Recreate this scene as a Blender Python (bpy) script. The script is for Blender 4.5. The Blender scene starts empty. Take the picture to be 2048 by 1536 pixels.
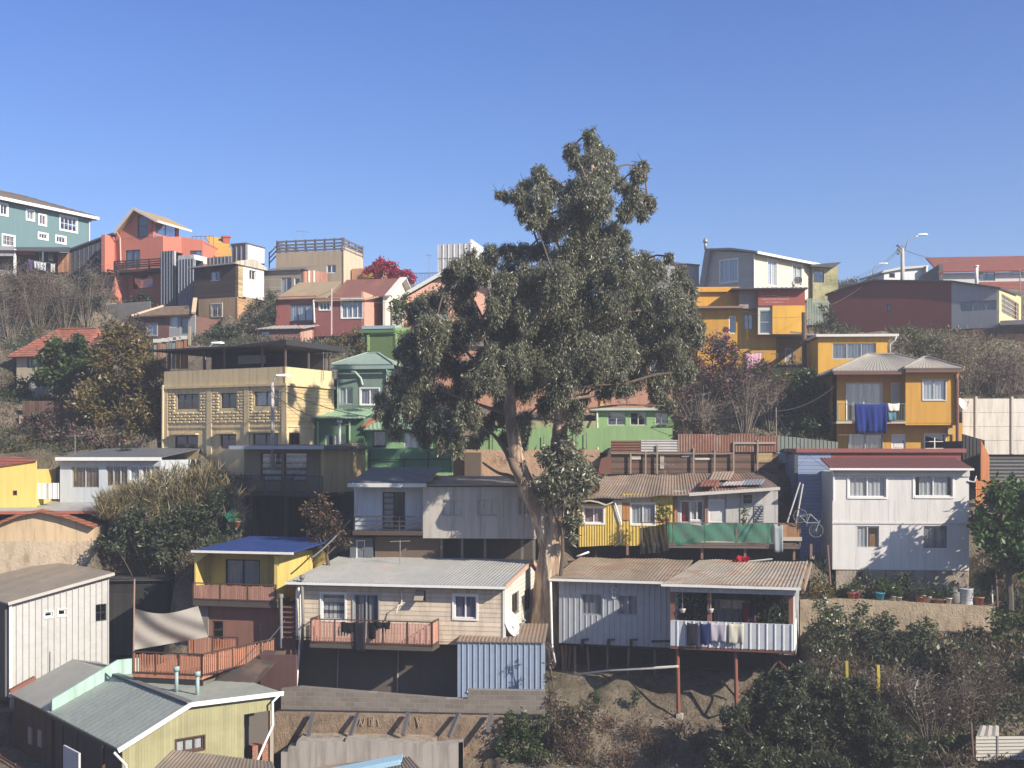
import bpy, math, random
import numpy as np
from mathutils import Vector, Matrix
R = math.radians
F, CX, HY, CZ = 2400.0, 1024.0, 900.0, 20.0   # focal length and horizon in photo pixels, eye height
rng = random.Random(7); nr = np.random.default_rng(7)
S = bpy.context.scene; COL = S.collection
FOOT = []                                         # house footprints that are dug into the hill

# ------------------------------------------------------------------ camera
cam = bpy.data.cameras.new('camera'); co = bpy.data.objects.new('camera', cam); COL.objects.link(co)
co.location = (0, 0, CZ); co.rotation_euler = (R(90), 0, 0)
cam.sensor_width = 36; cam.lens = F / 2048 * 36; cam.shift_y = (HY - 768) / 2048
cam.clip_start = .5; cam.clip_end = 6000
S.camera = co

def wp(px, py, Y): return Vector(((px - CX) / F * Y, Y, CZ + (HY - py) / F * Y))

# ------------------------------------------------------------------ materials
MATS = {}
class NT:
    def __init__(s, name):
        s.m = bpy.data.materials.new(name); s.m.use_nodes = True; s.t = s.m.node_tree
        s.t.nodes.clear(); s.out = s.n('OutputMaterial')
    def n(s, ty, ins=None, **kw):
        x = s.t.nodes.new('ShaderNode' + ty)
        for k, v in kw.items(): setattr(x, k, v)
        for k, v in (ins or {}).items(): s.set(x, k, v)
        return x
    def set(s, x, k, v):
        i = x.inputs[k]
        if isinstance(v, bpy.types.NodeSocket): s.t.links.new(v, i)
        elif isinstance(v, bpy.types.Node): s.t.links.new(v.outputs[0], i)
        else:
            if isinstance(v, tuple) and len(v) == 3 and i.type == 'RGBA': v = (*v, 1)
            i.default_value = v
    def math(s, op, a, b=0.0, c=0.0):
        x = s.n('Math', operation=op); s.set(x, 0, a); s.set(x, 1, b)
        if op in ('MULTIPLY_ADD', 'SMOOTH_MIN', 'COMPARE'): s.set(x, 2, c)
        return x.outputs[0]
    def mix(s, f, a, b, bt='MIX'):
        x = s.n('Mix', data_type='RGBA', blend_type=bt)
        s.set(x, 0, f); s.set(x, 6, a); s.set(x, 7, b); return x.outputs[2]
    def ramp(s, f, a, b):
        x = s.n('MapRange'); s.set(x, 0, f); s.set(x, 1, a); s.set(x, 2, b); return x.outputs[0]
    def noise(s, vec, scale, detail=4, rough=.6, mp=None):
        if mp: vec = s.n('Mapping', {'Vector': vec, 'Scale': mp}).outputs[0]
        x = s.n('TexNoise', {'Vector': vec, 'Scale': scale, 'Detail': detail, 'Roughness': rough}); return x.outputs[0]
    def pos(s): return s.n('NewGeometry').outputs['Position']
    def obj(s): return s.n('TexCoord').outputs['Object']
    def xyz(s, v): return s.n('SeparateXYZ', {0: v}).outputs
    def fin(s, col, rough=.8, metal=0., bump=None, bs=.3, bd=.02, spec=.35):
        p = s.n('BsdfPrincipled'); s.set(p, 'Base Color', col); s.set(p, 'Roughness', rough); s.set(p, 'Metallic', metal)
        s.set(p, 'Specular IOR Level', spec)
        if bump is not None: s.set(p, 'Normal', s.n('Bump', {'Height': bump, 'Strength': bs, 'Distance': bd}))
        s.t.links.new(p.outputs[0], s.out.inputs[0]); return s.m

def c3(c, k=1.): return tuple(x * k for x in c)
def cached(fn):
    def g(*a, **k):
        key = fn.__name__ + repr(a) + repr(sorted(k.items()))
        if key not in MATS: MATS[key] = fn(*a, **k)
        return MATS[key]
    return g

@cached
def paint(col, var=.25, dirt=.35, rough=.85, dcol=(.10, .08, .06), sc=1.):
    t = NT('painted_plaster'); P = t.pos()
    a = t.noise(P, .45 * sc, 6); b = t.noise(P, 1.1 * sc, 5, .65, (3.5, 3.5, .3)); c = t.noise(P, 9 * sc, 4)
    k = t.math('ADD', 1 - var, t.math('MULTIPLY', a, 2 * var))
    x = t.mix(1., col, t.n('CombineColor', {0: k, 1: k, 2: k}).outputs[0], 'MULTIPLY')
    x = t.mix(t.math('MULTIPLY', t.ramp(b, .45, .74), min(.9, dirt * 1.35)), x, dcol)
    x = t.mix(t.math('MULTIPLY', t.ramp(c, .6, .75), dirt * .35), x, c3(col, .6))
    return t.fin(x, rough, bump=c, bs=.25, bd=.02)

@cached
def flat(col, rough=.6, metal=0., var=.12):
    t = NT('plain_surface'); a = t.noise(t.pos(), 3., 5)
    k = t.math('ADD', 1 - var, t.math('MULTIPLY', a, 2 * var))
    return t.fin(t.mix(1., col, t.n('CombineColor', {0: k, 1: k, 2: k}).outputs[0], 'MULTIPLY'), rough, metal)

@cached
def siding(col, pitch=.17, dirt=.45, var=.15, gap=.35):
    t = NT('lap_siding'); P = t.pos(); z = t.xyz(P)[2]
    w = t.math('FRACT', t.math('DIVIDE', z, pitch)); row = t.math('FLOOR', t.math('DIVIDE', z, pitch))
    wn = t.n('TexWhiteNoise', {1: row}, noise_dimensions='1D').outputs[0]
    b = t.noise(P, 1.3, 5, .65, (2.5, 2.5, .5)); a = t.noise(P, 6., 4, .6, (.5, .5, 4))
    k = t.math('ADD', 1 - var, t.math('ADD', t.math('MULTIPLY', wn, var), t.math('MULTIPLY', a, var)))
    x = t.mix(1., col, t.n('CombineColor', {0: k, 1: k, 2: k}).outputs[0], 'MULTIPLY')
    x = t.mix(t.math('MULTIPLY', t.ramp(b, .45, .75), dirt), x, (.16, .12, .09))
    x = t.mix(t.math('MULTIPLY', t.math('GREATER_THAN', w, .84), gap), x, (.04, .035, .03))
    return t.fin(x, .7, bump=t.math('SUBTRACT', 1., w), bs=.8, bd=.03)

@cached
def planks(col, pitch=.16, axis='z', var=.5, gap=.7, rough=.9):
    t = NT('wood_planks'); P = t.obj(); s = t.xyz(P)
    q = s[2] if axis == 'z' else (s[0] if axis == 'x' else t.math('ADD', s[0], s[1]))
    d = t.math('DIVIDE', q, pitch); w = t.math('FRACT', d); row = t.math('FLOOR', d)
    wn = t.n('TexWhiteNoise', {1: row}, noise_dimensions='1D').outputs[0]
    g = t.noise(P, 2.5, 6, .7, (1, 1, 7) if axis == 'z' else (7, 7, .8)); big = t.noise(P, .9, 4)
    k = t.math('ADD', 1 - var, t.math('ADD', t.math('MULTIPLY', wn, var), t.math('MULTIPLY', g, var)))
    x = t.mix(1., col, t.n('CombineColor', {0: k, 1: k, 2: k}).outputs[0], 'MULTIPLY')
    x = t.mix(t.math('MULTIPLY', t.ramp(big, .45, .7), .4), x, c3(col, .5))
    x = t.mix(t.math('MULTIPLY', t.math('GREATER_THAN', w, .9), gap), x, (.012, .011, .01))
    return t.fin(x, rough, bump=g, bs=.5, bd=.02)

@cached
def tin(col, rust=.3, rcol=(.17, .075, .04), sheet=.85, var=.2, rough=.55, metal=.15, ax=0, streak=.3):
    t = NT('corrugated_tin'); P = t.pos(); O = t.xyz(t.obj())
    n1 = t.noise(P, .8, 8, .68); n2 = t.noise(P, 3., 6, .7, (1.2, .35, 1)); n3 = t.noise(P, 14, 4)
    sh = t.math('FLOOR', t.math('DIVIDE', O[ax], sheet)); sv = t.math('FLOOR', t.math('DIVIDE', O[1 - ax], 2.3))
    wn = t.n('TexWhiteNoise', {0: t.n('CombineXYZ', {0: sh, 1: sv}).outputs[0]}, noise_dimensions='3D').outputs[0]
    k = t.math('ADD', 1 - var, t.math('ADD', t.math('MULTIPLY', wn, var), t.math('MULTIPLY', n3, var)))
    x = t.mix(1., col, t.n('CombineColor', {0: k, 1: k, 2: k}).outputs[0], 'MULTIPLY')
    x = t.mix(t.math('MULTIPLY', t.ramp(n2, .45, .8), streak), x, c3(rcol, .8))
    th = t.math('SUBTRACT', t.math('ADD', n1, t.math('MULTIPLY', wn, .22)), .75 - .4 * rust)
    r = t.ramp(th, 0., .12)
    x = t.mix(t.math('MULTIPLY', r, min(1., .35 + rust)), x, t.mix(n2, rcol, c3(rcol, 1.9)))
    return t.fin(x, t.math('ADD', rough, t.math('MULTIPLY', r, .3)), t.math('MULTIPLY', t.math('SUBTRACT', 1., r), metal), bump=n3, bs=.15, bd=.02)

@cached
def blocks(c1, c2, mortar=(.2, .18, .16), bw=.4, bh=.2, ms=.012, dirt=.4):
    t = NT('masonry_blocks'); P = t.obj(); s = t.xyz(P)
    v = t.n('CombineXYZ', {0: t.math('ADD', s[0], s[1]), 1: s[2], 2: 0.}).outputs[0]
    b = t.n('TexBrick', {'Vector': v, 'Color1': c1, 'Color2': c2, 'Mortar': mortar, 'Scale': 1., 'Mortar Size': ms, 'Brick Width': bw, 'Row Height': bh, 'Bias': 0.})
    n = t.noise(t.pos(), .9, 7, .65); f = t.noise(t.pos(), 8., 5)
    x = t.mix(t.math('MULTIPLY', t.ramp(n, .42, .72), dirt), b.outputs[0], (.1, .075, .055))
    x = t.mix(t.math('MULTIPLY', f, .35), x, c3(c1, .55))
    return t.fin(x, .95, bump=t.math('SUBTRACT', t.math('MULTIPLY', f, .6), b.outputs[1]), bs=.6, bd=.03)

@cached
def tiles(col, pitch=.33, var=.5):
    t = NT('roof_tiles'); P = t.pos(); s = t.xyz(t.obj()); z = t.xyz(P)[2]
    w = t.math('FRACT', t.math('DIVIDE', z, pitch * .42)); row = t.math('FLOOR', t.math('DIVIDE', z, pitch * .42))
    cx = t.math('FLOOR', t.math('DIVIDE', t.math('ADD', s[0], s[1]), .28))
    wn = t.n('TexWhiteNoise', {0: t.n('CombineXYZ', {0: cx, 1: row}).outputs[0]}).outputs[0]
    n = t.noise(P, 1.1, 6, .65)
    k = t.math('ADD', 1 - var * .6, t.math('MULTIPLY', wn, var))
    x = t.mix(1., col, t.n('CombineColor', {0: k, 1: k, 2: k}).outputs[0], 'MULTIPLY')
    x = t.mix(t.math('MULTIPLY', t.ramp(n, .5, .7), .5), x, (.12, .09, .06))
    x = t.mix(t.math('MULTIPLY', t.math('GREATER_THAN', w, .72), .6), x, (.03, .02, .018))
    return t.fin(x, .9, bump=t.math('SUBTRACT', 1., w), bs=.7, bd=.05)

@cached
def rough_stone(c1, c2, sc=1., dark=(.07, .055, .04)):
    t = NT('weathered_stone'); P = t.pos()
    a = t.noise(P, .7 * sc, 9, .7); b = t.noise(P, 2.6 * sc, 7, .7, (1, 1, .45)); c = t.noise(P, 11 * sc, 6)
    x = t.mix(t.ramp(a, .35, .65), c1, c2); x = t.mix(t.math('MULTIPLY', t.ramp(b, .5, .68), .7), x, dark)
    return t.fin(x, .95, bump=t.math('ADD', t.math('MULTIPLY', b, 1.2), c), bs=.8, bd=.06)

@cached
def bark():
    t = NT('eucalyptus_bark'); P = t.pos()
    v = t.noise(P, 1., 7, .65, (2.6, 2.6, .33)); w = t.noise(P, 1., 6, .6, (5, 5, .5)); b = t.noise(P, .55, 5)
    x = t.mix(t.ramp(v, .42, .56), (.50, .39, .27), (.21, .14, .095))
    x = t.mix(t.math('MULTIPLY', t.ramp(w, .55, .66), .7), x, (.60, .52, .40))
    x = t.mix(t.math('MULTIPLY', t.ramp(b, .55, .7), .6), x, (.23, .17, .13))
    return t.fin(x, .85, bump=t.math('ADD', v, w), bs=.9, bd=.08)

@cached
def leaf(c1, c2, c3_=None, gloss=.45, trans=.25, spec=.4, rare=.93):
    t = NT('leaves'); r = t.n('NewGeometry').outputs['Random Per Island']; n = t.noise(t.pos(), .5, 4)
    f = t.math('ADD', t.math('MULTIPLY', r, .65), t.math('MULTIPLY', t.ramp(n, .3, .7), .35))
    x = t.mix(f, c1, c2)
    if c3_: x = t.mix(t.math('GREATER_THAN', r, rare), x, c3_)
    p = t.n('BsdfPrincipled'); t.set(p, 'Base Color', x); t.set(p, 'Roughness', gloss); t.set(p, 'Specular IOR Level', spec)
    tr = t.n('BsdfTranslucent'); t.set(tr, 'Color', x)
    m = t.n('MixShader', {0: trans, 1: p.outputs[0], 2: tr.outputs[0]})
    t.t.links.new(m.outputs[0], t.out.inputs[0]); return t.m

@cached
def glass(tint=.5):
    t = NT('window_glass'); bf = t.n('NewGeometry').outputs['Backfacing']; fr = t.n('Fresnel', {'IOR': t.math('SUBTRACT', 1.5, t.math('MULTIPLY', bf, .8333))})
    tr = t.n('BsdfTransparent', {0: (tint, tint * 1.02, tint * 1.04)}); g = t.n('BsdfGlossy', {0: (.9, .92, .95), 'Roughness': .03})
    m = t.n('MixShader', {0: t.math('ADD', fr.outputs[0], .06), 1: tr.outputs[0], 2: g.outputs[0]})
    t.t.links.new(m.outputs[0], t.out.inputs[0]); return t.m

@cached
def cloth(col, stripe=None, sp=.25, axis=0, soft=.5):
    t = NT('woven_cloth'); P = t.pos(); x = col
    if stripe:
        q = t.xyz(t.obj())[axis] if axis < 2 else t.xyz(P)[2]
        x = t.mix(t.math('GREATER_THAN', t.math('FRACT', t.math('DIVIDE', q, sp)), soft), col, stripe)
    n = t.noise(P, 3., 4); x = t.mix(t.math('MULTIPLY', n, .35), x, c3(col, .6))
    return t.fin(x, .95, spec=.1)

@cached
def net(col, dens=.75):
    t = NT('shade_net'); n = t.noise(t.pos(), 2.2, 4)
    d = t.n('BsdfDiffuse', {0: t.mix(n, col, c3(col, 1.6))}); tl = t.n('BsdfTranslucent', {0: col}); tr = t.n('BsdfTransparent', {0: (1, 1, 1, 1)})
    a = t.n('MixShader', {0: .35, 1: d.outputs[0], 2: tl.outputs[0]})
    m = t.n('MixShader', {0: t.math('ADD', dens - .15, t.math('MULTIPLY', n, .3)), 1: tr.outputs[0], 2: a.outputs[0]})
    t.t.links.new(m.outputs[0], t.out.inputs[0]); return t.m

@cached
def soil():
    t = NT('hillside_soil'); P = t.pos()
    a = t.noise(P, .25, 9, .68); b = t.noise(P, 1.4, 8, .7); c = t.noise(P, 7, 7, .7); d = t.noise(P, .12, 5)
    x = t.mix(t.ramp(a, .35, .65), (.185, .15, .11), (.34, .28, .205))
    x = t.mix(t.math('MULTIPLY', t.ramp(b, .5, .68), .75), x, (.065, .048, .032))
    x = t.mix(t.math('MULTIPLY', t.ramp(d, .5, .62), .5), x, (.075, .075, .035))
    x = t.mix(t.math('MULTIPLY', t.ramp(c, .58, .72), .5), x, (.38, .32, .24))
    return t.fin(x, 1., bump=t.math('ADD', t.math('MULTIPLY', b, 3.5), t.math('MULTIPLY', c, 1.6)), bs=1., bd=.2)

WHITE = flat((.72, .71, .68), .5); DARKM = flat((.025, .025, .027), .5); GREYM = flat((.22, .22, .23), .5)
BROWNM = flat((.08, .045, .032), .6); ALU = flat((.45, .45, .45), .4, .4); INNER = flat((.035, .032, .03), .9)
CUR = dict(white=cloth((.78, .77, .74)), grey=cloth((.34, .34, .36), (.52, .52, .54), .35), brown=cloth((.2, .14, .09), (.30, .22, .15), .3),
           blind=cloth((.78, .78, .75), (.12, .12, .13), .34, 2, .55), pale=cloth((.58, .60, .62)), pink=cloth((.5, .33, .36)), red=cloth((.32, .03, .06)),
           stripe=cloth((.12, .11, .12), (.5, .49, .48), .45, 0, .5), bd=cloth((.62, .62, .57), (.3, .3, .29), .3, 2, .6), lilac=cloth((.33, .28, .38), (.22, .19, .27), .22))

# ------------------------------------------------------------------ mesh builder
class MB:
    def __init__(s, M=None): s.v = []; s.f = []; s.M = M
    def add(s, vs, fs):
        b = len(s.v)
        for v in vs:
            v = Vector(v); s.v.append(tuple(s.M @ v) if s.M else tuple(v))
        s.f += [tuple(b + i for i in f) for f in fs]; return s
    def quad(s, a, b, c, d): return s.add([a, b, c, d], [(0, 1, 2, 3)])
    def box(s, x0, x1, y0, y1, z0, z1):
        x0, x1 = sorted((x0, x1)); y0, y1 = sorted((y0, y1)); z0, z1 = sorted((z0, z1))
        return s.add([(x0, y0, z0), (x1, y0, z0), (x1, y1, z0), (x0, y1, z0), (x0, y0, z1), (x1, y0, z1), (x1, y1, z1), (x0, y1, z1)],
                     [(0, 3, 2, 1), (4, 5, 6, 7), (0, 1, 5, 4), (1, 2, 6, 5), (2, 3, 7, 6), (3, 0, 4, 7)])
    def beam(s, a, b, w, h=None):
        a, b = Vector(a), Vector(b); d = (b - a).normalized(); h = h or w
        r = d.cross(Vector((0, 0, 1)))
        if r.length < 1e-4: r = Vector((1, 0, 0))
        r.normalize(); u = r.cross(d)
        p = []
        for q in (a, b):
            for i, j in ((-1, -1), (1, -1), (1, 1), (-1, 1)): p.append(q + r * (i * w / 2) + u * (j * h / 2))
        return s.add(p, [(0, 1, 2, 3), (7, 6, 5, 4), (0, 4, 5, 1), (1, 5, 6, 2), (2, 6, 7, 3), (3, 7, 4, 0)])
    def tube(s, pts, r, n=8):
        pts = [Vector(p) for p in pts]; m = len(pts)
        rs = r if isinstance(r, (list, tuple)) else [r] * m
        vs, fs = [], []
        for i, p in enumerate(pts):
            d = (pts[min(i + 1, m - 1)] - pts[max(i - 1, 0)]).normalized()
            a = d.cross(Vector((0, 1, .13)) if abs(d.y) < .9 else Vector((1, 0, 0))).normalized(); b = d.cross(a)
            for k in range(n):
                t = 2 * math.pi * k / n; vs.append(p + (a * math.cos(t) + b * math.sin(t)) * rs[i])
        for i in range(m - 1):
            for k in range(n):
                k2 = (k + 1) % n; fs.append((i * n + k, i * n + k2, (i + 1) * n + k2, (i + 1) * n + k))
        fs += [tuple(range(n))[::-1], tuple((m - 1) * n + k for k in range(n))]
        return s.add(vs, fs)
    def lathe(s, c, prof, n=14):
        vs = []; fs = []; m = len(prof)
        for r, z in prof:
            for k in range(n):
                t = 2 * math.pi * k / n; vs.append((c[0] + r * math.cos(t), c[1] + r * math.sin(t), c[2] + z))
        for i in range(m - 1):
            for k in range(n):
                k2 = (k + 1) % n; fs.append((i * n + k, i * n + k2, (i + 1) * n + k2, (i + 1) * n + k))
        fs += [tuple(range(n))[::-1], tuple((m - 1) * n + k for k in range(n))]
        return s.add(vs, fs)
    def prism(s, poly, vec):
        n = len(poly); v = Vector(vec); p = [Vector(q) for q in poly]
        return s.add(p + [q + v for q in p], [tuple(range(n)), tuple(range(2 * n - 1, n - 1, -1))] + [(i, i + n, (i + 1) % n + n, (i + 1) % n) for i in range(n)])
    def build(s, name, mat, parent=None, smooth=False):
        me = bpy.data.meshes.new(name); me.from_pydata(s.v, [], s.f); me.materials.append(mat)
        if smooth: me.polygons.foreach_set('use_smooth', [True] * len(me.polygons))
        o = bpy.data.objects.new(name, me); COL.objects.link(o)
        if parent: o.parent = parent
        return o

def tag(o, label, cat=None, group=None, kind=None):
    if label: o['label'] = label
    if cat: o['category'] = cat
    if group: o['group'] = group
    if kind: o['kind'] = kind
    return o
def empty(name, label, cat, loc, rz=0, group=None):
    o = bpy.data.objects.new(name, None); COL.objects.link(o); o.location = loc; o.rotation_euler = (0, 0, rz)
    o.empty_display_size = .3
    return tag(o, label, cat, group)

# ------------------------------------------------------------------ wall frames: u along the wall, y into the house, z up
class Frame:
    def __init__(s, root, ox, oy, yaw, zb, M):
        s.root, s.ox, s.oy, s.yaw, s.zb, s.M = root, ox, oy, yaw, zb, M
        s.c, s.s = math.cos(R(yaw)), math.sin(R(yaw))
    def loc(s, px, py, y=0.):
        dx = (px - CX) / F; ox = s.ox - y * s.s; oy = s.oy + y * s.c
        u = (dx * oy - ox) / (s.c - dx * s.s); Y = oy + u * s.s
        return u, CZ + (HY - py) / F * Y - s.zb
    def u(s, px, y=0.): return s.loc(px, 900, y)[0]
    def zat(s, u, y, py):
        Y = s.oy + u * s.s + y * s.c; return CZ + (HY - py) / F * Y - s.zb
    def world(s, u, y, z): return Vector((s.ox + u * s.c - y * s.s, s.oy + u * s.s + y * s.c, z + s.zb))
    def p3(s, px, py, y=0.):
        u, z = s.loc(px, py, y); return (u, y, z)
    def mb(s): return MB(s.M)
    def right(s, px, y=0.):
        u = s.u(px, y); return s.turn(u, y, 90)
    def turn(s, u, y, a):
        w = s.world(u, y, 0)
        return Frame(s.root, w.x, w.y, s.yaw + a, s.zb, s.M @ Matrix.Translation((u, y, 0)) @ Matrix.Rotation(R(a), 4, 'Z'))
    def at(s, y): return s.turn(0, y, 0)
    # ---- a wall with real openings
    def wall(s, x0, x1, top, bot, mat, wins=(), corr=None, name='wall', th=.16, ret=True):
        if isinstance(top, (int, float)): top = [((x0 + x1) / 2, top)]
        if isinstance(bot, (int, float)): bot = [((x0 + x1) / 2, bot)]
        T = sorted(s.loc(*p) for p in top); B = sorted(s.loc(*p) for p in bot)
        u0, u1 = s.u(x0), s.u(x1)
        zt = lambda u: float(np.interp(u, [p[0] for p in T], [p[1] for p in T])); zb = lambda u: float(np.interp(u, [p[0] for p in B], [p[1] for p in B]))
        H = []
        for w in wins:
            a, ym, b, yn = w[:4]; o = w[4] if len(w) > 4 else {}
            xm = (a + b) / 2; H.append((s.u(a), s.u(b), s.loc(xm, yn)[1], s.loc(xm, ym)[1], o))
        E = {u0, u1}
        for h in H: E |= {h[0], h[1]}
        for q in T + B:
            if u0 < q[0] < u1: E.add(q[0])
        prof = [(0, 0.), (1, 0.)]; pit = 1e9
        if corr:
            pit, amp, kind = corr
            prof = {'sin': [(0, 0), (.25, -.5), (.5, -1), (.75, -.5), (1, 0)], 'rib': [(0, 0), (.72, 0), (.8, -1), (.92, -1), (1, 0)]}[kind]
            prof = [(a, b * amp) for a, b in prof]
            k = math.floor(u0 / pit)
            while k * pit < u1:
                for a, _ in prof[:-1]:
                    q = (k + a) * pit
                    if u0 < q < u1: E.add(q)
                k += 1
        E = sorted(E); E = [e for i, e in enumerate(E) if i == 0 or e - E[i - 1] > 1e-4]
        py = [a for a, _ in prof]; pv = [b for _, b in prof]
        yo = lambda u: float(np.interp((u / pit) % 1., py, pv)) if corr else 0.
        m = s.mb()
        for a, b in zip(E[:-1], E[1:]):
            mid = (a + b) / 2; za = [zb(a), zb(b)]; ya, yb = yo(a), yo(b)
            for h in sorted([h for h in H if h[0] < mid < h[1]], key=lambda h: h[2]):
                m.quad((a, ya, za[0]), (b, yb, za[1]), (b, yb, h[2]), (a, ya, h[2])); za = [h[3], h[3]]
            m.quad((a, ya, za[0]), (b, yb, za[1]), (b, yb, zt(b)), (a, ya, zt(a)))
            if ret: m.quad((a, ya, zt(a)), (b, yb, zt(b)), (b, th, zt(b)), (a, th, zt(a))); m.quad((a, th, zb(a)), (b, th, zb(b)), (b, yb, zb(b)), (a, ya, zb(a)))
        if ret:
            m.quad((u0, th, zb(u0)), (u0, yo(u0), zb(u0)), (u0, yo(u0), zt(u0)), (u0, th, zt(u0)))
            m.quad((u1, yo(u1), zb(u1)), (u1, th, zb(u1)), (u1, th, zt(u1)), (u1, yo(u1), zt(u1)))
        for a, b, c, d, o in H:
            m.quad((a, 0, c), (a, th, c), (a, th, d), (a, 0, d)); m.quad((b, th, c), (b, 0, c), (b, 0, d), (b, th, d))
            m.quad((a, 0, d), (a, th, d), (b, th, d), (b, 0, d)); m.quad((a, th, c), (a, 0, c), (b, 0, c), (b, th, c))
        ob = m.build(name, mat, s.root)
        for h in H:
            if h[4] is not None: s.window(*h)
        return ob
    def window(s, a, b, c, d, o):
        nv, nh = o.get('nv', 2), o.get('nh', 1); fc = o.get('fc', WHITE); fw = o.get('fw', .055); tr = o.get('tr', 0)
        nm = 'door' if o.get('door') else 'window'
        if o.get('door') == 'solid':
            m = s.mb(); m.box(a + .02, b - .02, .07, .11, c + .01, d - .02)
            for i in range(2): m.box(a + .14, b - .14, .055, .072, c + .15 + i * (d - c) * .5, c + (d - c) * .42 + i * (d - c) * .5)
            w = m.build(nm, o.get('mat', WHITE), s.root)
            h = s.mb(); h.box(b - .14, b - .09, .03, .07, (c + d) / 2 - .02, (c + d) / 2 + .1); h.build('handle', GREYM, w)
        else:
            w = s.mb().box(a + .01, b - .01, .085, .095, c + .01, d - .01).build(nm, glass(min(.93, o.get('tint', .55) + .33)), s.root)
        m = s.mb(); e = .003
        m.box(a + e, a + fw, .04, .13, c + e, d - e); m.box(b - fw, b - e, .04, .13, c + e, d - e)
        m.box(a + fw, b - fw, .042, .128, c + e, c + fw); m.box(a + fw, b - fw, .042, .128, d - fw, d - e)
        if o.get('door') != 'solid':
            for i in range(1, nv):
                x = a + (b - a) * i / nv; m.box(x - fw * .5, x + fw * .5, .05, .12, c + fw, d - fw)
            for i in range(1, nh):
                z = c + (d - c) * i / nh; m.box(a + fw, b - fw, .055, .115, z - fw * .35, z + fw * .35)
        if tr:
            m.box(a - tr, a, -.035, .03, c - tr, d + tr); m.box(b, b + tr, -.035, .03, c - tr, d + tr)
            m.box(a, b, -.033, .028, d, d + tr); m.box(a, b, -.05, .028, c - tr, c)
        m.build('frame', fc, w)
        if o.get('cur'):
            for k, (f0, f1) in enumerate(o.get('cs', [(0, .5), (.5, 1)])):
                z1 = d - .03; z0 = c + .03 + (d - c) * o.get('cz', 0)
                m = s.mb(); n = max(6, int((b - a) * (f1 - f0) / .06)); q = []
                for i in range(n + 1):
                    x = a + (b - a) * (f0 + (f1 - f0) * i / n); y = .13 + .016 * math.sin(i * 1.9 + k) + .012 * math.sin(i * .7)
                    q.append((x, y))
                for (xa, yq), (xb, yr) in zip(q[:-1], q[1:]): m.quad((xa, yq, z0), (xb, yr, z0), (xb, yr, z1), (xa, yq, z1))
                m.build('curtain', CUR[o['cur']], w)
        if o.get('grille'):
            m = s.mb()
            for i in range(6): x = a + (b - a) * (i + .5) / 6; m.tube([(x, -.05, c - .03), (x, -.05, d + .03)], .012, 5)
            for z in (c, (c + d) / 2, d): m.tube([(a, -.05, z), (b, -.05, z)], .012, 5)
            m.build('grille', o.get('gm', WHITE), w)
        return w
    # ---- balustrade along a poly-line of (u, y) at height z0..z1
    def railing(s, pts, z0, z1, rails=(0, 1), nb=.14, mats=(BROWNM, None), post=.05, slat=.06, solid=None, name='railing', npost=1.2):
        m = s.mb(); m2 = s.mb()
        for (a, b) in zip(pts[:-1], pts[1:]):
            a, b = Vector((*a, 0)), Vector((*b, 0)); L = (b - a).length; d = (b - a) / L
            for r in rails:
                z = z0 + (z1 - z0) * r; m.beam(a + Vector((0, 0, z)), b + Vector((0, 0, z)), post, post)
            n = max(1, round(L / npost))
            for i in range(n + 1):
                p = a + d * L * i / n; m.beam(p + Vector((0, 0, z0 - .08)), p + Vector((0, 0, z1 + .02)), post * 1.15)
            if nb:
                k = max(2, int(L / nb))
                for i in range(k):
                    p = a + d * (L * (i + .5) / k); m2.add(*_slat(p, d, slat, z0 + .03, z1 - .08 + rng.uniform(-.03, .03)))
        o = m.build(name, mats[0], s.root)
        if m2.v: m2.build('baluster' if slat < .05 else 'slats', mats[1] or mats[0], o)
        return o
    def tube(s, pts, r, mat, name='downpipe', n=7):
        return s.mb().tube([s.p3(*p) for p in pts], r, n).build(name, mat, s.root, True)
    def slab(s, u0, u1, y0, y1, z0, z1, mat, name): return s.mb().box(u0, u1, y0, y1, z0, z1).build(name, mat, s.root)
    def pbox(s, x0, y0, x1, y1, ya, yb, mat, name):
        u0, z1 = s.loc(x0, y0, ya); u1, z0 = s.loc(x1, y1, ya)
        return s.mb().box(u0, u1, ya, yb, z0, z1).build(name, mat, s.root)
    # ---- roofs
    def sheet(s, el, er, rr, rl, mat, corr=None, th=.05, name='roof', nr_=5, wob=0., parent=None):
        el, er, rr, rl = map(Vector, (el, er, rr, rl)); N = (er - el).cross(rl - el).normalized()
        if N.z < 0: N = -N
        L = max((er - el).length, (rr - rl).length); ts = [0., 1.]; off = [0., 0.]
        if corr:
            k = max(2, int(L / corr[0])); ts = []; off = []
            for i in range(k):
                for j in range(4): ts.append((i + j / 4) / k); off.append(corr[1] * .5 * (1 - math.cos(j * math.pi / 2)))
            ts.append(1.); off.append(0.)
        m = s.mb(); vs = []; n = len(ts); ph = [rng.uniform(0, 6) for _ in range(4)]
        for j in range(nr_ + 1):
            v = j / nr_
            for t, o in zip(ts, off):
                p = (el * (1 - t) + er * t) * (1 - v) + (rl * (1 - t) + rr * t) * v
                w = wob * (math.sin(t * 9 + ph[0] + v * 3) + .6 * math.sin(t * 23 + ph[1]) + .5 * math.sin(v * 7 + ph[2])) if wob else 0
                vs.append(p + N * (o + w))
        fs = [(j * n + i, j * n + i + 1, (j + 1) * n + i + 1, (j + 1) * n + i) for j in range(nr_) for i in range(n - 1)]
        b = len(vs); vs += [v - N * th for v in vs[:]]
        fs += [tuple(b + i for i in f[::-1]) for f in fs]
        for i in range(n - 1): fs += [(i, b + i, b + i + 1, i + 1), (nr_ * n + i + 1, b + nr_ * n + i + 1, b + nr_ * n + i, nr_ * n + i)]
        for j in range(nr_): fs += [((j + 1) * n, b + (j + 1) * n, b + j * n, j * n), (j * n + n - 1, b + j * n + n - 1, b + (j + 1) * n + n - 1, (j + 1) * n + n - 1)]
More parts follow.
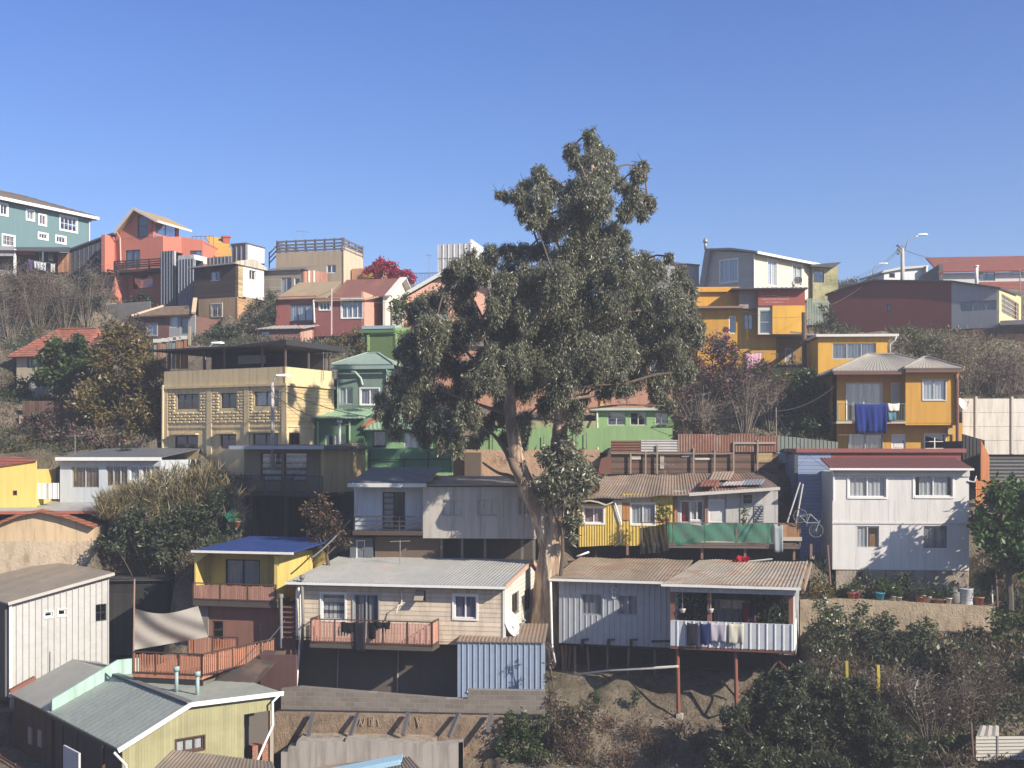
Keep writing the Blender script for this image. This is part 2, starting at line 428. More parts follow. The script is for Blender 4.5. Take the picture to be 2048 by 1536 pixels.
        m.add(vs, fs); return m.build(name, mat, parent or s.root)
    def shed(s, xl, xr, pye, pyr, oh, dep, mat, corr=None, th=.05, **k):
        ul, ur = s.u(xl, -oh), s.u(xr, -oh); um = (ul + ur) / 2
        ze, zr = s.zat(um, -oh, pye), s.zat(um, dep, pyr)
        s.re = (ul, ur, -oh, ze, dep, zr)
        return s.sheet((ul, -oh, ze), (ur, -oh, ze), (ur, dep, zr), (ul, dep, zr), mat, corr, th, **k)
    def gutter(s, mat=WHITE, w=.11, h=.11, drop=.0):
        ul, ur, y, z, _, _ = s.re
        m = s.mb(); m.box(ul - .03, ur + .03, y - w, y - .012, z - h - drop, z - drop - .01)
        return m.build('gutter', mat, s.root)
    def hip(s, u0, u1, y0, y1, ze, zr, ins, mat, corr=None, th=.06, name='roof', ridge=True, ins2=None):
        ym = (y0 + y1) / 2; a, b, c, d = (u0, y0, ze), (u1, y0, ze), (u1, y1, ze), (u0, y1, ze); r1, r2 = (u0 + ins, ym, zr), (u1 - (ins if ins2 is None else ins2), ym, zr)
        o = s.sheet(a, b, r2, r1, mat, corr, th, name)
        s.sheet(c, d, r1, r2, mat, None, th, 'roof_slope', parent=None); s.sheet(b, c, r2, r2, mat, None, th, 'roof_slope'); s.sheet(d, a, r1, r1, mat, None, th, 'roof_slope')
        if ridge:
            m = s.mb()
            for p, q in ((a, r1), (b, r2), (r1, r2)): m.beam(Vector(p) + Vector((0, 0, .04)), Vector(q) + Vector((0, 0, .04)), .14, .06)
            m.build('ridge_cap', mat, o)
        return o
def _slat(p, d, w, z0, z1):
    a = p - d * w / 2; b = p + d * w / 2; q = Vector((-d.y, d.x, 0)) * .012
    vs = [(*(a + q).xy, z0), (*(b + q).xy, z0), (*(b - q).xy, z0), (*(a - q).xy, z0)]
    vs += [(x, y, z1) for x, y, _ in vs]
    return vs, [(0, 3, 2, 1), (4, 5, 6, 7), (0, 1, 5, 4), (1, 2, 6, 5), (2, 3, 7, 6), (3, 0, 4, 7)]

class House(Frame):
    def apron(s, x0, x1, y0, y1, py): FOOT.append((s, s.u(x0), s.u(x1), y0, y1, s.zb + s.loc((x0 + x1) / 2, py)[1]))
    def __init__(s, name, label, cat, px, Y, yaw, pyb, group=None):
        w = wp(px, pyb, Y); r = empty(name, label, cat, w, R(yaw), group)
        super().__init__(r, w.x, w.y, yaw, w.z, Matrix.Identity(4))
    def body(s, x0, x1, dep, pyt, mat, skip='', y0=.16, zb=0., zt2=None, foot=True, name='wall'):
        u0, u1 = s.u(x0) + .02, s.u(x1) - .02; zt = s.loc((x0 + x1) / 2, pyt)[1]; z2 = zt if zt2 is None else zt2
        m = s.mb()
        if 'l' not in skip: m.quad((u0, dep, zb), (u0, y0, zb), (u0, y0, zt), (u0, dep, z2))
        if 'r' not in skip: m.quad((u1, y0, zb), (u1, dep, zb), (u1, dep, z2), (u1, y0, zt))
        m.quad((u1, dep, zb), (u0, dep, zb), (u0, dep, z2), (u1, dep, z2))
        if 't' not in skip: m.quad((u0, y0, zt - .02), (u1, y0, zt - .02), (u1, dep, z2 - .02), (u0, dep, z2 - .02))
        m.quad((u0, dep, zb + .02), (u1, dep, zb + .02), (u1, y0, zb + .02), (u0, y0, zb + .02))
        if foot: FOOT.append((s, u0, u1, .05, dep, s.zb + zb))
        return m.build(name, mat, s.root)
def W(x0, y0, x1, y1, **o): return (x0, y0, x1, y1, o)
def HOLE(x0, y0, x1, y1): return (x0, y0, x1, y1, None)

def hang(fr, px0, py0, px1, py1, y, mat, name, label, cat, group=None, wav=.04, over=.15, wid=.9):
    """cloth hung over a rail or line: a wavy sheet with thickness, folded over at the top"""
    u0, z1 = fr.loc(px0, py0, y); u1, z0 = fr.loc(px1, py1, y); w = fr.world((u0 + u1) / 2, y, z0)
    o = MB(); n = max(5, int((u1 - u0) / .07)); m = 8; hw = (u1 - u0) / 2; ph = rng.uniform(0, 6); vs = []; fs = []
    H = z1 - z0
    for j in range(m + 1):
        v = j / m
        for i in range(n + 1):
            t = i / n; k = 1 - (1 - wid) * v * .6
            vs.append(((2 * t - 1) * hw * k, wav * (v ** .6) * (math.sin(t * n * .55 + ph + v) + .6 * math.sin(t * n * 1.3 + ph * 2 - v * 2) + .35 * math.sin(t * n * .23 + v * 3)) - .05 * math.sin(v * 2.5), H * (1 - v) + (rng.uniform(-.04, .04) if j == m else 0) - .05 * math.sin(t * math.pi) * (1 - v)))
    b = len(vs); vs += [(x, yy + .025, z) for x, yy, z in vs]; q = n + 1
    for j in range(m):
        for i in range(n): a = j * q + i; fs += [(a, a + q, a + q + 1, a + 1), (b + a, b + a + 1, b + a + q + 1, b + a + q)]
    for i in range(n): fs += [(i, i + 1, b + i + 1, b + i), (m * q + i + 1, m * q + i, b + m * q + i, b + m * q + i + 1)]
    for j in range(m): fs += [(j * q, b + j * q, b + j * q + q, j * q + q), (j * q + n + q, b + j * q + n + q, b + j * q + n, j * q + n)]
    o.add(vs, fs); ob = o.build(name, mat, None, True); ob.location = w; ob.rotation_euler = (0, 0, R(fr.yaw))
    return tag(ob, label, cat, group)
# ================================================================== HOUSES, lower rows first
CS = (.16, .032, 'sin'); CB = (.30, .045, 'rib'); CBW = (.42, .05, 'rib')

# --- white lap-sided house in the middle
H = House('house', 'cream lap-sided house with long grey tin roof, pink slatted balcony and big dish', 'house', 1008, 51.5, -11, 1285)
cream = siding((.58, .49, .38), .2, dirt=.5); cream_lit = siding((.62, .58, .50), .2, dirt=.12, gap=.25)  # second tone is a sunlit copy, brightened for the end wall
H.wall(592, 1008, 1172, 1286, cream, [W(643, 1187, 690, 1240, cur='blind', tr=.07, nv=1, cs=[(0, 1)]), W(707, 1188, 757, 1282, cur='stripe', tr=.06, door=1, fc=ALU),
    W(832, 1180, 851, 1201, nv=1, fc=BROWNM), W(908, 1191, 953, 1237, tr=.08, cur='lilac')])
r = H.right(1008)
r.wall(1008, 1076, [(1008, 1176), (1060, 1123), (1078, 1140)], 1286, cream_lit, [W(1024, 1186, 1036, 1226, fc=BROWNM, grille=1, gm=DARKM), W(1049, 1178, 1061, 1220, fc=BROWNM)])
H.body(592, 1008, 8.2, 1180, cream, 'r')
ROOFG = tin((.36, .365, .36), .12, (.2, .13, .09), var=.12)
H.shed(573, 1010, 1168, 1117, .45, 6.3, ROOFG, CS); H.gutter()
ul, ur, y, z, yr, zr = H.re
H.sheet((ul, yr + .02, zr + .03), (ur, yr + .02, zr + .03), (ur, yr + 2.4, zr - .75), (ul, yr + 2.4, zr - .75), ROOFG, None, name='roof')
m = H.mb(); m.beam((ur + .02, -.45, z - .04), (ur + .02, yr, zr - .05), .04, .2); m.beam((ur + .02, yr, zr - .05), (ur + .02, yr + 2.4, zr - .85), .04, .2); m.build('fascia', flat((.5, .33, .24)), H.root)
for px in (1008, 594): u = H.u(px); H.slab(u - .05, u + .07, -.03, .05, .02, H.loc(px, 1178)[1], WHITE, 'corner_trim')
# open hopper sash
u0, z1 = H.loc(832, 1181); u1, z0 = H.loc(850, 1200); H.mb().prism([(u0, -.02, z1), (u1, -.02, z1), (u1, -.36, z0), (u0, -.36, z0)], (0, -.03, .02)).build('sash', flat((.3, .26, .2)), H.root)
# balcony
yb = -1.15; u0, zf = H.loc(622, 1291, yb); u1, zt = H.loc(864, 1240, yb); zf = H.loc(740, 1291, yb)[1]; zt = H.loc(740, 1241, yb)[1]
H.slab(u0 - .04, u1 + .04, yb - .04, -.02, zf - .16, zf, flat((.09, .075, .06)), 'balcony_floor')
PINKS = planks((.50, .26, .20), .12, 'xy', .35, .0)
H.railing([(u0, -.1), (u0, yb), (u1, yb), (u1, -.1)], zf + .1, zt, nb=.13, mats=(BROWNM, PINKS), slat=.082, npost=1.02)
for a, b, c, d, t, l in ((684, 1243, 714, 1266, (.012, .012, .014), 'black jacket slung over the pink balcony rail'), (708, 1243, 731, 1304, (.018, .018, .024), 'long dark trousers hanging below the pink balcony rail'),
                         (737, 1243, 752, 1278, (.01, .01, .012), 'black leggings hung on the pink balcony rail'), (751, 1242, 781, 1257, (.014, .014, .016), 'small black cloth at the right of the balcony washing')):
    hang(H, a, b, c, d, yb - .07, cloth(t), 'hanging_garment', l, 'clothing', 'black washing on the pink balcony')
# basement
H.at(.9).wall(598, 918, 1286, 1402, paint((.105, .088, .075), .3, .5), name='basement_wall')
for px, b in ((677, 1385), (797, 1395)): H.tube([(px, 1292, .82), (px - 3, b, .82)], .035, flat((.36, .33, .30)), 'drainpipe', 6)
H.slab(H.u(592), H.u(1008), .0, .9, -.1, -.01, flat((.10, .08, .06)), 'floor_edge')
H.tube([(597, 1176, -.5), (600, 1192, -.2), (602, 1260, -.15), (596, 1330, -.2), (588, 1440, -.6)], .055, WHITE, 'drainpipe')
o = H.mb(); p = [H.p3(603, 1300, -.45), H.p3(606, 1240, -.45), H.p3(604, 1158, -.45)]; o.tube(p, .075, 8); o.tube([p[2], (p[2][0], p[2][1], p[2][2] + .16)], .12, 8); o.build('flue', flat((.16, .15, .145), .5), H.root, True)
u, z = H.loc(804, 1182); m = H.mb(); m.tube([(u, -.05, z), (u, -.06, z - .55), (u - .1, -.3, z - .62), (u - .15, -.32, z - .9)], .022, 6); m.build('vent_pipe', WHITE, H.root)
WHITEHOUSE = H; H.apron(585, 1020, -1.5, 8.5, 1412)

def dish(fr, px, py, rpx, y, yaw, label, mat=None, tilt=25, group='satellite dishes'):
    w = fr.world(*(lambda a: (a[0], y, a[1]))(fr.loc(px, py, y))); r_ = rpx / F * w.y
    t = empty('satellite_dish', label, 'satellite dish', w, R(yaw), group)
    m = MB(); n = 18; vs = [(0, .16 * r_, 0)]; fs = []
    for j in range(1, 5):
        for k in range(n): a = 2 * math.pi * k / n; q = r_ * j / 4; vs.append((q * math.cos(a), .16 * r_ * (1 - (j / 4) ** 2), q * math.sin(a)))
    for k in range(n):
        k2 = (k + 1) % n; fs.append((0, 1 + k, 1 + k2))
        for j in range(3): fs.append((1 + j * n + k, 1 + (j + 1) * n + k, 1 + (j + 1) * n + k2, 1 + j * n + k2))
    b = len(vs); vs += [(x, yy + .02, z) for x, yy, z in vs]; fs += [tuple(b + i for i in f[::-1]) for f in fs]
    m.M = Matrix.Rotation(R(-tilt), 4, 'X'); m.add(vs, fs); m.build('reflector', mat or flat((.62, .60, .56), .5), t, True)
    m = MB(m.M); m.tube([(0, .05 * r_, -r_ * .95), (0, -r_ * .85, -r_ * .35), (0, -r_ * 1.0, -.1 * r_)], .035 * max(r_, .5), 6); m.tube([(0, -r_ * .86, -.1 * r_), (0, -r_ * 1.12, -.1 * r_)], .09 * r_, 8); m.build('feed_arm', ALU, t)
    m = MB(); m.tube([(0, .2 * r_, 0), (0, r_ * .8, -.1), (0, r_ * .8, -r_ * 1.5)], .05 * max(r_, .5), 6); m.build('mount', GREYM, t)
    return t
rr_ = H.right(1008)
dish(H, 1024, 1246, 27, .5, 62, 'large pale satellite dish on the sunny end wall of the cream lap-sided house', tilt=20)

# --- blue tin shed, block wall, retaining wall, concrete slab
H = House('shed', 'blue tin shed under a rusty lean-to roof beside the tree', 'shed', 915, 51, -4, 1396)
BLUE = tin((.24, .30, .40), .12, (.2, .16, .14), var=.1, metal=.05)
H.wall(915, 1085, 1284, [(915, 1398), (934, 1398), (935, 1381), (1085, 1381)], BLUE, corr=(.24, .04, 'rib')); H.body(915, 1085, 3.2, 1286, BLUE)
H.shed(913, 1090, 1284, 1247, .1, 3.3, tin((.24, .185, .145), .4, (.17, .10, .07)), CS)
m = H.mb(); u, z = H.loc(934, 1382, -.05); u2 = H.u(1085); m.box(u, u2, -.07, -.01, z - .06, z); m.build('sill', WHITE, H.root)

H = House('block_wall', 'grey concrete block wall below the dark basement panels', 'wall', 562, 50.4, -5, 1430)
BLK = blocks((.22, .195, .17), (.16, .14, .12), (.26, .24, .21), .42, .2)
H.wall(562, 1090, [(562, 1378), (600, 1374), (900, 1398), (935, 1398), (936, 1380), (1090, 1382)], 1446, BLK, th=.35, name='wall'); 
H.apron(540, 1095, -.9, .6, 1500); H.pbox(556, 1423, 1085, 1430, -.16, -.02, DARKM, 'steel_beam')
m = H.mb()
H = House('retaining_wall', 'weathered stone retaining wall with slanting steel props below the block wall', 'wall', 560, 49.8, -5, 1482)
H.wall(548, 1020, 1431, 1512, rough_stone((.30, .22, .15), (.20, .145, .10), 1.3), th=.5)
H.apron(540, 1030, -2.2, .6, 1486)
for px, x2, b in ((626, 615, 1481), (717, 699, 1477), (817, 806, 1470), (918, 898, 1474), (983, 976, 1466)):
    m = H.mb(); m.beam(H.p3(px, 1426, -.2), H.p3(x2, b, -.75), .16, .12); m.build('prop', flat((.10, .095, .10), .6), H.root)
m = H.mb()
for i in range(16): px = rng.choice((722, 738, 750, 818, 826, 834)) + rng.uniform(-5, 8); m.tube([H.p3(px, 1433 + rng.uniform(0, 6), -.03), H.p3(px + rng.uniform(-3, 6), 1448 + rng.uniform(0, 8), -.06)], .016, 5)
m.build('hanging_roots', flat((.30, .22, .15)), H.root)
H = House('concrete_slab_wall', 'grey concrete retaining wall with broken top edge at the bottom', 'wall', 560, 48.0, 0, 1560)
CON = paint((.30, .275, .25), .35, .55)
H.wall(562, 925, [(562, 1505), (575, 1504), (577, 1494), (592, 1492), (594, 1482), (690, 1484), (692, 1478), (872, 1490), (925, 1484)], 1600, CON, th=.6); 
H.apron(500, 960, -9, .5, 1640); r = H.right(925); r.wall(925, 945, [(925, 1484), (945, 1476)], 1600, rough_stone((.4, .32, .23), (.3, .24, .17)))
m = H.mb(); a = H.loc(594, 1482, 0); b = H.loc(872, 1488, 0); m.box(a[0], b[0], .5, 1.6, a[1] - .25, a[1] - .05); m.build('ledge', rough_stone((.40, .34, .26), (.25, .2, .15)), H.root)

# pale blue tin roof of the house at the very bottom
H = House('low_house', 'house at the bottom edge with pale blue metal roof corner and brown roof behind it', 'house', 560, 44, -8, 1640)
H.sheet(H.p3(560, 1570, -1), H.p3(803, 1521, -1), H.p3(805, 1508, 0), H.p3(600, 1548, 0), flat((.38, .60, .74), .45), None, .05); m = H.mb()
a, b = H.p3(560, 1572, -1.02), H.p3(800, 1524, -1.02); m.beam(a, b, .05, .18); m.build('gutter', flat((.40, .62, .76), .45), H.root)
H.sheet(H.p3(570, 1580, .3), H.p3(860, 1556, .3), H.p3(820, 1514, 2), H.p3(640, 1532, 2), tin((.19, .165, .14), .3), CS)
H.wall(560, 800, [(560, 1585), (800, 1535)], 1700, paint((.2, .19, .18)), name='wall')

# --- olive house bottom left with grey-green gable roof
H = House('house', 'olive house with broad grey-green roof and white barge boards at bottom left', 'house', 245, 43.5, 40, 1640)
OLV = planks((.31, .295, .165), .12, 'x', .2, .3, .8)
H.wall(245, 488, [(245, 1503), (382, 1416), (490, 1397)], 1650, OLV, [W(352, 1476, 408, 1502, cur='white', fc=BROWNM, nv=3, tr=.05)])
H.at(1.5).wall(488, 548, 1394, 1650, paint((.10, .09, .08)), name='porch_wall')
H.mb().box(H.u(488), H.u(548), 0, .1, H.loc(520, 1424)[1], H.loc(520, 1393)[1]).build('porch_lintel', OLV, H.root)
m = H.mb(); m.box(H.u(540), H.u(547), 0, .14, H.loc(540, 1560)[1], H.loc(540, 1393)[1]); m.build('porch_post', flat((.3, .25, .2)), H.root)
m = H.mb(); u0, z0 = H.loc(505, 1510, .7); m.box(u0, u0 + .9, .7, 1.1, z0 - 1.2, z0 + .35); m.build('porch_pier', blocks((.35, .13, .07), (.28, .1, .06), (.3, .26, .22), .3, .1), H.root)
GRN = tin((.32, .35, .31), .12, (.22, .2, .16), var=.14, ax=1, streak=.45)
ap = H.loc(381, 1408, -.2); el = H.loc(238, 1498, -.2); er = H.loc(564, 1384, -.2)
D = next(d for d in np.arange(4, 14, .1) if (lambda w: CX + F * w.x / w.y)(H.world(el[0], d, 0)) < 99)
D2 = next(d for d in np.arange(D + 1, 30, .1) if (lambda w: CX + F * w.x / w.y)(H.world(el[0], d, 0)) < 20)
zb_ = H.zat(H.u(238, -.2), D, 1420)
apb = ap[1] + .05
H.sheet((el[0], -.2, el[1]), (el[0], D, el[1] + .1), (ap[0], D, apb), (ap[0], -.2, ap[1]), GRN, (.4, .008), .08)
H.sheet((ap[0], -.2, ap[1]), (ap[0], D, apb), (er[0], D - 1, er[1] + .05), (er[0], -.2, er[1]), GRN, (.4, .008), .08, 'roof_slope')
m = H.mb(); m.beam((ap[0], -.2, ap[1] + .06), (ap[0], D, apb + .06), .28, .05); m.build('ridge_cap', flat((.14, .15, .15), .5), H.root)
m = H.mb(); m.beam((el[0] - .05, -.24, el[1] - .05), (ap[0], -.24, ap[1] - .02), .05, .17); m.beam((ap[0], -.24, ap[1] - .02), (er[0] + .05, -.24, er[1] - .05), .05, .17); m.build('barge_board', WHITE, H.root)
m = H.mb(); m.beam((el[0] - .02, -.2, el[1] - .06), (el[0] - .02, D, el[1] + .02), .1, .12); m.build('gutter', flat((.05, .055, .055)), H.root)
m = H.mb(); m.prism([(el[0] + .1, D - .1, el[1] - .1), (ap[0] + .1, D - .1, apb - .1), (ap[0] + 1.1, D - .1, apb - .2), (ap[0] + 1.1, D - .1, apb + .6), (ap[0] + .1, D - .1, apb + .62), (el[0] + .1, D - .1, el[1] + .62)], (0, .12, 0))
m.build('parapet', paint((.33, .48, .42), .3, .3), H.root)
for px, a, b in ((353, 1376, 1342), (395, 1388, 1352)):
    u, z = H.loc(px, a, 2.2 if px < 380 else 1.2); yy = 2.2 if px < 380 else 1.2; z2 = H.loc(px, b, yy)[1]
    m = H.mb(); m.tube([(u, yy, z - .2), (u, yy, z2)], .075, 10); m.tube([(u, yy, z2), (u, yy, z2 + .18)], .12, 10); m.build('chimney', flat((.27, .36, .35), .5), H.root, True)
H.tube([(562, 1387, -.25), (545, 1404, -.3), (546, 1450, -.3), (528, 1490, -.5), (513, 1525, -.8), (513, 1560, -.8)], .05, WHITE)
H.tube([(228, 1505, -.25), (252, 1530, -.3), (254, 1580, -.3)], .05, WHITE)
L = H.turn(H.u(245), 0, -90)
zl = el[1] - .1
m = H.mb(); u = H.u(245); m.box(u - .02, u + .1, .02, D - .2, -.5, zl); m.build('wall', paint((.07, .06, .055)), H.root)
m = H.mb(); m.box(u - .9, u - .82, 1.9, 3.5, -.5, zl - .35); m.build('white_panel', flat((.5, .5, .53)), H.root)
for yy in (1., 3.7, 5.2): H.slab(u - .35, u - .25, yy, yy + .1, -.5, zl, BROWNM, 'post')
FOOT.append((H, H.u(245) - 9, H.u(548) + 1.2, -6, D + .6, H.zb))
H2 = House('house', 'brown house with flat pale roof behind the green parapet at bottom left', 'house', 100, 48.5, 40, 1640)
w = H.world(el[0], D, 0); H2.root.location = (w.x, w.y, H.zb); H2.ox, H2.oy, H2.zb = w.x, w.y, H.zb
ze_, za_, L2, wr = el[1] + .1, apb, D2 - D, ap[0] - el[0]
RF2 = tin((.34, .335, .30), .15, (.25, .22, .18), ax=1, var=.1)
H2.sheet((0, .05, ze_), (0, L2, ze_), (wr, L2, za_), (wr, .05, za_), RF2, (.4, .008), .1); H2.sheet((wr, .05, za_), (wr, L2, za_), (wr + 1.2, L2, za_ - .25), (wr + 1.2, .05, za_ - .25), RF2, None, .1, 'roof_slope')
m = H2.mb(); m.box(.15, .3, .1, L2 - .2, -1, ze_ - .1); m.prism([(.15, L2 - .2, -1), (wr, L2 - .2, -1), (wr, L2 - .2, za_ - .12), (.15, L2 - .2, ze_ - .12)], (0, .12, 0)); m.build('wall', planks((.10, .062, .04), .2, 'xy', .4), H2.root)
m = H2.mb(); m.beam((0, L2 + .05, ze_ + .08), (wr * .4, L2 + .05, ze_ * .6 + za_ * .4 + .08), .25, .14); m.build('ridge_tile', flat((.20, .075, .05)), H2.root)
for y_, z_ in ((1.2, 1.), (2.4, 1.1)): H2.mb().box(.1, .148, y_, y_ + .45, ze_ - z_ - .7, ze_ - z_).build('window', flat((.3, .28, .25)), H2.root)
m = H2.mb()
for z_ in (-2.3, -1.7): m.beam((-1., -3, ze_ + z_ - .5), (-1., 3, ze_ + z_ - .5), .06)
for y_ in (-3, -1, 1, 3): m.beam((-1., y_, ze_ - 4), (-1., y_, ze_ - 2.1), .06)
m.build('railing', flat((.12, .05, .04)), H2.root)
FOOT.append((H2, -3, wr + .5, -3, L2 + .3, H2.zb + .5))
# foreground brown roof
H = House('low_house', 'house at the bottom edge with weathered brown tin roof in front of the olive wall', 'house', 330, 40, 20, 1640)
H.sheet(H.p3(255, 1590, -1.5), H.p3(560, 1562, -1.5), H.p3(545, 1524, .5), H.p3(345, 1500, .5), tin((.20, .165, .13), .35, (.16, .11, .08), ax=0), CS, .06)
H.wall(270, 560, [(270, 1600), (560, 1575)], 1700, paint((.15, .13, .11)))

# --- grey tin house lower left
H = House('house', 'pale grey corrugated tin house with brown sheet roof at far left', 'house', 22, H2.world(0, L2, 0).y + 1.6, 48, 1385)
TINW = tin((.46, .46, .45), .12, (.26, .22, .19), var=.2, metal=.05, sheet=1.1)
H.wall(22, 218, [(22, 1206), (110, 1180), (218, 1150)], [(22, 1420), (218, 1370)], TINW, [W(89, 1224, 105, 1234, tr=.06, nv=1), W(116, 1219, 132, 1231, tr=.06, nv=1), W(191, 1208, 213, 1242, fc=DARKM, nh=2)], corr=(.3, .05, 'rib'))
z0, z1 = H.loc(22, 1203)[1], H.loc(218, 1147)[1]; u0, u1 = H.u(22), H.u(218)
BRR = tin((.27, .235, .19), .2, (.2, .14, .1), var=.15, ax=1, streak=.5)
H.sheet((u0 - .3, -.3, z0), (u1 + .1, -.3, z1 + .05), (u1 + .1, 6, z1 + .2), (u0 - .3, 6, z0 + .25), BRR, None, .08, wob=.03)
m = H.mb(); m.beam((u0 - .3, -.33, z0 - .05), (u1 + .1, -.33, z1), .05, .14); m.build('fascia', flat((.4, .38, .35)), H.root)
H.pbox(10, 1206, 22, 1400, .1, 6, paint((.10, .10, .10)), 'wall'); FOOT.append((H, u0 - 1, u1, -1., 6, H.zb - .6))
l = H.mb(); l.box(u0 - .12, u0, -.1, .0, -.2, z0 - .05); l.build('corner_trim', WHITE, H.root)
m = H.mb(); m.box(u0, u1, 5.9, 6., 0, z0); m.box(u1 - .1, u1, .17, 6, 0, z1 - .1); m.box(u0, u0 + .1, .17, 6, 0, z0 - .1); m.build('wall', TINW, H.root)
H = House('shed', 'black boarded shed between the grey tin house and the beige canvas', 'shed', 213, 59, 5, 1300)
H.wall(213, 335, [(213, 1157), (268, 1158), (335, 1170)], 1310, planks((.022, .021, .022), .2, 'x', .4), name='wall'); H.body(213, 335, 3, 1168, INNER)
H.apron(200, 345, -6, 3, 1312); H.shed(208, 340, 1160, 1148, .2, 3.2, tin((.06, .06, .062), .1), None)
H.slab(H.u(213), H.u(268), -.5, -.03, -.2, H.loc(230, 1186)[1], planks((.03, .028, .028), .22, 'x', .4), 'wall_panel')

# --- old plaster wall building, far left
H = House('building', 'old sunlit plaster building with curved tile-edged top at far left', 'building', 0, 61, 6, 1150)
PL = rough_stone((.50, .40, .28), (.40, .33, .25), .6, (.2, .15, .1)); 
H.wall(-60, 192, [(-60, 1060), (0, 1048), (45, 1030), (82, 1024), (130, 1034), (192, 1054)], 1165, paint((.50, .38, .24), .25, .4))
m = H.mb(); pts = [H.p3(x, y, -.05) for x, y in ((-60, 1060), (0, 1046), (45, 1028), (82, 1021), (130, 1031), (192, 1052))]
for a, b in zip(pts[:-1], pts[1:]): m.beam(a, b, .7, .14)
m.build('coping', tiles((.30, .10, .055), .3), H.root)
H.body(-60, 192, 7, 1056, PL); H.mb().box(H.u(-60), H.u(188), -.05, -.012, -.3, H.loc(90, 1082)[1]).build('render_coat', PL, H.root)
H.sheet(H.p3(-60, 1023, 2), H.p3(215, 1021, 2), H.p3(240, 998, 6.5), H.p3(-60, 1003, 6.5), tin((.36, .36, .355), .05, var=.08), None, .12)
m = H.mb(); a, b = H.p3(-60, 1026, 1.98), H.p3(215, 1024, 1.98); m.beam(a, b, .06, .16); m.build('fascia', flat((.32, .10, .07)), H.root)

# --- yellow house far left
H = House('house', 'plain pale yellow house with small square vent at the left edge', 'house', 72, 64.6, 4, 1012)
H.wall(-50, 72, [(-50, 938), (72, 921)], 1016, paint((.66, .50, .15), .1, .15), [W(25, 981, 34, 991, nv=1, fc=BROWNM)]); H.body(-50, 72, 3.5, 940, paint((.66, .50, .15), .1, .15))
H.sheet(H.p3(-50, 937, -.15), H.p3(74, 919, -.15), H.p3(30, 913, 3), H.p3(-50, 916, 3), tiles((.33, .09, .06)), None, .08)
H = House('gate', 'white double gate between the yellow and the pale blue house', 'gate', 76, 65, 0, 997)
for a, b in ((76, 96), (97, 117)):
    o = H.pbox(a, 966, b, 998, 0, .05, flat((.6, .6, .58)), 'gate_leaf'); m = H.mb(); u0, z0 = H.loc(a, 998); u1, z1 = H.loc(b, 966)
    for q in (u0, u1, (u0 + u1) / 2): m.box(q - .03, q + .03, -.03, 0, z0, z1)
    m.build('gate_frame', WHITE, o)
# --- pale blue house
H = House('house', 'pale blue house with curtained windows and dark grey roof beside the cream building', 'house', 322, 66, -7, 1000)
PB = paint((.47, .51, .55), .1, .2)
H.wall(120, 322, 918, 1005, PB, [W(143, 933, 198, 976, cur='brown', fc=flat((.4, .4, .4))), W(212, 932, 255, 973, cur='brown', fc=flat((.4, .4, .4)), nv=3), W(259, 931, 278, 960, cur='pale', nv=1, cs=[(0, 1)]), W(283, 932, 319, 958, cur='grey')])
H.body(120, 322, 5.5, 920, PB); H.shed(113, 322, 914, 896, .35, 5.6, tin((.13, .14, .16), .0, var=.1), (.4, .02)); H.gutter(WHITE, .1, .2)

# --- yellow house with blue roof, pink lower storey
H = House('house', 'yellow house with bright blue roof above a reddish lower storey', 'house', 555, 53.5, -13, 1200)
YEL = paint((.55, .42, .13), .12, .3); 
H.at(1.3).wall(392, 553, 1104, 1204, YEL, [W(451, 1119, 520, 1172, cur='pale', fc=flat((.03, .035, .03)), door=1)])
r = H.right(555); r.wall(555, 626, 1104, 1200, YEL); H.body(392, 555, 5.8, 1106, YEL, 'r', y0=1.46)
a = H.mb(); a.box(H.u(389), H.u(392), 0, 1.4, -.05, H.loc(392, 1106)[1]); u0, z0 = H.loc(392, 1104); a.prism([(u0, .0, z0), (u0 + .62, .0, z0), (u0, .0, z0 - .5)], (0, .1, 0)); a.build('wall', YEL, H.root)
H.shed(385, 586, 1102, 1074, .25, 5.6, tin((.018, .048, .18), .0, var=.08, metal=0., streak=.1), (.5, .02)); H.gutter()
H.slab(H.u(388), H.u(556), -.1, 1.3, -.35, -.02, flat((.07, .06, .05)), 'balcony_floor')
z0, z1 = H.loc(470, 1200, -.1)[1], H.loc(470, 1168, -.1)[1]
H.railing([(H.u(389), -.1), (H.u(553), -.1)], z0, z1, nb=.1, mats=(BROWNM, planks((.36, .19, .14), .1, 'xy', .3, 0)), slat=.085)
LR = paint((.235, .115, .085), .15, .35)
H.at(.4).wall(415, 592, 1210, 1330, LR, [W(424, 1242, 446, 1296, fc=BROWNM, nv=1, nh=3, tint=.25)], name='lower_wall'); H.at(.3).wall(390, 416, 1205, 1310, paint((.22, .2, .185)), name='lower_wall')
m = H.mb(); 
for px in (562,): m.tube([H.p3(px, 1195, -.3), H.p3(px + 1, 1296, -.3)], .07, 8); m.tube([H.p3(px, 1195, -.3), H.p3(px, 1188, -.3)], .11, 8)
m.build('flue', GREYM, H.root)
m = H.mb()
for i in range(7): y_ = 1212 + i * 10; m.box(*sorted((H.u(562, 0), H.u(588, 0))), -.25 + i * .0, .1, H.loc(575, y_)[1] - .05, H.loc(575, y_)[1])
m.build('stair', flat((.17, .085, .065)), H.root)
BLUEROOF = H; H.apron(385, 600, -2.5, 6, 1335)
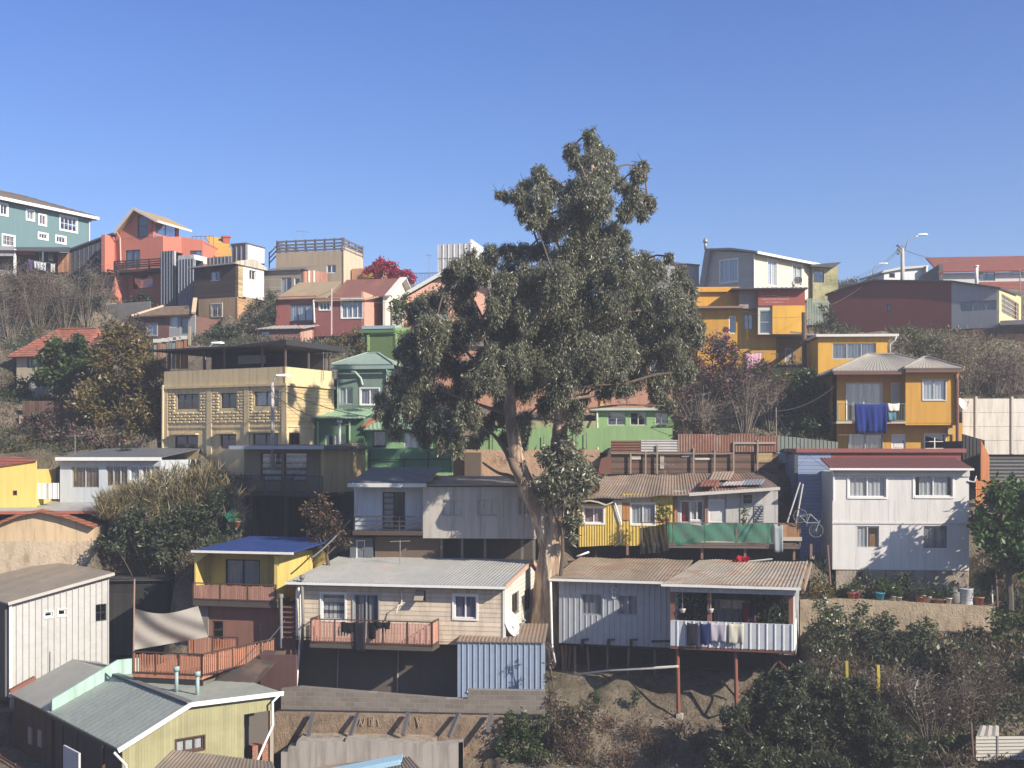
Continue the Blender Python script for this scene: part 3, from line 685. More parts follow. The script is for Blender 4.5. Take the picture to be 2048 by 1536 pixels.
# canvas, deck, dark sheet
H = House('canvas_screen', 'sagging beige canvas screen tied to a rusty pole above the deck', 'canvas', 268, 51.5, -3, 1300)
m = H.mb(); n, q = 26, 10; vs = []; fs = []
for j in range(q + 1):
    for i in range(n + 1):
        t, v = i / n, j / q; x = 268 + (396 + 20 * (1 - v) - 268) * t; top = 1216 + 16 * math.sin(t * math.pi) * (1 - t * .4) + (-4 * t); bot = 1300 - 26 * t
        vs.append(H.p3(x, bot + (top - bot) * v, .12 * math.sin(t * 4 + v * 3) + .09 * math.sin((t + v * .7) * 13) * (1 - v * .5)))
for j in range(q):
    for i in range(n): a = j * (n + 1) + i; fs.append((a, a + 1, a + n + 2, a + n + 1))
m.add(vs, fs); b = len(m.v); m.v += [(x, y + .015, z) for x, y, z in m.v]; m.f += [tuple(b + i for i in f[::-1]) for f in fs]
m.build('canvas', cloth((.36, .33, .29)), H.root, True)
m = H.mb(); m.tube([H.p3(267, 1320, -.05), H.p3(269, 1158, -.05)], .035, 6); m.build('pole', flat((.3, .2, .16)), H.root)
H = House('deck', 'raised wooden deck with red-brown slatted railings at lower left', 'deck', 270, 49, -12, 1352)
DK = planks((.40, .175, .105), .12, 'xy', .35, 0.)
u0, z0 = H.loc(266, 1347); u1 = H.u(404); z1 = H.loc(335, 1306)[1]; z0 = H.loc(335, 1350)[1]
uR = H.loc(490, 1300, 3.6)[0]
H.slab(u0, u1, 0, 4.4, z0 - .14, z0, DK, 'deck_floor'); H.slab(u0, u1, .02, .12, z0 - .5, z0 - .15, DARKM, 'beam')
H.railing([(u0, 0), (u1, 0), (u1 + 1.2, 4.4)], z0 + .06, z1, nb=.12, mats=(flat((.06, .04, .032)), DK), slat=.07, npost=1.)
H.railing([(u0 + .3, 4.2), (u1 - .4, 4.2)], z0 + .06, z1 + .02, nb=.12, mats=(flat((.06, .04, .032)), DK), slat=.07, npost=1.)
H = House('lean_to_roof', 'dark brown sheet leaning down beside the wooden deck', 'roof sheet', 430, 49.5, -10, 1420)
H.sheet(H.p3(428, 1362, 0), H.p3(512, 1366, 0), H.p3(572, 1302, 2.6), H.p3(492, 1298, 2.6), tin((.075, .06, .055), .3, (.1, .07, .05)), None, .05, 'sheet')
for px in (440, 505): m = H.mb(); m.beam(H.p3(px, 1364, .1), H.p3(px, 1425, .1), .09); m.build('post', BROWNM, H.root)
H.at(1.8).wall(520, 592, 1310, 1420, paint((.10, .05, .045)), name='wall')

# --- pale blue / grey shack row behind the white house
H = House('house', 'pale blue room with dark slate roof, open sliding door and thin railing', 'house', 708, 58.5, -5, 1068)
PB2 = paint((.50, .54, .58), .08, .2)
H.at(1.1).wall(708, 846, 966, 1066, PB2, [W(765, 984, 810, 1058, fc=DARKM, door=1, cur='bd', cs=[(0, .48)])]); H.body(708, 846, 5, 968, PB2, y0=1.27)
H.shed(697, 852, 966, 935, .3, 5, tin((.085, .095, .125), .0, var=.1, metal=0), (.5, .025)); H.gutter(flat((.5, .5, .5)), .1, .2)
z0, z1 = H.loc(775, 1062, 0)[1], H.loc(775, 1033, 0)[1]
H.slab(H.u(706), H.u(846), -.1, 1.1, z0 - .2, z0, flat((.07, .05, .04)), 'balcony_floor')
H.railing([(H.u(709), 0), (H.u(844), 0)], z0 + .02, z1, rails=(.33, .66, 1), nb=0, mats=(flat((.045, .04, .04)), None))
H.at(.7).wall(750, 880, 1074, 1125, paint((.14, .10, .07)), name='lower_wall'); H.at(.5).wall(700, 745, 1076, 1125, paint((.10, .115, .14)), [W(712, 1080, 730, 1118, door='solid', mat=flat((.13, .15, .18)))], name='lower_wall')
H.apron(695, 850, -1, 5.2, 1128); H.tube([(706, 966, -.4), (712, 985, 1.0), (712, 1030, 1.05)], .04, WHITE)
H = House('house', 'grey fibre-board shack on stilts behind the eucalyptus trunk', 'house', 846, 58.3, -5, 1076)
GB = paint((.40, .375, .345), .12, .3)
H.wall(846, 1072, 974, 1077, GB, [W(883, 999, 926, 1032, cur='white', fc=flat((.36, .34, .31))), W(954, 998, 996, 1032, fc=flat((.36, .34, .31)), cur='white', nv=3), W(1036, 992, 1061, 1030, nv=3, fc=flat((.4, .4, .38)))])
H.body(846, 1072, 5.5, 976, GB); H.shed(846, 1074, 970, 952, .3, 5, tin((.20, .165, .135), .3, (.15, .1, .07)), None, wob=.015)
H.apron(846, 1080, -1, 5.7, 1132); m = H.mb()
for px in (905, 960, 1006, 1047): u = H.u(px); H.slab(u - .02, u + .02, -.025, .0, .05, H.loc(px, 976)[1], flat((.34, .32, .29)), 'batten')
for px in (883, 924, 970, 1044, 1068): u, z = H.loc(px, 1130, .4); m = H.mb(); m.box(u - .06, u + .06, .4, .52, z, 0); m.build('stilt', flat((.16, .14, .12)), H.root)
H.at(2.2).wall(848, 1070, 1078, 1135, paint((.06, .05, .045)), name='lower_wall')  # near-black sheet painted for the shade under the floor

# --- tin-clad house with porch, right of centre
H = House('house', 'grey tin-clad house on stilts with rusty corrugated roof and open plant-lined porch', 'house', 1118, 55, -15, 1292)
TG = tin((.34, .36, .39), .05, (.2, .18, .17), var=.08, metal=.1, sheet=.9)
H.wall(1118, 1400, 1166, 1292, TG, [W(1163, 1188, 1203, 1230, cur='grey', fc=flat((.25, .26, .27)), nv=1), W(1235, 1190, 1276, 1231, cur='grey', fc=flat((.3, .31, .32)))], corr=(.26, .028, 'rib'))
H.wall(1400, 1592, 1172, 1292, paint((.03, .034, .03), .4), [W(1428, 1199, 1500, 1288, cur='grey', door=1, fc=flat((.2, .2, .2)))], name='wall')
H.body(1118, 1592, 6, 1172, TG, zb=.0)
yp = -2.3; uL, uR = H.u(1341, yp), H.u(1588, yp)
ztop, zbar, zbot, zbeam, zb2 = H.loc(1465, 1172, yp)[1], H.loc(1465, 1246, yp)[1], H.loc(1465, 1297, yp)[1], H.loc(1465, 1186, yp)[1], H.loc(1465, 1293, yp)[1]
P = H.turn(uL, yp, 0)
TWH = tin((.50, .52, .55), .03, (.3, .28, .26), var=.06, metal=.1)
P.wall(1341, 1588, 1245, 1297, TWH, corr=(.34, .03, 'rib'), name='porch_wall', th=.1); P.wall(1341, 1588, 1172, 1187, TWH, corr=(.2, .04, 'rib'), name='porch_valance', th=.08)
Q = P.right(1588); TW2 = tin((.62, .63, .62), .03, (.4, .38, .35), var=.05, metal=.05); dR = 2.3
zz = lambda py: H.loc(1465, py, yp)[1]
def sidepanel(z0, z1, n):
    m = Q.mb(); k = int(dR / .3)
    for i in range(k):
        a, b = dR * i / k, dR * (i + 1) / k; m.quad((a, 0, z0), (a + .22, 0, z0), (a + .22, 0, z1), (a, 0, z1)); m.quad((a + .22, 0, z0), (b - .04, -.04, z0), (b - .04, -.04, z1), (a + .22, 0, z1)); m.quad((b - .04, -.04, z0), (b, 0, z0), (b, 0, z1), (b - .04, -.04, z1))
    m.quad((dR, .06, z0), (0, .06, z0), (0, .06, z1), (dR, .06, z1)); m.quad((0, 0, z1), (dR, 0, z1), (dR, .06, z1), (0, .06, z1)); m.build(n, TW2, H.root)
sidepanel(zbot - H.zb * 0, zbar, 'porch_wall'); sidepanel(zbeam, ztop, 'porch_valance')
m = Q.mb(); 
for a in (.25, 1.55): m.box(a - .04, a + .04, -.02, .06, zbar, zbeam)
m.box(.25, 1.55, -.02, .06, zbar + .25, zbar + .3); m.build('side_window_frame', WHITE, H.root)
m = H.mb(); m.box(uL, uR, yp, -.02, zbot - .12, zbot + .02); m.build('porch_floor', flat((.14, .06, .045)), H.root)
PB_ = flat((.19, .085, .055))
for px in (1345, 1419, 1582):
    u = H.u(px, yp + .15); m = H.mb(); m.box(u - .09, u + .09, yp + .12, yp + .28, zbar - .05, zbeam + .02)
    if px > 1500: m.prism([(u - .09, yp + .14, zbeam), (u - .38, yp + .14, zbeam), (u - .09, yp + .14, zbeam - .35)], (0, .1, 0))
    m.build('porch_post', PB_, H.root)
RU = tin((.35, .31, .26), .42, (.16, .10, .07), var=.3, streak=.5)
RL = tin((.28, .225, .17), .42, (.14, .09, .06), var=.25, streak=.5)
H.shed(1100, 1352, 1160, 1117, .45, 6.2, RL, CS, wob=.025); H.gutter(); ul, ur, y, z, yr, zr = H.re; 
zp = H.loc(1465, 1171, yp - .3)[1]; uA, uB = H.u(1324, yp - .3), H.u(1600, yp - .3)
H.sheet((uA, yp - .3, zp), (uB, yp - .3, zp), (uB + .15, yr, zr), (uA + .6, yr, zr), RU, CS, wob=.025); H.re = (uA, uB, yp - .3, zp, 0, 0); H.gutter()
H.tube([(1101, 1163, -.5), (1102, 1200, -.45), (1104, 1290, -.4), (1110, 1325, -.3)], .055, WHITE)
m = H.mb(); m.beam((uB + .18, yp - .3, zp - .05), (uB + .3, yr, zr - .05), .06, .2); m.build('fascia', flat((.35, .25, .18)), H.root)
# stilts
for px, a, b in ((1357, 1298, 1437), (1473, 1298, 1437)):
    m = H.mb(); m.tube([H.p3(px - 2, a, yp + .3), H.p3(px, b, yp + .3)], .085, 8); o = m.build('stilt', flat((.22, .075, .05)), H.root)
m = H.mb(); m.box(*[H.u(x, yp) for x in (1352, 1364)], yp + .1, yp + .5, H.loc(1357, 1444, yp)[1], H.loc(1357, 1430, yp)[1]); m.build('footing', flat((.42, .4, .36)), H.root)
for a, b in (((1443, 1360), (1472, 1395)), ((1516, 1358), (1474, 1398)), ((1535, 1300), (1575, 1340)), ((1570, 1302), (1538, 1345))): m = H.mb(); m.beam(H.p3(*a, yp + .5), H.p3(*b, yp + .35), .07); m.build('brace', flat((.12, .06, .045)), H.root)
for i, px in enumerate((1124, 1133, 1141, 1150, 1175, 1215, 1258, 1310)): m = H.mb(); m.tube([H.p3(px, 1290, .3 + .2 * (i % 3)), H.p3(px + rng.uniform(-4, 4), 1356, .3 + .2 * (i % 3))], .065, 6); m.build('stilt', flat((.17, .13, .10) if i % 2 else (.2, .1, .07)), H.root)
for px in (1165, 1217, 1262): m = H.mb(); u, z = H.loc(px, 1283, -.1); m.box(u - .06, u + .06, -.14, -.05, z - .25, z + .1); m.beam((u, -.1, z + .08), (u + .3, -.25, z + .12), .08); m.build('bracket', DARKM, H.root)
m = H.mb(); m.tube([H.p3(1303, 1283, -.2), H.p3(1345, 1282, -.2)], .05, 6); m.build('bracket', DARKM, H.root)
H.at(3.2).wall(1120, 1590, 1292, 1360, paint((.05, .045, .04)), name='underfloor_shade')  # dark sheet added to stand for the shade among the stilts
H.tube([(1122, 1353, -.4), (1220, 1341, -.5), (1356, 1333, yp + .1)], .06, flat((.42, .41, .39)), 'drainpipe')
TINH = H; H.apron(1086, 1595, -.4, 6, 1352)
for a, b, c, d, t, s2, l in ((1374, 1245, 1396, 1292, (.02, .018, .025), None, 'dark patterned trousers hanging on the porch wall'), (1400, 1246, 1419, 1290, (.018, .028, .10), None, 'navy blue trousers hanging on the porch wall'),
                             (1420, 1244, 1453, 1285, (.40, .36, .42), (.46, .43, .47), 'lavender towel hanging on the porch wall'), (1456, 1246, 1488, 1288, (.58, .55, .46), (.46, .45, .36), 'cream striped towel hanging on the porch wall')):
    hang(H, a, b, c, d, yp - .09, cloth(t, s2, .2), 'hanging_cloth', l, 'laundry', 'washing on the porch wall')
for px, l in ((1365, 'white hanging flower pot at the left opening of the porch'), (1421, 'white hanging flower pot beside the middle porch post')):
    w = H.world(*(lambda a: (a[0], yp + .1, a[1]))(H.loc(px, 1226, yp + .1))); t = empty('hanging_pot', l, 'flower pot', w, 0, 'hanging pots in the porch')
    m = MB(); m.lathe((0, 0, 0), [(.05, 0), (.1, .04), (.14, .16), (.15, .18)], 10); m.build('pot', flat((.55, .5, .47)), t, True); m = MB(); m.tube([(0, 0, .18), (0, 0, .85)], .012, 4); m.build('cord', ALU, t)
w = H.world(*(lambda a: (a[0], -.08, a[1]))(H.loc(1228, 1180, -.08))); m = MB()
pts = [(.18 * (1 if i % 2 == 0 else .42) * math.sin(i * math.pi / 5), 0, .18 * (1 if i % 2 == 0 else .42) * math.cos(i * math.pi / 5)) for i in range(11)]
for a, b in zip(pts[:-1], pts[1:]): m.beam(a, b, .035)
for a in (-.07, .07): m.beam((a, 0, -.12), (a, 0, -.36), .03)
m.beam((-.09, 0, -.36), (.09, 0, -.36), .03)
o = m.build('star_ornament', flat((.62, .62, .62)), None); o.location = w; tag(o, 'white wire star ornament on the grey tin wall', 'ornament')
hang(H, 1484, 1205, 1512, 1246, -.6, cloth((.015, .018, .05), (.26, .02, .03), .5), 'hanging_garment', 'navy and red jacket hanging inside the porch', 'clothing')
# ================================================================== right, middle row
# --- yellow shack with green net walkway
H = House('house', 'patchwork yellow shack with rusty roof and green net walkway right of the tree', 'house', 1157, 61.5, -6, 1092)
YT = tin((.50, .36, .075), .12, (.25, .17, .07), var=.15, metal=.0)
H.wall(1157, 1228, 1008, [(1157, 1094), (1228, 1090)], YT, [W(1168, 1015, 1207, 1046, cur='pink', tr=.08)], corr=(.13, .03, 'sin'))
BEI = paint((.50, .46, .40), .2, .4)
H.wall(1228, 1244, 1000, 1044, BEI); H.wall(1228, 1244, 1044, 1091, YT)
H.at(.15).wall(1244, 1346, 988, 1092, YT, [W(1262, 1007, 1310, 1049, cur='pale', nv=2, tr=.06, cs=[(.05, .5), (.5, .93)])], corr=(.17, .03, 'sin'))
H.pbox(1244, 992, 1300, 1005, .06, .13, BEI, 'panel'); H.pbox(1245, 1007, 1259, 1040, .06, .13, planks((.36, .17, .06), .25, 'xy'), 'panel')
GP = paint((.44, .43, .42), .12, .35)
H.at(.5).wall(1346, 1556, 982, 1092, GP, [W(1361, 1001, 1380, 1046, cur='red', nv=1, cs=[(0, 1)], door=1), W(1381, 1001, 1407, 1041, cur='white', fc=WHITE, cs=[(0, .6)]), W(1417, 999, 1449, 1046, door='solid', mat=flat((.56, .55, .54))), W(1487, 990, 1504, 1007, nv=1, nh=3, fc=DARKM, tint=.2)])
m = H.mb(); m.box(H.u(1510), H.u(1529), .46, .48, H.loc(1520, 1046)[1], H.loc(1520, 1009)[1])
for i in range(7): a = H.p3(1511, 1012 + i * 5, .445); b = H.p3(1528, 1012 + i * 5, .445); m.beam(a, b, .06, .03)
m.build('louvre', flat((.3, .3, .3)), H.root)
for px in (1349, 1410): H.pbox(px, 990, px + 6, 1046, .38, .46, planks((.38, .2, .13), .3, 'xy'), 'door_post')
for px in (1451, 1480): H.pbox(px, 985, px + 1.5, 1046, .46, .497, flat((.2, .2, .2)), 'batten')
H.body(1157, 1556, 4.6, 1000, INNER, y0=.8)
RA = tin((.27, .21, .16), .35, (.15, .09, .06), var=.35, streak=.55); RB = tin((.25, .19, .15), .45, (.17, .08, .055), var=.4)
H.sheet(H.p3(1166, 998, -.35), H.p3(1380, 990, -.35), H.p3(1372, 948, 4.4), H.p3(1208, 952, 4.4), RA, CS, .05, wob=.03)
H.sheet(H.p3(1378, 990, -.3), H.p3(1560, 977, -.3), H.p3(1520, 947, 4.4), H.p3(1371, 948, 4.4), RB, CS, .05, wob=.03)
for a, b, c, d, t in ((1425, 946, 1468, 963, (.34, .27, .21)), (1450, 966, 1490, 974, (.40, .40, .39)), (1405, 962, 1440, 976, (.2, .08, .055)), (1485, 962, 1530, 973, (.22, .25, .28))):
    y0 = 4.2 - (b - 948) * .15; y1 = 4.2 - (d - 948) * .15
    H.sheet(H.p3(a - 8, d - 3, max(y1, 0)), H.p3(c - 8, d - 4, max(y1, 0)), H.p3(c, b - 3, y0), H.p3(a, b - 2, y0), tin(t, .25), CS, .03, 'roof_patch')
m = H.mb(); m.beam(H.p3(1378, 989, -.32), H.p3(1560, 977, -.32), .06, .16); m.build('fascia', flat((.48, .45, .42)), H.root)
m = H.mb(); pts = [H.p3(x, y, -.25) for x, y in ((1157, 1003), (1180, 1001), (1196, 1004), (1212, 1010), (1226, 1004))]
for a, b in zip(pts[:-1], pts[1:]): m.beam(a, b, .5, .06)
m.build('awning', cloth((.5, .46, .4)), H.root)
# walkway
yw = -1.3
zf = H.loc(1440, 1090, yw)[1]; zr_ = H.loc(1440, 1046, yw)[1]; uA, uB = H.u(1284, yw), H.u(1600, yw)
H.slab(uA, uB, yw, .45, zf - .16, zf, flat((.13, .10, .08)), 'walkway_floor')
H.railing([(uA, yw), (uB, yw)], zf + .02, zr_, nb=0, mats=(flat((.14, .11, .09)), None), npost=1.5)
def netting(x0, x1, pts, mat, name):
    m = H.mb(); n = 30; vs = []; fs = []
    for j in range(7):
        for i in range(n + 1):
            t = i / n; px = x0 + (x1 - x0) * t; tp = np.interp(t, [p[0] for p in pts], [p[1] for p in pts]); bt = np.interp(t, [p[0] for p in pts], [p[2] for p in pts])
            vs.append(H.p3(px, bt + (tp - bt) * j / 6, yw - .05 + .05 * math.sin(t * 37 + j) + .05 * math.sin(t * 13)))
    for j in range(6):
        for i in range(n): a = j * (n + 1) + i; fs.append((a, a + 1, a + n + 2, a + n + 1))
    m.add(vs, fs); return m.build(name, mat, H.root, True)
netting(1334, 1548, [(0, 1046, 1092), (.2, 1047, 1090), (.33, 1052, 1083), (.45, 1045, 1082), (.75, 1048, 1085), (1, 1046, 1086)], net((.03, .15, .10), .86), 'green_net')
netting(1280, 1338, [(0, 1056, 1108), (.5, 1052, 1106), (1, 1045, 1100)], net((.03, .03, .028), .95), 'black_net')
H.pbox(1560, 1049, 1598, 1078, yw - .06, yw + .3, planks((.35, .19, .10), .5, 'xy', .4, .3), 'plywood_panel')
H.pbox(1563, 1074, 1604, 1082, yw - .08, yw + .32, flat((.42, .36, .28)), 'plank')
hang(H, 1548, 1050, 1566, 1105, yw - .12, cloth((.27, .31, .33)), 'hanging_cloth', 'grey sheet hanging at the right end of the green net', 'laundry')
for px, b in ((1318, 1105), (1404, 1118), (1490, 1118), (1588, 1120), (1255, 1110), (1622, 1118)): m = H.mb(); m.beam(H.p3(px, 1088, yw + .3), H.p3(px, b, yw + .3), .12); m.build('stilt', flat((.2, .12, .09)), H.root)
H.at(1.8).wall(1165, 1600, 1092, 1130, paint((.035, .032, .03)), name='lower_wall')  # near-black sheet standing for the shade below the shack floor
m = H.mb()
for a, b in (((1574, 1046), (1600, 965)), ((1592, 1046), (1606, 968))): m.tube([H.p3(*a, yw), H.p3(*b, yw + .6)], .045, 6)
m.build('pole', flat((.36, .34, .32)), H.root)
H.tube([(1153, 1113, -.5), (1178, 1104, -.3)], .05, WHITE, 'drainpipe')
H.tube([(1228, 1000, -.1), (1242, 1044, -.1), (1242, 1085, -.1), (1230, 1092, -.1)], .035, WHITE)
SHACK = H; H.apron(1157, 1610, -1.6, 4.8, 1122)
def pot(w, r, h, mat, label, plant=True, lm=None, hgt=.5, group='flower pots', n=90):
    t = empty('flower_pot', label, 'flower pot', w, 0, group); m = MB(); m.lathe((0, 0, 0), [(r * .7, 0), (r, h * .85), (r * 1.1, h * .86), (r * 1.1, h), (r * .9, h), (r * .88, h * .9)], 12); m.build('pot', mat, t, True)
    if plant: t2 = leaves('plant', np.array([[0, 0, h + hgt * .45]]) + nr.normal(0, 1, (n, 3)) * [r * .8, r * .8, hgt * .28], .17, .05, -.1, lm or LEAFG, t)
    return t
# bicycle hung on the end of the walkway
def bicycle(w, rz, tilt, label):
    t = empty('bicycle', label, 'bicycle', w, rz); t.rotation_euler = (0, tilt, rz); Rw = .33
    fr = MB(); bb, hd, st, rw, fw = Vector((0, 0, 0)), Vector((.42, 0, .42)), Vector((-.16, 0, .45)), Vector((-.45, 0, .05)), Vector((.58, 0, .03))
    for a, b, r in ((bb, hd, .02), (bb, st, .018), (st, hd, .018), (bb, rw, .012), (st, rw, .012), (hd, fw, .018), (hd, hd + Vector((-.04, 0, .14)), .016)): fr.tube([a, b], r, 6)
    fr.build('frame', ALU, t)
    for c in (rw, fw):
        pts = [c + Vector((Rw * math.cos(i * math.pi / 12), 0, Rw * math.sin(i * math.pi / 12))) for i in range(25)]
        w_ = MB().tube(pts, .026, 6).build('wheel', flat((.10, .10, .10)), t, True); m = MB()
        for i in range(10): m.beam(c, c + Vector((Rw * math.cos(i * .628), 0, Rw * math.sin(i * .628))), .006)
        m.tube([c + Vector((0, -.04, 0)), c + Vector((0, .04, 0))], .03, 6); m.build('spokes', ALU, w_)
    m = MB(); h = hd + Vector((-.04, 0, .14)); m.tube([h + Vector((.06, -.3, .03)), h, h + Vector((.06, .3, .03))], .014, 6); m.build('handlebar', DARKM, t)
    m = MB(); s_ = st + Vector((-.03, 0, .1)); m.tube([st, s_], .014, 6); m.prism([s_ + Vector((-.15, -.07, 0)), s_ + Vector((.14, 0, .01)), s_ + Vector((-.15, .07, 0))], (0, 0, .05)); m.build('saddle', DARKM, t)
    m = MB(); m.tube([bb + Vector((0, -.05, 0)), bb + Vector((.12, -.06, -.12))], .012, 5); m.tube([bb + Vector((0, .05, 0)), bb + Vector((-.12, .06, .12))], .012, 5); m.lathe((0, 0, -.01), [(.09, 0), (.09, .01)], 10); m.build('crank', GREYM, t)
bicycle(SHACK.world(*(lambda a: (a[0], yw - .25, a[1]))(SHACK.loc(1613, 1046, yw - .25))), R(-8), R(42), 'silver bicycle hung on the end of the shack walkway')

# --- patchwork fence of rusty sheets
H = House('patchwork_fence', 'patchwork fence of rusty corrugated sheets and dark boards above the shack roof', 'fence', 1222, 66, -2, 945)
H.at(.1).wall(1222, 1556, 902, 948, planks((.12, .075, .055), .13, 'z', .7, .6), name='board_panel')
def hz(x0, y0, x1, y1, mat, y, pit=.14):
    u0, z1 = H.loc(x0, y0, y); u1, z0 = H.loc(x1, y1, y); m = H.mb(); n = max(3, int((z1 - z0) / pit * 4)); d = (z1 - z0) / n; am = .022
    for i in range(n): a, b = z0 + i * d, z0 + (i + 1) * d; ya, yb = y - am * math.sin(i * math.pi / 2), y - am * math.sin((i + 1) * math.pi / 2); m.quad((u0, ya, a), (u1, ya, a), (u1, yb, b), (u0, yb, b)); m.quad((u0, ya + .02, a), (u0, yb + .02, b), (u1, yb + .02, b), (u1, ya + .02, a))
    return m.build('sheet_panel', mat, H.root)
RUS = tin((.16, .085, .06), .7, (.10, .045, .032)); RUL = tin((.22, .145, .11), .55, (.125, .055, .038), sheet=.4, var=.5)
hz(1222, 881, 1282, 906, RUS, 0); hz(1282, 880, 1356, 904, tin((.42, .42, .42), .2), 0)
for a, b, t in ((1356, 1432, 868), (1432, 1457, 870), (1457, 1510, 867), (1510, 1556, 872)): H.wall(a, b, t, 904, RUL, corr=(.15, .025, 'sin'), name='sheet_panel', th=.03)
for px, t in ((1260, 905), (1290, 903), (1313, 890), (1386, 896), (1428, 900), (1466, 884), (1514, 880)): H.pbox(px, t, px + 3, 948, -.12, -.04, flat((.26, .21, .17)), 'post')
H.pbox(1466, 884, 1552, 888, -.1, -.03, flat((.3, .25, .2)), 'fence_rail'); H.pbox(1222, 905, 1466, 908, -.1, -.03, flat((.22, .17, .13)), 'fence_rail')
for a, b, c, d, t in ((1262, 911, 1282, 919, (.4, .36, .3)), (1363, 908, 1385, 914, (.34, .38, .42)), (1390, 916, 1425, 920, (.45, .42, .38)), (1513, 903, 1545, 925, (.33, .25, .13)), (1320, 908, 1328, 938, (.36, .32, .26))): H.pbox(a, b, c, d, .04, .09, planks(t, .12, 'z', .5), 'board')
H = House('rusty_panel', 'upright brick-red rusted sheet at the left end of the patchwork fence', 'panel', 1198, 65, -2, 945)
m = H.mb(); m.prism([H.p3(1196, 948), H.p3(1222, 948), H.p3(1222, 911), H.p3(1202, 917)], (0, .05, 0)); m.build('sheet', RUS, H.root)
H = House('metal_fence', 'green-grey corrugated metal fence left of the yellow house', 'fence', 1556, 68, 0, 905)
H.wall(1540, 1676, [(1540, 870), (1585, 874), (1676, 884)], 930, tin((.15, .19, .165), .05, metal=.0), corr=(.22, .03, 'rib'), th=.05)
m = H.mb(); m.tube([H.p3(1554, 1000, -.2), H.p3(1552, 815, -.2)], .03, 6); m.build('antenna_mast', flat((.25, .2, .18)), H.root)
hang(H, 1556, 904, 1578, 926, -1, cloth((.48, .52, .55)), 'hanging_cloth', 'white sheet hung beside the blue house wall', 'laundry')

# --- blue lap-sided building behind, then white two-storey house with red roof
H = House('house', 'blue lap-sided house with red capping behind the white two-storey house', 'house', 1596, 63.0, -5, 1140)
BL = siding((.20, .26, .40), .19, dirt=.15, gap=.3)
H.wall(1596, 1662, 900, 1150, BL); H.wall(1662, 1922, 900, 935, paint((.24, .065, .055), .15, .2)); l = H.turn(H.u(1596), 0, -90)
m = H.mb(); u = H.u(1596); z1 = H.loc(1596, 902)[1]; m.quad((u, 5, 0), (u, 0, 0), (u, 0, z1), (u, 5, z1 - .3)); m.build('wall', BL, H.root)
H.body(1598, 1922, 5, 905, BL, 'l')
m = H.mb(); z0, z1 = H.loc(1760, 905)[1], H.loc(1760, 897)[1]; m.box(H.u(1592), H.u(1931), -.15, 5.1, z0, z1); m.build('roof', flat((.25, .085, .075), .5), H.root)
H.pbox(1589, 905, 1596, 1000, -.05, .0, paint((.07, .08, .10)), 'wall_panel')
H = House('house', 'white two-storey house with red corrugated roof and four curtained windows', 'house', 1665, 59.5, -5, 1139)
WH = paint((.61, .595, .57), .06, .2, sc=.8)
H.wall(1665, 1938, 942, 1140, WH, [W(1698, 953, 1772, 994, cur='white', tr=.09), W(1829, 952, 1905, 993, cur='white', tr=.09, cs=[(.14, .48), (.36, .88)]),
    W(1713, 1052, 1758, 1096, cur='white', cs=[(.0, .5)], fc=flat((.45, .45, .45))), W(1847, 1052, 1894, 1096, cur='grey', fc=flat((.16, .16, .17)))])
H.body(1665, 1938, 3.4, 944, WH); H.re = None
H.shed(1660, 1946, 936, 916, .35, 2.6, tin((.19, .075, .066), .15, (.12, .05, .04), var=.08, metal=.0), (.17, .035, 'sin')); H.gutter(WHITE, .11, .11); ul, ur, y, z, yr, zr = H.re
H.slab(H.u(1664), H.u(1939), -.06, -.002, z - .42, z - .12, flat((.5, .49, .47)), 'fascia')
z0 = H.loc(1800, 1047)[1]; H.slab(H.u(1664), H.u(1939), -.04, -.002, z0 - .03, z0 + .05, flat((.5, .49, .47)), 'ledge')
H.pbox(1739, 1068, 1757, 1095, .11, .14, flat((.40, .19, .06)), 'window_board')
m = H.mb(); m.tube([H.p3(1662, 938, -.4), H.p3(1667, 950, -.1), H.p3(1667, 1000, -.05)], .045, 7); m.build('downpipe', WHITE, H.root)
for px in (1712, 1781, 1803): u = H.u(px); H.slab(u - .006, u + .006, -.004, .0, .1, H.loc(px, 1050)[1], flat((.42, .41, .39)), 'panel_joint')
for px in (1700, 1777, 1790, 1855): u = H.u(px); H.slab(u - .006, u + .006, -.004, .0, H.loc(px, 1045)[1], H.loc(px, 1000)[1], flat((.42, .41, .39)), 'panel_joint')
H.at(.05).wall(1672, 1938, 1140, 1215, rough_stone((.38, .33, .27), (.28, .23, .18), 1.2, (.1, .085, .065)), name='foundation', th=.3); H.apron(1670, 1940, -.6, 3.4, 1205)
m = H.mb(); u, z = H.loc(1936, 962, -.05); m.tube([(u, -.03, z), (u + .3, -.1, z - .05), (u + .38, -.1, z + .25)], .035, 6); m.build('bracket', WHITE, H.root)
# garden wall with pots
H = House('garden_wall', 'cracked concrete garden wall with flower pots on top below the white house', 'wall', 1690, 57, -4, 1255)
GW = rough_stone((.38, .31, .22), (.28, .22, .15), 1.1, (.10, .08, .06))
H.wall(1600, 1995, [(1600, 1200), (1700, 1199), (1995, 1214)], 1290, GW, th=1.2); TW_ = H; H.apron(1600, 2010, -1.2, .3, 1256)

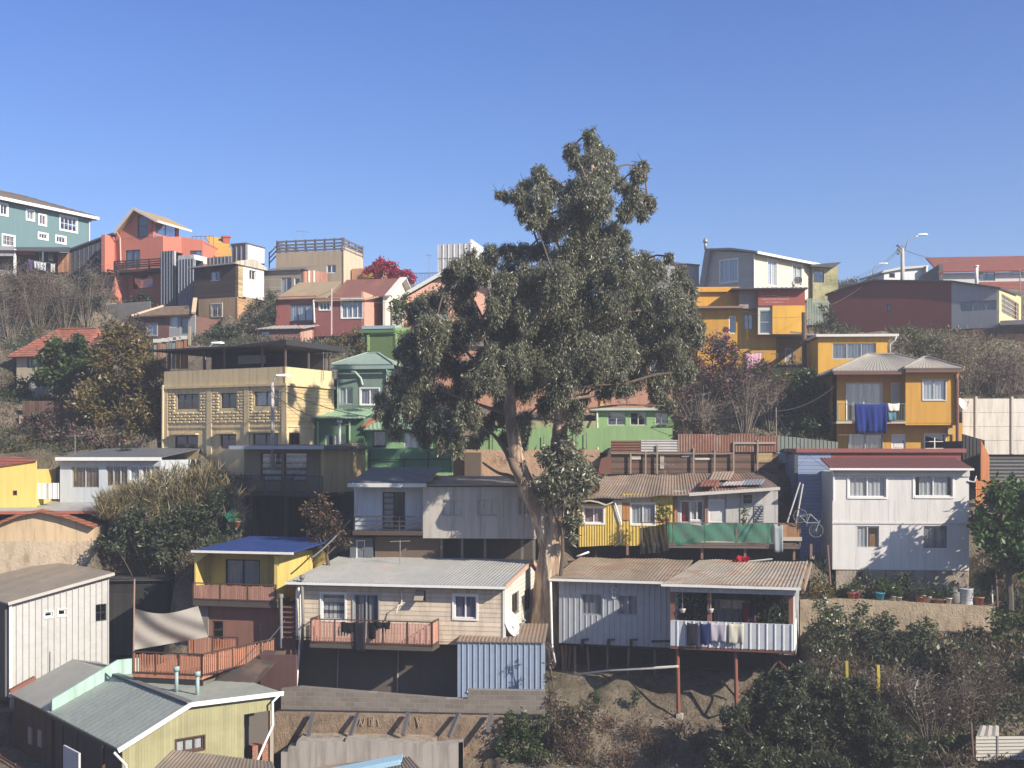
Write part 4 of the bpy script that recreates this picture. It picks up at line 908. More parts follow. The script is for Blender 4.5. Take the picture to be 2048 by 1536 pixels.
# --- right edge: dark shed, plank fence, dark corrugated fence, white panel wall
H = House('shed', 'dark corrugated shed squeezed between the yellow house and the white panel wall', 'shed', 1926, 66, 0, 1010)
H.wall(1926, 1969, [(1926, 868), (1960, 878), (1969, 880)], 1010, tin((.03, .032, .033), .05), corr=(.2, .03, 'rib')); H.body(1926, 1969, 3, 882, INNER)
H = House('plank_fence', 'bright orange plank fence at the right of the white two-storey house', 'fence', 1950, 63, 0, 1005)
ORP = planks((.50, .19, .06), .16, 'x', .4, .7)
for i in range(9): x = 1952 + i * 4.3; H.pbox(x, 960 + rng.uniform(-2, 2), x + 3.4, 1010, 0, .04, flat((.50 - .04 * (i % 3), .19, .065), .8), 'plank')
H.pbox(1951, 975, 1991, 978, -.04, 0, flat((.45, .17, .06)), 'fence_rail'); H.pbox(1951, 998, 1991, 1001, -.04, 0, flat((.45, .17, .06)), 'fence_rail')
H2 = House('plank_fence', 'tall orange-brown plank fence climbing behind the short orange one', 'fence', 1964, 64, 62, 970)
H2.wall(1962, 1990, [(1962, 880), (1975, 905), (1990, 940)], 985, planks((.34, .13, .05), .2, 'x', .5, .8), name='plank_panel', th=.05)
H = House('corrugated_fence', 'dark grey fence of horizontal corrugated sheets at the right edge', 'fence', 1985, 67, -2, 990)
hz(1975, 915, 2110, 962, tin((.07, .075, .08), .05), 0, .2); H.slab(H.u(1975), H.u(2110), .05, .12, -.6, H.loc(2040, 913)[1], INNER, 'backing')
H = House('panel_wall', 'white precast concrete panel wall on the right below the dry slope', 'wall', 1925, 73, -2, 905)
PW = paint((.60, .57, .51), .12, .3)
for i in range(4):
    ya = 797 + i * 28
    for a, b in ((1925, 1951), (1953, 2023), (2025, 2110)): H.pbox(a, ya + .35, b, ya + 27.8, 0, .1, PW, 'panel')
H.apron(1905, 2200, -6, .5, 912)
for px in (1951, 2023): H.pbox(px, 793, px + 4, 908, -.08, .14, flat((.5, .46, .4)), 'post')

# --- yellow house with blue cloth
H = House('house', 'two-storey yellow house with grey hipped roof, balcony and blue cloth', 'house', 1672, 69, -3, 897)
YH = paint((.50, .275, .045), .12, .22); YHd = YH
zs = H.loc(1740, 843)[1]
H.at(1.).wall(1674, 1812, 744, 905, YH, [W(1693, 767, 1763, 842, cur='stripe', door=1, fc=WHITE, tr=.04), W(1782, 765, 1811, 842, door='solid', mat=flat((.50, .49, .5))), W(1697, 868, 1765, 900, cur='brown', fc=flat((.4, .36, .3)), tr=.03), W(1783, 868, 1813 - 2, 900, door='solid', mat=flat((.58, .56, .53)))])
H.at(1.).wall(1812, 1925, 846, 905, YH, [W(1849, 868, 1891, 898, nh=2, tr=.04, tint=.3)])
H.wall(1811, 1916, 740, 846, YH, [W(1846, 760, 1891, 800, fc=flat((.5, .5, .48)), tr=.05, cur='pale', cs=[(.02, .98)])], name='wall'); 
m = H.mb(); u0, u1 = H.u(1811), H.u(1916); z0, z1 = H.loc(1860, 846)[1], H.loc(1860, 742)[1]
m.box(u0, u0 + .1, .02, 1., z0 - .0, z1); m.box(u1 - .1, u1, .02, 5, z0, z1); m.box(u0, u1, .02, 1.1, z0 - .12, z0 - .002); m.build('wall', YH, H.root)
m = H.mb(); m.box(H.u(1915), H.u(1927), .9, 6, -.5, z1); m.build('wall', YH, H.root)
H.body(1674, 1916, 6.5, 746, YH, y0=1.3)
H.slab(H.u(1672), H.u(1811), -.1, 1., zs - .12, zs, flat((.42, .36, .26)), 'balcony_floor')
zr1 = H.loc(1740, 808)[1]
H.railing([(H.u(1674), -.05), (H.u(1810), -.05)], zs + .06, zr1, nb=.14, mats=(flat((.12, .16, .12)), flat((.16, .2, .15))), slat=.018, npost=2)
GR = tin((.31, .285, .245), .25, (.2, .165, .13), var=.2, metal=0)
ze = H.loc(1790, 741, -.4)[1]; zr = H.zat(H.u(1780), 3, 708)
H.hip(H.u(1660), H.u(1922), -.45, 6.6, ze, zr, 2.9, GR, (.2, .018))
zb2 = H.loc(1860, 736, -.5)[1]; zr2 = H.zat(H.u(1858), .9, 714)
H.hip(H.u(1801), H.u(1922), -.6, 2.6, zb2, zr2, 1.6, GR, (.2, .018))
m = H.mb(); m.box(H.u(1664), H.u(1806), -.42, -.3, ze - .22, ze - .05); m.box(H.u(1806), H.u(1920), -.55, -.42, zb2 - .25, zb2 - .05); m.build('fascia', flat((.13, .07, .05)), H.root)
H.sheet(H.p3(1632, 752, 1.2), H.p3(1672, 742, .2), H.p3(1700, 725, 3), H.p3(1655, 740, 4), GR, None, .06)
m = H.mb(); px = 1911; m.tube([H.p3(px, 748, -.1), H.p3(px + 3, 760, -.1), H.p3(px + 4, 890, -.1)], .10, 8); m.build('downpipe', flat((.16, .07, .045)), H.root)
H.pbox(1896, 856, 1905, 869, .7, 1, flat((.42, .33, .16)), 'box')
hang(H, 1709, 807, 1774, 866, -.2, cloth((.018, .035, .17)), 'blue_cloth', 'large blue cloth draped over the yellow house balcony', 'cloth', wav=.07)
hang(H, 1775, 806, 1799, 822, -.16, cloth((.62, .60, .54)), 'hanging_cloth', 'small white cloth on the yellow house balcony', 'laundry', 'washing on the yellow house balcony')
hang(H, 1776, 824, 1791, 841, -.2, cloth((.10, .22, .26)), 'hanging_cloth', 'small teal cloth low on the yellow house balcony', 'laundry', 'washing on the yellow house balcony')
dish(H, 1925, 808, 13, .2, 40, 'small pale satellite dish on the right corner of the yellow house')

# --- small yellow house behind
H = House('house', 'small yellow house with white gutter and wide grey window behind the hipped roof', 'house', 1636, 76, -3, 765)
YS = paint((.55, .31, .05), .12, .2)
H.wall(1636, 1777, 674, 775, YS, [W(1665, 686, 1752, 718, nv=3, fc=flat((.36, .37, .38)), cur='pale', cs=[(0, 1)], tint=.35)]); H.body(1636, 1777, 5, 676, YS)
H.slab(H.u(1630), H.u(1795), -.35, 5, H.loc(1700, 674)[1], H.loc(1700, 669)[1], flat((.55, .54, .51)), 'roof')
H.tube([(1793, 672, -.3), (1790, 680, -.2), (1780, 688, -.05), (1780, 712, -.05)], .05, WHITE)
# --- yellow and red block with attached rooms
H = House('house', 'yellow building with red upper boards and enclosed grey balcony', 'house', 1545, 80.5, -3, 742)
YR = paint((.60, .34, .05), .14, .2); RED = paint((.27, .07, .055), .18, .2)
H.wall(1545, 1610, 611, 668, YR); H.wall(1516, 1610, 577, 611, RED, name='red_board'); 
m = H.mb(); u0, z0 = H.loc(1516, 668); u1, z1 = H.loc(1610, 577); m.box(u0, u1, .17, 4.5, z0 - .0, z0 + .1); m.box(u1 - .1, u1, .17, 4.5, z0 + .1, z1); m.build('wall', YR, H.root)
H.at(.12).wall(1516, 1546, 611, 669, flat((.5, .47, .4)), [W(1519, 621, 1542, 667, nv=1, nh=2, cur='pale', tint=.3, fc=flat((.42, .43, .44)))])
SM = flat((.45, .27, .24), .9)
m = H.mb()
for x0, x1, y in ((1522, 1532, 592), (1533, 1541, 591), (1542, 1555, 591), (1556, 1580, 593), (1524, 1578, 598), (1530, 1566, 604)):
    x = x0
    while x < x1: m.quad(H.p3(x, y + 1.2, -.004), H.p3(min(x + 3, x1), y + 1.2 + rng.uniform(-.6, .6), -.004), H.p3(min(x + 3, x1), y - .6, -.004), H.p3(x, y - .9, -.004)); x += rng.uniform(3.4, 5)
m.build('faded_lettering_print', SM, H.root)
H.at(.4).wall(1478, 1516, 579, 617, paint((.27, .22, .20), .15, .2)); 
H.at(1.).wall(1395, 1552, 611, 745, paint((.47, .25, .035), .14, .25), [W(1458, 632, 1472, 667, fc=WHITE, nv=1), W(1488, 628, 1506, 659, fc=GREYM)])
H.body(1395, 1552, 6, 613, YR, y0=1.2)
H.at(1.2).wall(1380, 1480, 574, 613, paint((.60, .30, .04), .14, .2)); m = H.mb(); z = H.loc(1430, 574, 1.1)[1]; m.box(H.u(1380), H.u(1458), .9, 1.2, z - .35, z - .1); m.build('cornice', flat((.55, .28, .04)), H.root)
H.slab(H.u(1385), H.u(1488), .3, 1.2, H.loc(1430, 617, .6)[1], H.loc(1430, 613, .6)[1], flat((.2, .13, .09)), 'canopy')
z = H.loc(1540, 576)[1]; H.sheet((H.u(1462), -.5, z - .05), (H.u(1613), -.5, z - .05), (H.u(1613), 6, z + .25), (H.u(1462), 6, z + .25), tin((.06, .05, .05), .2), (.3, .03), .1)
H.at(2.2).wall(1548, 1640, 668, 745, paint((.28, .17, .05), .2, .3), [W(1570, 697, 1586, 740, door='solid', mat=flat((.3, .28, .27))), W(1605, 690, 1625, 715, fc=DARKM, nh=2, nv=2)])
H.slab(H.u(1548), H.u(1640), .2, 2.2, H.loc(1590, 670)[1], H.loc(1590, 667)[1], tin((.2, .19, .18), .2), 'porch_roof')
H = House('utility_pole', 'weathered wooden pole with crossbar in front of the yellow building', 'utility pole', 1609, 79, 0, 745)
m = H.mb(); m.tube([H.p3(1609, 760), H.p3(1608, 625)], .16, 8); m.build('pole', flat((.13, .085, .06), .9), H.root); m = H.mb(); m.beam(H.p3(1580, 664), H.p3(1616, 667), .1); m.build('crossarm', flat((.2, .15, .11)), H.root)
H = House('terrace_wall', 'low yellow-green garden wall below the yellow building', 'wall', 1540, 78, -3, 760)
H.wall(1530, 1640, 735, 775, rough_stone((.40, .33, .14), (.27, .24, .10)))
H2 = House('washing_line', 'short washing line on the terrace with a pink striped cloth', 'washing line', 1490, 78.5, 0, 740)
m = H2.mb(); m.tube([H2.p3(1482, 708), H2.p3(1530, 704)], .02, 4); m.tube([H2.p3(1527, 745), H2.p3(1527, 700)], .04, 5); m.build('line', GREYM, H2.root)
hang(H2, 1491, 706, 1522, 734, -.03, cloth((.52, .25, .34), (.60, .40, .46), .3), 'pink_cloth', 'pink striped cloth hanging below the yellow building', 'laundry')

# --- maroon building with grey end
H = House('building', 'long maroon building with grey end and yellow gridded window on the right', 'building', 1903, 86, -32, 660)
MAR = paint((.17, .052, .044), .1, .15, sc=.7); GY = paint((.30, .31, .32), .06, .12)
H.wall(1655, 1903, [(1655, 587), (1690, 575), (1745, 561), (1903, 563)], 668, MAR, [W(1773, 608, 1782, 624, nv=1, fc=DARKM, tint=.2)])
H.wall(1903, 1998, [(1903, 563), (1998, 577)], [(1903, 659), (1998, 655)], GY, [W(1920, 602, 1997, 622, nv=3, fc=flat((.25, .25, .25)), cur='brown', cs=[(.3, .8)], tint=.45)])
H.body(1655, 1998, 7, 590, MAR, 'r', y0=.2)
r = H.right(1998); FOOT.append((H, H.u(1655), H.u(1998) + .5, .1, r.u(2042) + .5, H.zb)); FOOT.append((r, -1, r.u(2042) + 1, -5, .5, H.zb)); r.wall(1998, 2042, [(1998, 577), (2042, 594)], [(1998, 650), (2042, 640)], paint((.60, .50, .28), .1, .2), [W(2003, 597, 2038, 634, nv=4, nh=4, fc=flat((.5, .42, .3)), cur='white', cs=[(0, 1)])])
pts = [H.p3(x, y, -.2) for x, y in ((1650, 588), (1690, 573), (1745, 559), (1903, 560.5), (2001, 574.5))]; m = H.mb()
for a, b in zip(pts[:-1], pts[1:]):
    a, b = Vector(a), Vector(b); k = Vector((0, 7, .3)); m.prism([a, b, b - Vector((0, 0, .12)), a - Vector((0, 0, .12))], k)
m.build('roof', flat((.05, .045, .05), .6), H.root)
a, b = H.p3(2001, 574, -.2), r.loc(2046, 596, -.2)
H = House('brick_wall', 'dark brick wall under the grey end of the maroon building', 'wall', 1903, 84.5, -22, 745)
H.wall(1895, 2110, [(1895, 664), (1998, 655), (2110, 650)], 770, blocks((.14, .075, .055), (.10, .06, .048), (.15, .12, .10), .35, .16))
H.slab(H.u(2000), H.u(2110), -.3, 3, H.loc(2030, 650)[1], H.loc(2030, 641)[1], tin((.2, .21, .22), .1), 'tin_roof')
# --- red roofed white house far right, crest houses
H = House('house', 'white house with long red roof on the ridge at the far right', 'house', 1880, 100, -6, 585)
H.wall(1884, 2110, 545, 600, paint((.55, .54, .52), .06, .12), [W(1958, 541, 1990, 562, cur='white', cs=[(0, .3)], fc=GREYM), W(2022, 538, 2045, 549, nv=1, fc=GREYM)]); H.body(1884, 2110, 7, 546, WH)
H.shed(1877, 2112, 541, 513, .5, 4, tiles((.26, .075, .055), .35, .25), None, th=.12); 
H.sheet(H.p3(1960, 590, -2.4), H.p3(2112, 590, -2.4), H.p3(2112, 561, -.02), H.p3(1960, 564, -.02), tiles((.26, .075, .055), .35, .25), None, .12)
m = H.mb(); m.box(H.u(1876), H.u(1884), -.4, 7, 0, H.loc(1880, 530)[1]); m.build('wall', paint((.10, .09, .09)), H.root)
m = H.mb(); m.tube([H.p3(1953, 572, -2.5), H.p3(1953, 534, -2.5)], .14, 8); m.tube([H.p3(1953, 534, -2.5), H.p3(1953, 531, -2.5)], .2, 8); m.build('flue', WHITE, H.root, True)
m = H.mb(); m.tube([H.p3(2040, 640, -3), H.p3(2040, 540, -3)], .05, 6); m.build('mast', GREYM, H.root)
H = House('house', 'small white house peeking over the ridge behind the street lamp', 'house', 1768, 108, 8, 575)
H.wall(1768, 1848, [(1768, 543), (1800, 538), (1848, 536)], 590, paint((.58, .60, .62), .06, .1), [W(1778, 546, 1790, 556, fc=GREYM, nv=1)]); r = H.right(1848); r.wall(1848, 1856, 533, 590, WH); H.body(1768, 1848, 5, 548, WH, 'r')
m = H.mb(); m.prism([H.p3(1763, 546, -.3), H.p3(1768, 541, -.3), H.p3(1800, 534, -.3), H.p3(1858, 530, -.3), H.p3(1858, 534, -.3), H.p3(1800, 539, -.3)], (0, 5, 0)); m.build('roof', flat((.4, .4, .38)), H.root)
# --- beige / cream house top right
H = House('house', 'cream house with shaded grey gable wall on the ridge right of the tree', 'house', 1508, 92, -46, 600)
H.wall(1400, 1508, [(1400, 578), (1413, 501), (1508, 506)], 605, siding((.40, .385, .35), .24, dirt=.1, gap=.12), [W(1441, 520, 1475, 564, tr=.09, cur='grey')])  # same cream siding greyed here, shade put into the colour
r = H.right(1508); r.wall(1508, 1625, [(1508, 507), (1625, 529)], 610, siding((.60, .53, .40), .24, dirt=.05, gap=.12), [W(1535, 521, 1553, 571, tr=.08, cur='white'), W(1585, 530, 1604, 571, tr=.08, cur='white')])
u0, u1, z1 = H.u(1400), H.u(1508), H.loc(1508, 505)[1]
dd = r.u(1625)
m = H.mb(); m.quad((u0, dd, 0), (u0, .2, 0), (u0 + .5, .2, z1 - .1), (u0 + .5, dd, z1 - .1)); m.quad((u1, dd, 0), (u0, dd, 0), (u0, dd, z1 - .1), (u1, dd, z1 - .1)); m.build('wall', cream_lit, H.root); FOOT.append((H, u0, u1, .1, dd, H.zb))
a, b, c = H.loc(1395, 592, -.4), H.loc(1410, 497, -.4), H.loc(1513, 502, -.4); m = H.mb()
uu = (b[0] + c[0]) / 2
m.prism([(b[0], -.4, b[1]), (uu, -.4, c[1] + .55), (c[0], -.4, c[1]), (c[0], -.4, c[1] - .12), (uu, -.4, c[1] + .4), (b[0] + .05, -.4, b[1] - .15)], (0, dd + .8, 0))
m.prism([(a[0], -.4, a[1]), (b[0], -.4, b[1]), (b[0] + .45, -.4, b[1] - .1), (a[0] + .5, -.4, a[1])], (0, .42, 0)); m.build('roof', flat((.24, .23, .225), .6), H.root)
m = H.mb(); m.box(c[0], c[0] + .12, -.4, dd + .4, c[1] - .2, c[1] - .02); m.build('gutter', WHITE, H.root)
m = H.mb(); p = H.p3(1411, 498, 1.0); m.tube([p, (p[0], 1.0, p[2] + .55)], .11, 8); m.tube([(p[0], 1., p[2] + .5), (p[0], 1., p[2] + .62), (p[0], 1., p[2] + .85)], [.17, .2, .12], 8); m.build('chimney', flat((.3, .3, .3), .4, .3), H.root, True)
m = H.mb(); m.box(u1 - .04, u1 + .05, -.05, .04, 0, z1 - .1); m.build('corner_trim', WHITE, H.root)
dish(r, 1596, 560, 8, -.4, -10, 'small dark satellite dish on the cream ridge house', flat((.06, .06, .06)))
H = House('house', 'grey flat-roofed house on the ridge behind the eucalyptus crown', 'house', 1300, 96, 4, 600)
H.wall(1290, 1398, [(1290, 520), (1345, 525), (1398, 530)], 610, paint((.28, .28, .29), .06, .1)); H.body(1290, 1398, 5, 535, GREYM)
m = H.mb(); a, b = Vector(H.p3(1285, 518, -.2)), Vector(H.p3(1400, 529, -.2)); m.prism([a, b, b - Vector((0, 0, .1)), a - Vector((0, 0, .1))], (0, 5.5, 0)); m.build('roof', flat((.09, .09, .09)), H.root)
H = House('house', 'small mossy house with thin black roof right of the cream house', 'house', 1626, 97, 4, 620)
H.wall(1626, 1676, 531, 625, rough_stone((.42, .38, .22), (.26, .26, .12), .8), [W(1627, 541, 1648, 565, nv=1, fc=DARKM)]); H.body(1626, 1676, 5, 533, GREYM)
m = H.mb(); a, b = Vector(H.p3(1622, 529, -.5)), Vector(H.p3(1683, 524, -.5)); m.prism([a, b, b - Vector((.6, 0, .45)), a - Vector((0, 0, .15))], (0, 5, 0)); m.build('roof', flat((.05, .05, .05)), H.root)
H = House('picket_fence', 'grey-green picket fence beside the yellow building', 'fence', 1614, 84, 0, 650)
for i in range(14): H.pbox(1614 + i * 3.2, 596 + i * .4, 1616 + i * 3.2, 650, 0, .03, flat((.22, .28, .25)), 'picket')
H.pbox(1612, 606, 1660, 608, .03, .06, flat((.2, .25, .22)), 'fence_rail')
# ================================================================== left and middle, upper rows
# --- olive house on stilts
H = House('house', 'olive house on stilts with two blinds and a dark balcony below the cream building', 'house', 647, 63.5, -22, 986)
OL = paint((.36, .27, .13), .12, .35)
H.at(.9).wall(488, 647, 889, 988, paint((.24, .20, .13), .12, .25), [W(521, 906, 564, 962, cur='blind', nv=1, cs=[(0, 1)], fc=BROWNM), W(568, 905, 614, 962, cur='blind', nv=1, cs=[(0, 1)], fc=BROWNM)])
r = H.right(647); r.wall(647, 731, [(647, 891), (731, 885)], 988, OL)
dd = r.u(731); H.body(488, 647, dd, 890, OL, 'r', y0=1.05)
u0, u1 = H.u(472), H.u(647); z = H.loc(560, 893, -.3)[1]
m = H.mb(); m.box(u0 - .1, u1 + .3, -.45, dd + .3, z - .14, z + .03); m.build('roof', flat((.10, .105, .12), .5), H.root)
m = H.mb(); m.box(u0 - .12, u1 + .3, -.5, -.452, z - .15, z + .05); m.build('gutter', flat((.38, .39, .42)), H.root)
zf = H.loc(560, 985)[1]; z1 = H.loc(560, 952)[1]
H.slab(u0 - .1, u1, -.1, dd, zf - .2, zf, flat((.06, .05, .045)), 'floor')
H.railing([(u0, .9), (u0, 0), (u1 - .05, 0)], zf + .05, z1, nb=.14, mats=(flat((.06, .05, .045)), flat((.10, .085, .075))), slat=.03, npost=1.6)
H.pbox(472, 953, 505, 985, .03, .06, planks((.12, .09, .08), .12, 'x', .2), 'balustrade_panel'); H.pbox(562, 955, 585, 985, .03, .06, planks((.12, .09, .08), .12, 'x', .2), 'balustrade_panel')
for px in (505, 572, 640): m = H.mb(); m.beam(H.p3(px, 990, .2), H.p3(px, 1085, .2), .16); m.build('stilt', flat((.06, .055, .05)), H.root)
H.apron(470, 735, -3.5, dd, 1092); H.at(2.5).wall(480, 720, 988, 1100, paint((.03, .03, .034)), name='underfloor_shade')  # black sheet behind the stilts painted as underfloor shade

# --- cream building with rusticated stone and black canopy
H = House('building', 'cream three-storey building with rusticated stonework and black rooftop canopy', 'building', 570, 68, -27, 962)
CR = paint((.60, .475, .275), .10, .28)
H.wall(328, 570, 738, [(328, 966), (570, 958)], CR, [W(354, 788, 397, 818, fc=BROWNM, tint=.3, nv=3), W(442, 786, 472, 816, fc=DARKM, tint=.3), W(509, 783, 556, 812, fc=BROWNM, cur='pale', cs=[(.1, .75)]),
    W(350, 871, 396, 899, fc=BROWNM, tint=.25), W(441, 869, 472, 897, fc=BROWNM, tint=.25), W(506, 867, 556, 895, fc=BROWNM, tint=.25)])
r = H.right(570); CRb = blocks((.58, .45, .24), (.54, .41, .21), (.36, .28, .17), .5, .2, .02, .15)
r.wall(570, 668, 738, 774, CR); r.wall(570, 668, 774, 850, CRb); r.wall(570, 668, 850, 962, CR, [W(578, 865, 600, 895, door=1, fc=BROWNM, tint=.2)])
dd = r.u(668); H.body(328, 570, dd, 740, CR, 'r')
m = H.mb()
u0, u1 = H.u(325), H.u(572)
for py, k, hh in ((770, .14, .14), (852, .05, .1)): z = H.loc(450, py)[1]; m.box(u0, u1 + k * .8, -k, -.002, z - hh, z); m.box(H.u(570) + .002, H.u(570) + k, -.0, dd, z - hh, z)
m.build('cornice', CR, H.root)
for px in (329, 416, 491, 566): u = H.u(px); H.slab(u - .06, u + .3, -.07, -.002, -.2, H.loc(450, 773)[1], CR, 'pilaster')
m = H.mb(); wn = [(354, 397), (442, 472), (509, 556)]
zt, zb_ = H.loc(450, 782)[1], H.loc(450, 846)[1]; rows = 11; rh = (zt - zb_) / rows
for (a, b), (c, d) in zip(((336, 413), (423, 488), (498, 563)), wn):
    ua, ub, uc, ud = H.u(a), H.u(b), H.u(c) - .1, H.u(d) + .1
    for i in range(rows):
        z = zb_ + i * rh; inwin = z + rh > H.loc((c + d) / 2, 819)[1]
        x = ua - (.3 if i % 2 else 0)
        while x < ub:
            x0, x1 = max(x, ua) + .02, min(x + .58, ub) - .02; x += .6
            if x1 - x0 < .1: continue
            for (p, q) in ([(x0, min(x1, uc)), (max(x0, ud), x1)] if inwin else [(x0, x1)]):
                if q - p < .08: continue
                e = min(.06, (q - p) / 3); g = .05
                vs = [(p, -.003, z + .015), (q, -.003, z + .015), (q, -.003, z + rh - .015), (p, -.003, z + rh - .015), (p + e, -.06, z + g), (q - e, -.06, z + g), (q - e, -.06, z + rh - g), (p + e, -.06, z + rh - g)]
                m.add(vs, [(4, 5, 6, 7), (0, 1, 5, 4), (1, 2, 6, 5), (2, 3, 7, 6), (3, 0, 4, 7)])
m.build('stone_pattern', paint((.60, .475, .275), .1, .2), H.root)
for c, d, py in ((350, 396, 868), (441, 472, 866), (506, 556, 864)): z = H.loc((c + d) / 2, py)[1]; H.slab(H.u(c) - .25, H.u(d) + .05, -.3, -.002, z - .05, z + .03, CR, 'window_hood')
m = H.mb(); m.tube([H.p3(326, 770, -.12), H.p3(325, 960, -.12)], .07, 7); m.build('downpipe', flat((.5, .42, .28)), H.root)
z0, z1 = H.loc(450, 735)[1], H.loc(450, 697)[1]
m = H.mb(); m.box(u0 - .6, u1 + .3, -.4, dd + .8, z1, z1 + .1); m.prism([(u1 - 3.5, -.38, z1 + .1), (u1 + .3, -.38, z1 + .3), (u1 + .3, -.38, z1 + .1)], (0, dd + 1, 0)); m.build('canopy', flat((.03, .03, .033)), H.root)
m = H.mb(); m.box(H.u(458), H.u(555), .2, 1.2, z1 + .12, z1 + .18); m.build('tin_sheet', flat((.5, .5, .48)), H.root)
for uu, yy in ((u0 + .3, .2), ((u0 * .67 + u1 * .33), .2), ((u0 + u1) / 2, .2), (u0 * .2 + u1 * .8, .2), (u1 - .2, .2), (u1 - .2, dd * .5), (u1 - .2, dd - .3), (u0 + .3, dd - .3)): m = H.mb(); m.box(uu - .05, uu + .05, yy - .05, yy + .05, z0 - .1, z1); m.build('canopy_post', flat((.10, .075, .065)), H.root)
m = H.mb(); m.box(u0 + .2, u1 - .4, dd - .5, dd - .35, z0 - .2, z1); m.box(u0 + 1, u0 + 4.6, 3.2, 3.3, z0 - .2, z1); m.build('canopy_screen', paint((.05, .05, .052)), H.root)
m = H.mb(); m.box(u0 + 3.6, u0 + 5.4, 2.6, 3., z0 + .4, z0 + .9); m.build('rooftop_unit', flat((.38, .4, .4)), H.root)
CREAM = H

H = House('plank_fence', 'ragged fence of pale and brown planks left of the black canopy', 'fence', 307, 74, -10, 738)
for i, (px, t, c) in enumerate(((308, 680, (.40, .35, .27)), (316, 680, (.42, .22, .14)), (325, 679, (.46, .27, .19)), (335, 678, (.28, .29, .29)), (344, 676, (.34, .35, .34)), (353, 676, (.36, .19, .10)), (361, 671, (.40, .22, .12)), (369, 672, (.45, .20, .11)))):
    u0, z1 = H.loc(px, t + rng.uniform(-5, 7)); m = H.mb(); m.box(u0, u0 + .21, -.05 * (i % 2), .04, 0, z1); m.build('plank', planks(c3(c, .72), .25, 'x', .4, .2), H.root)
for i, px in enumerate((306, 322, 336, 346, 358)): H.pbox(px, 678 - i * 1.6, px + 16, 685 - i * 1.6, -.1, -.04, flat((.58, .56, .5)), 'board')
H.pbox(376, 652, 381, 690, -.1, -.02, flat((.36, .31, .22)), 'post')

# --- teal-green house with hipped roof
H = House('house', 'teal-green house with hipped grey-green roof right of the cream building', 'house', 775, 72.5, -9, 905)
TGN = paint((.15, .215, .185), .12, .2); GRR = tin((.29, .37, .31), .05, (.2, .22, .18), var=.12)
H.wall(674, 775, 732, 900, TGN, [W(678, 775, 706, 809, cur='white', cs=[(0, .55)], fc=flat((.4, .48, .44))), W(721, 777, 758, 809, cur='lilac', tr=.06)]); r = H.right(775)
r.wall(775, 796, 732, 900, planks((.16, .27, .22), .3, 'y', .15, .3)); dd = r.u(796); H.body(674, 775, max(dd, 4), 734, TGN, 'r')
H.hip(H.u(665), H.u(790), -.4, max(dd, 4) + .3, H.loc(725, 729)[1], H.zat(H.u(750), max(dd, 4) / 2, 706), 1.6, GRR)
m = H.mb(); z = H.loc(725, 731)[1]; m.box(H.u(664), H.u(791), -.48, -.4, z - .25, z - .03); m.build('gutter', flat((.22, .31, .29)), H.root)
m = H.mb(); u, z = H.loc(716, 770); m.tube([(u + .3, -.06, z), (u + .2, -.1, z + .4), (u, -.6, z + .75), (u - .25, -.6, z + .78)], .07, 7); m.build('vent_pipe', flat((.42, .5, .48)), H.root)
for px in (675, 773): H.tube([(px, 735, -.1), (px, 825, -.1)], .05, flat((.36, .48, .42)))
# lower green house
H = House('house', 'dark green house with light green tin roof below the teal-green one', 'house', 728, 70, -9, 940)
GG = paint((.085, .17, .095), .15, .2); GLT = paint((.22, .38, .19), .1, .2); GRF = tin((.28, .42, .28), .05, (.2, .22, .15), var=.1)
H.wall(620, 728, 836, 950, GG, [W(650, 869, 690, 893, fc=flat((.3, .4, .32)))]); H.body(620, 728, 4, 838, GG); H.shed(613, 728, 836, 812, .35, 3.6, GRF, (.25, .03))
for px, a in ((636, 842), (699, 842)): m = H.mb(); m.tube([H.p3(px, a, -.08), H.p3(px, 892, -.08)], .05, 6); m.build('downpipe', flat((.3, .45, .3)), H.root)
m = H.mb(); m.tube([H.p3(679, 900, -.9), H.p3(679, 846, -.9)], .09, 8); m.tube([H.p3(679, 846, -.9), H.p3(679, 840, -.9)], .16, 8); m.build('flue', flat((.4, .45, .42)), H.root)
H.at(.3).wall(728, 905, 860, 950, GLT, [W(745, 862, 772, 897, nv=1, fc=flat((.2, .3, .18)), tint=.3), W(808, 866, 835, 895, cur='white', door=1)]); 
H.sheet(H.p3(727, 859, -.3), H.p3(910, 859, -.3), H.p3(880, 826, 3.5), H.p3(727, 832, 3.5), GRF, (.25, .03)); m = H.mb(); m.beam(H.p3(727, 853, -.2), H.p3(748, 838, 1.5), .3, .12); m.build('verge', flat((.33, .12, .08)), H.root)
m = H.mb(); m.box(H.u(728), H.u(905), 2.9, 3, -.5, 2.6); m.build('wall', GLT, H.root); FOOT.append((H, H.u(620), H.u(905), .1, 4, H.zb))
H.apron(715, 910, -5.5, .2, 945); H.at(-1.6).wall(735, 905, 897, 945, paint((.12, .25, .14), .12, .2), name='balcony_wall')
m = H.mb()
for px in (740, 808, 856, 900): m.tube([H.p3(px, 945, -1.7), H.p3(px, 902, -1.7)], .04, 5)
m.tube([H.p3(735, 920, -1.7), H.p3(905, 918, -1.7)], .03, 5); m.build('railing', flat((.03, .05, .04)), H.root)
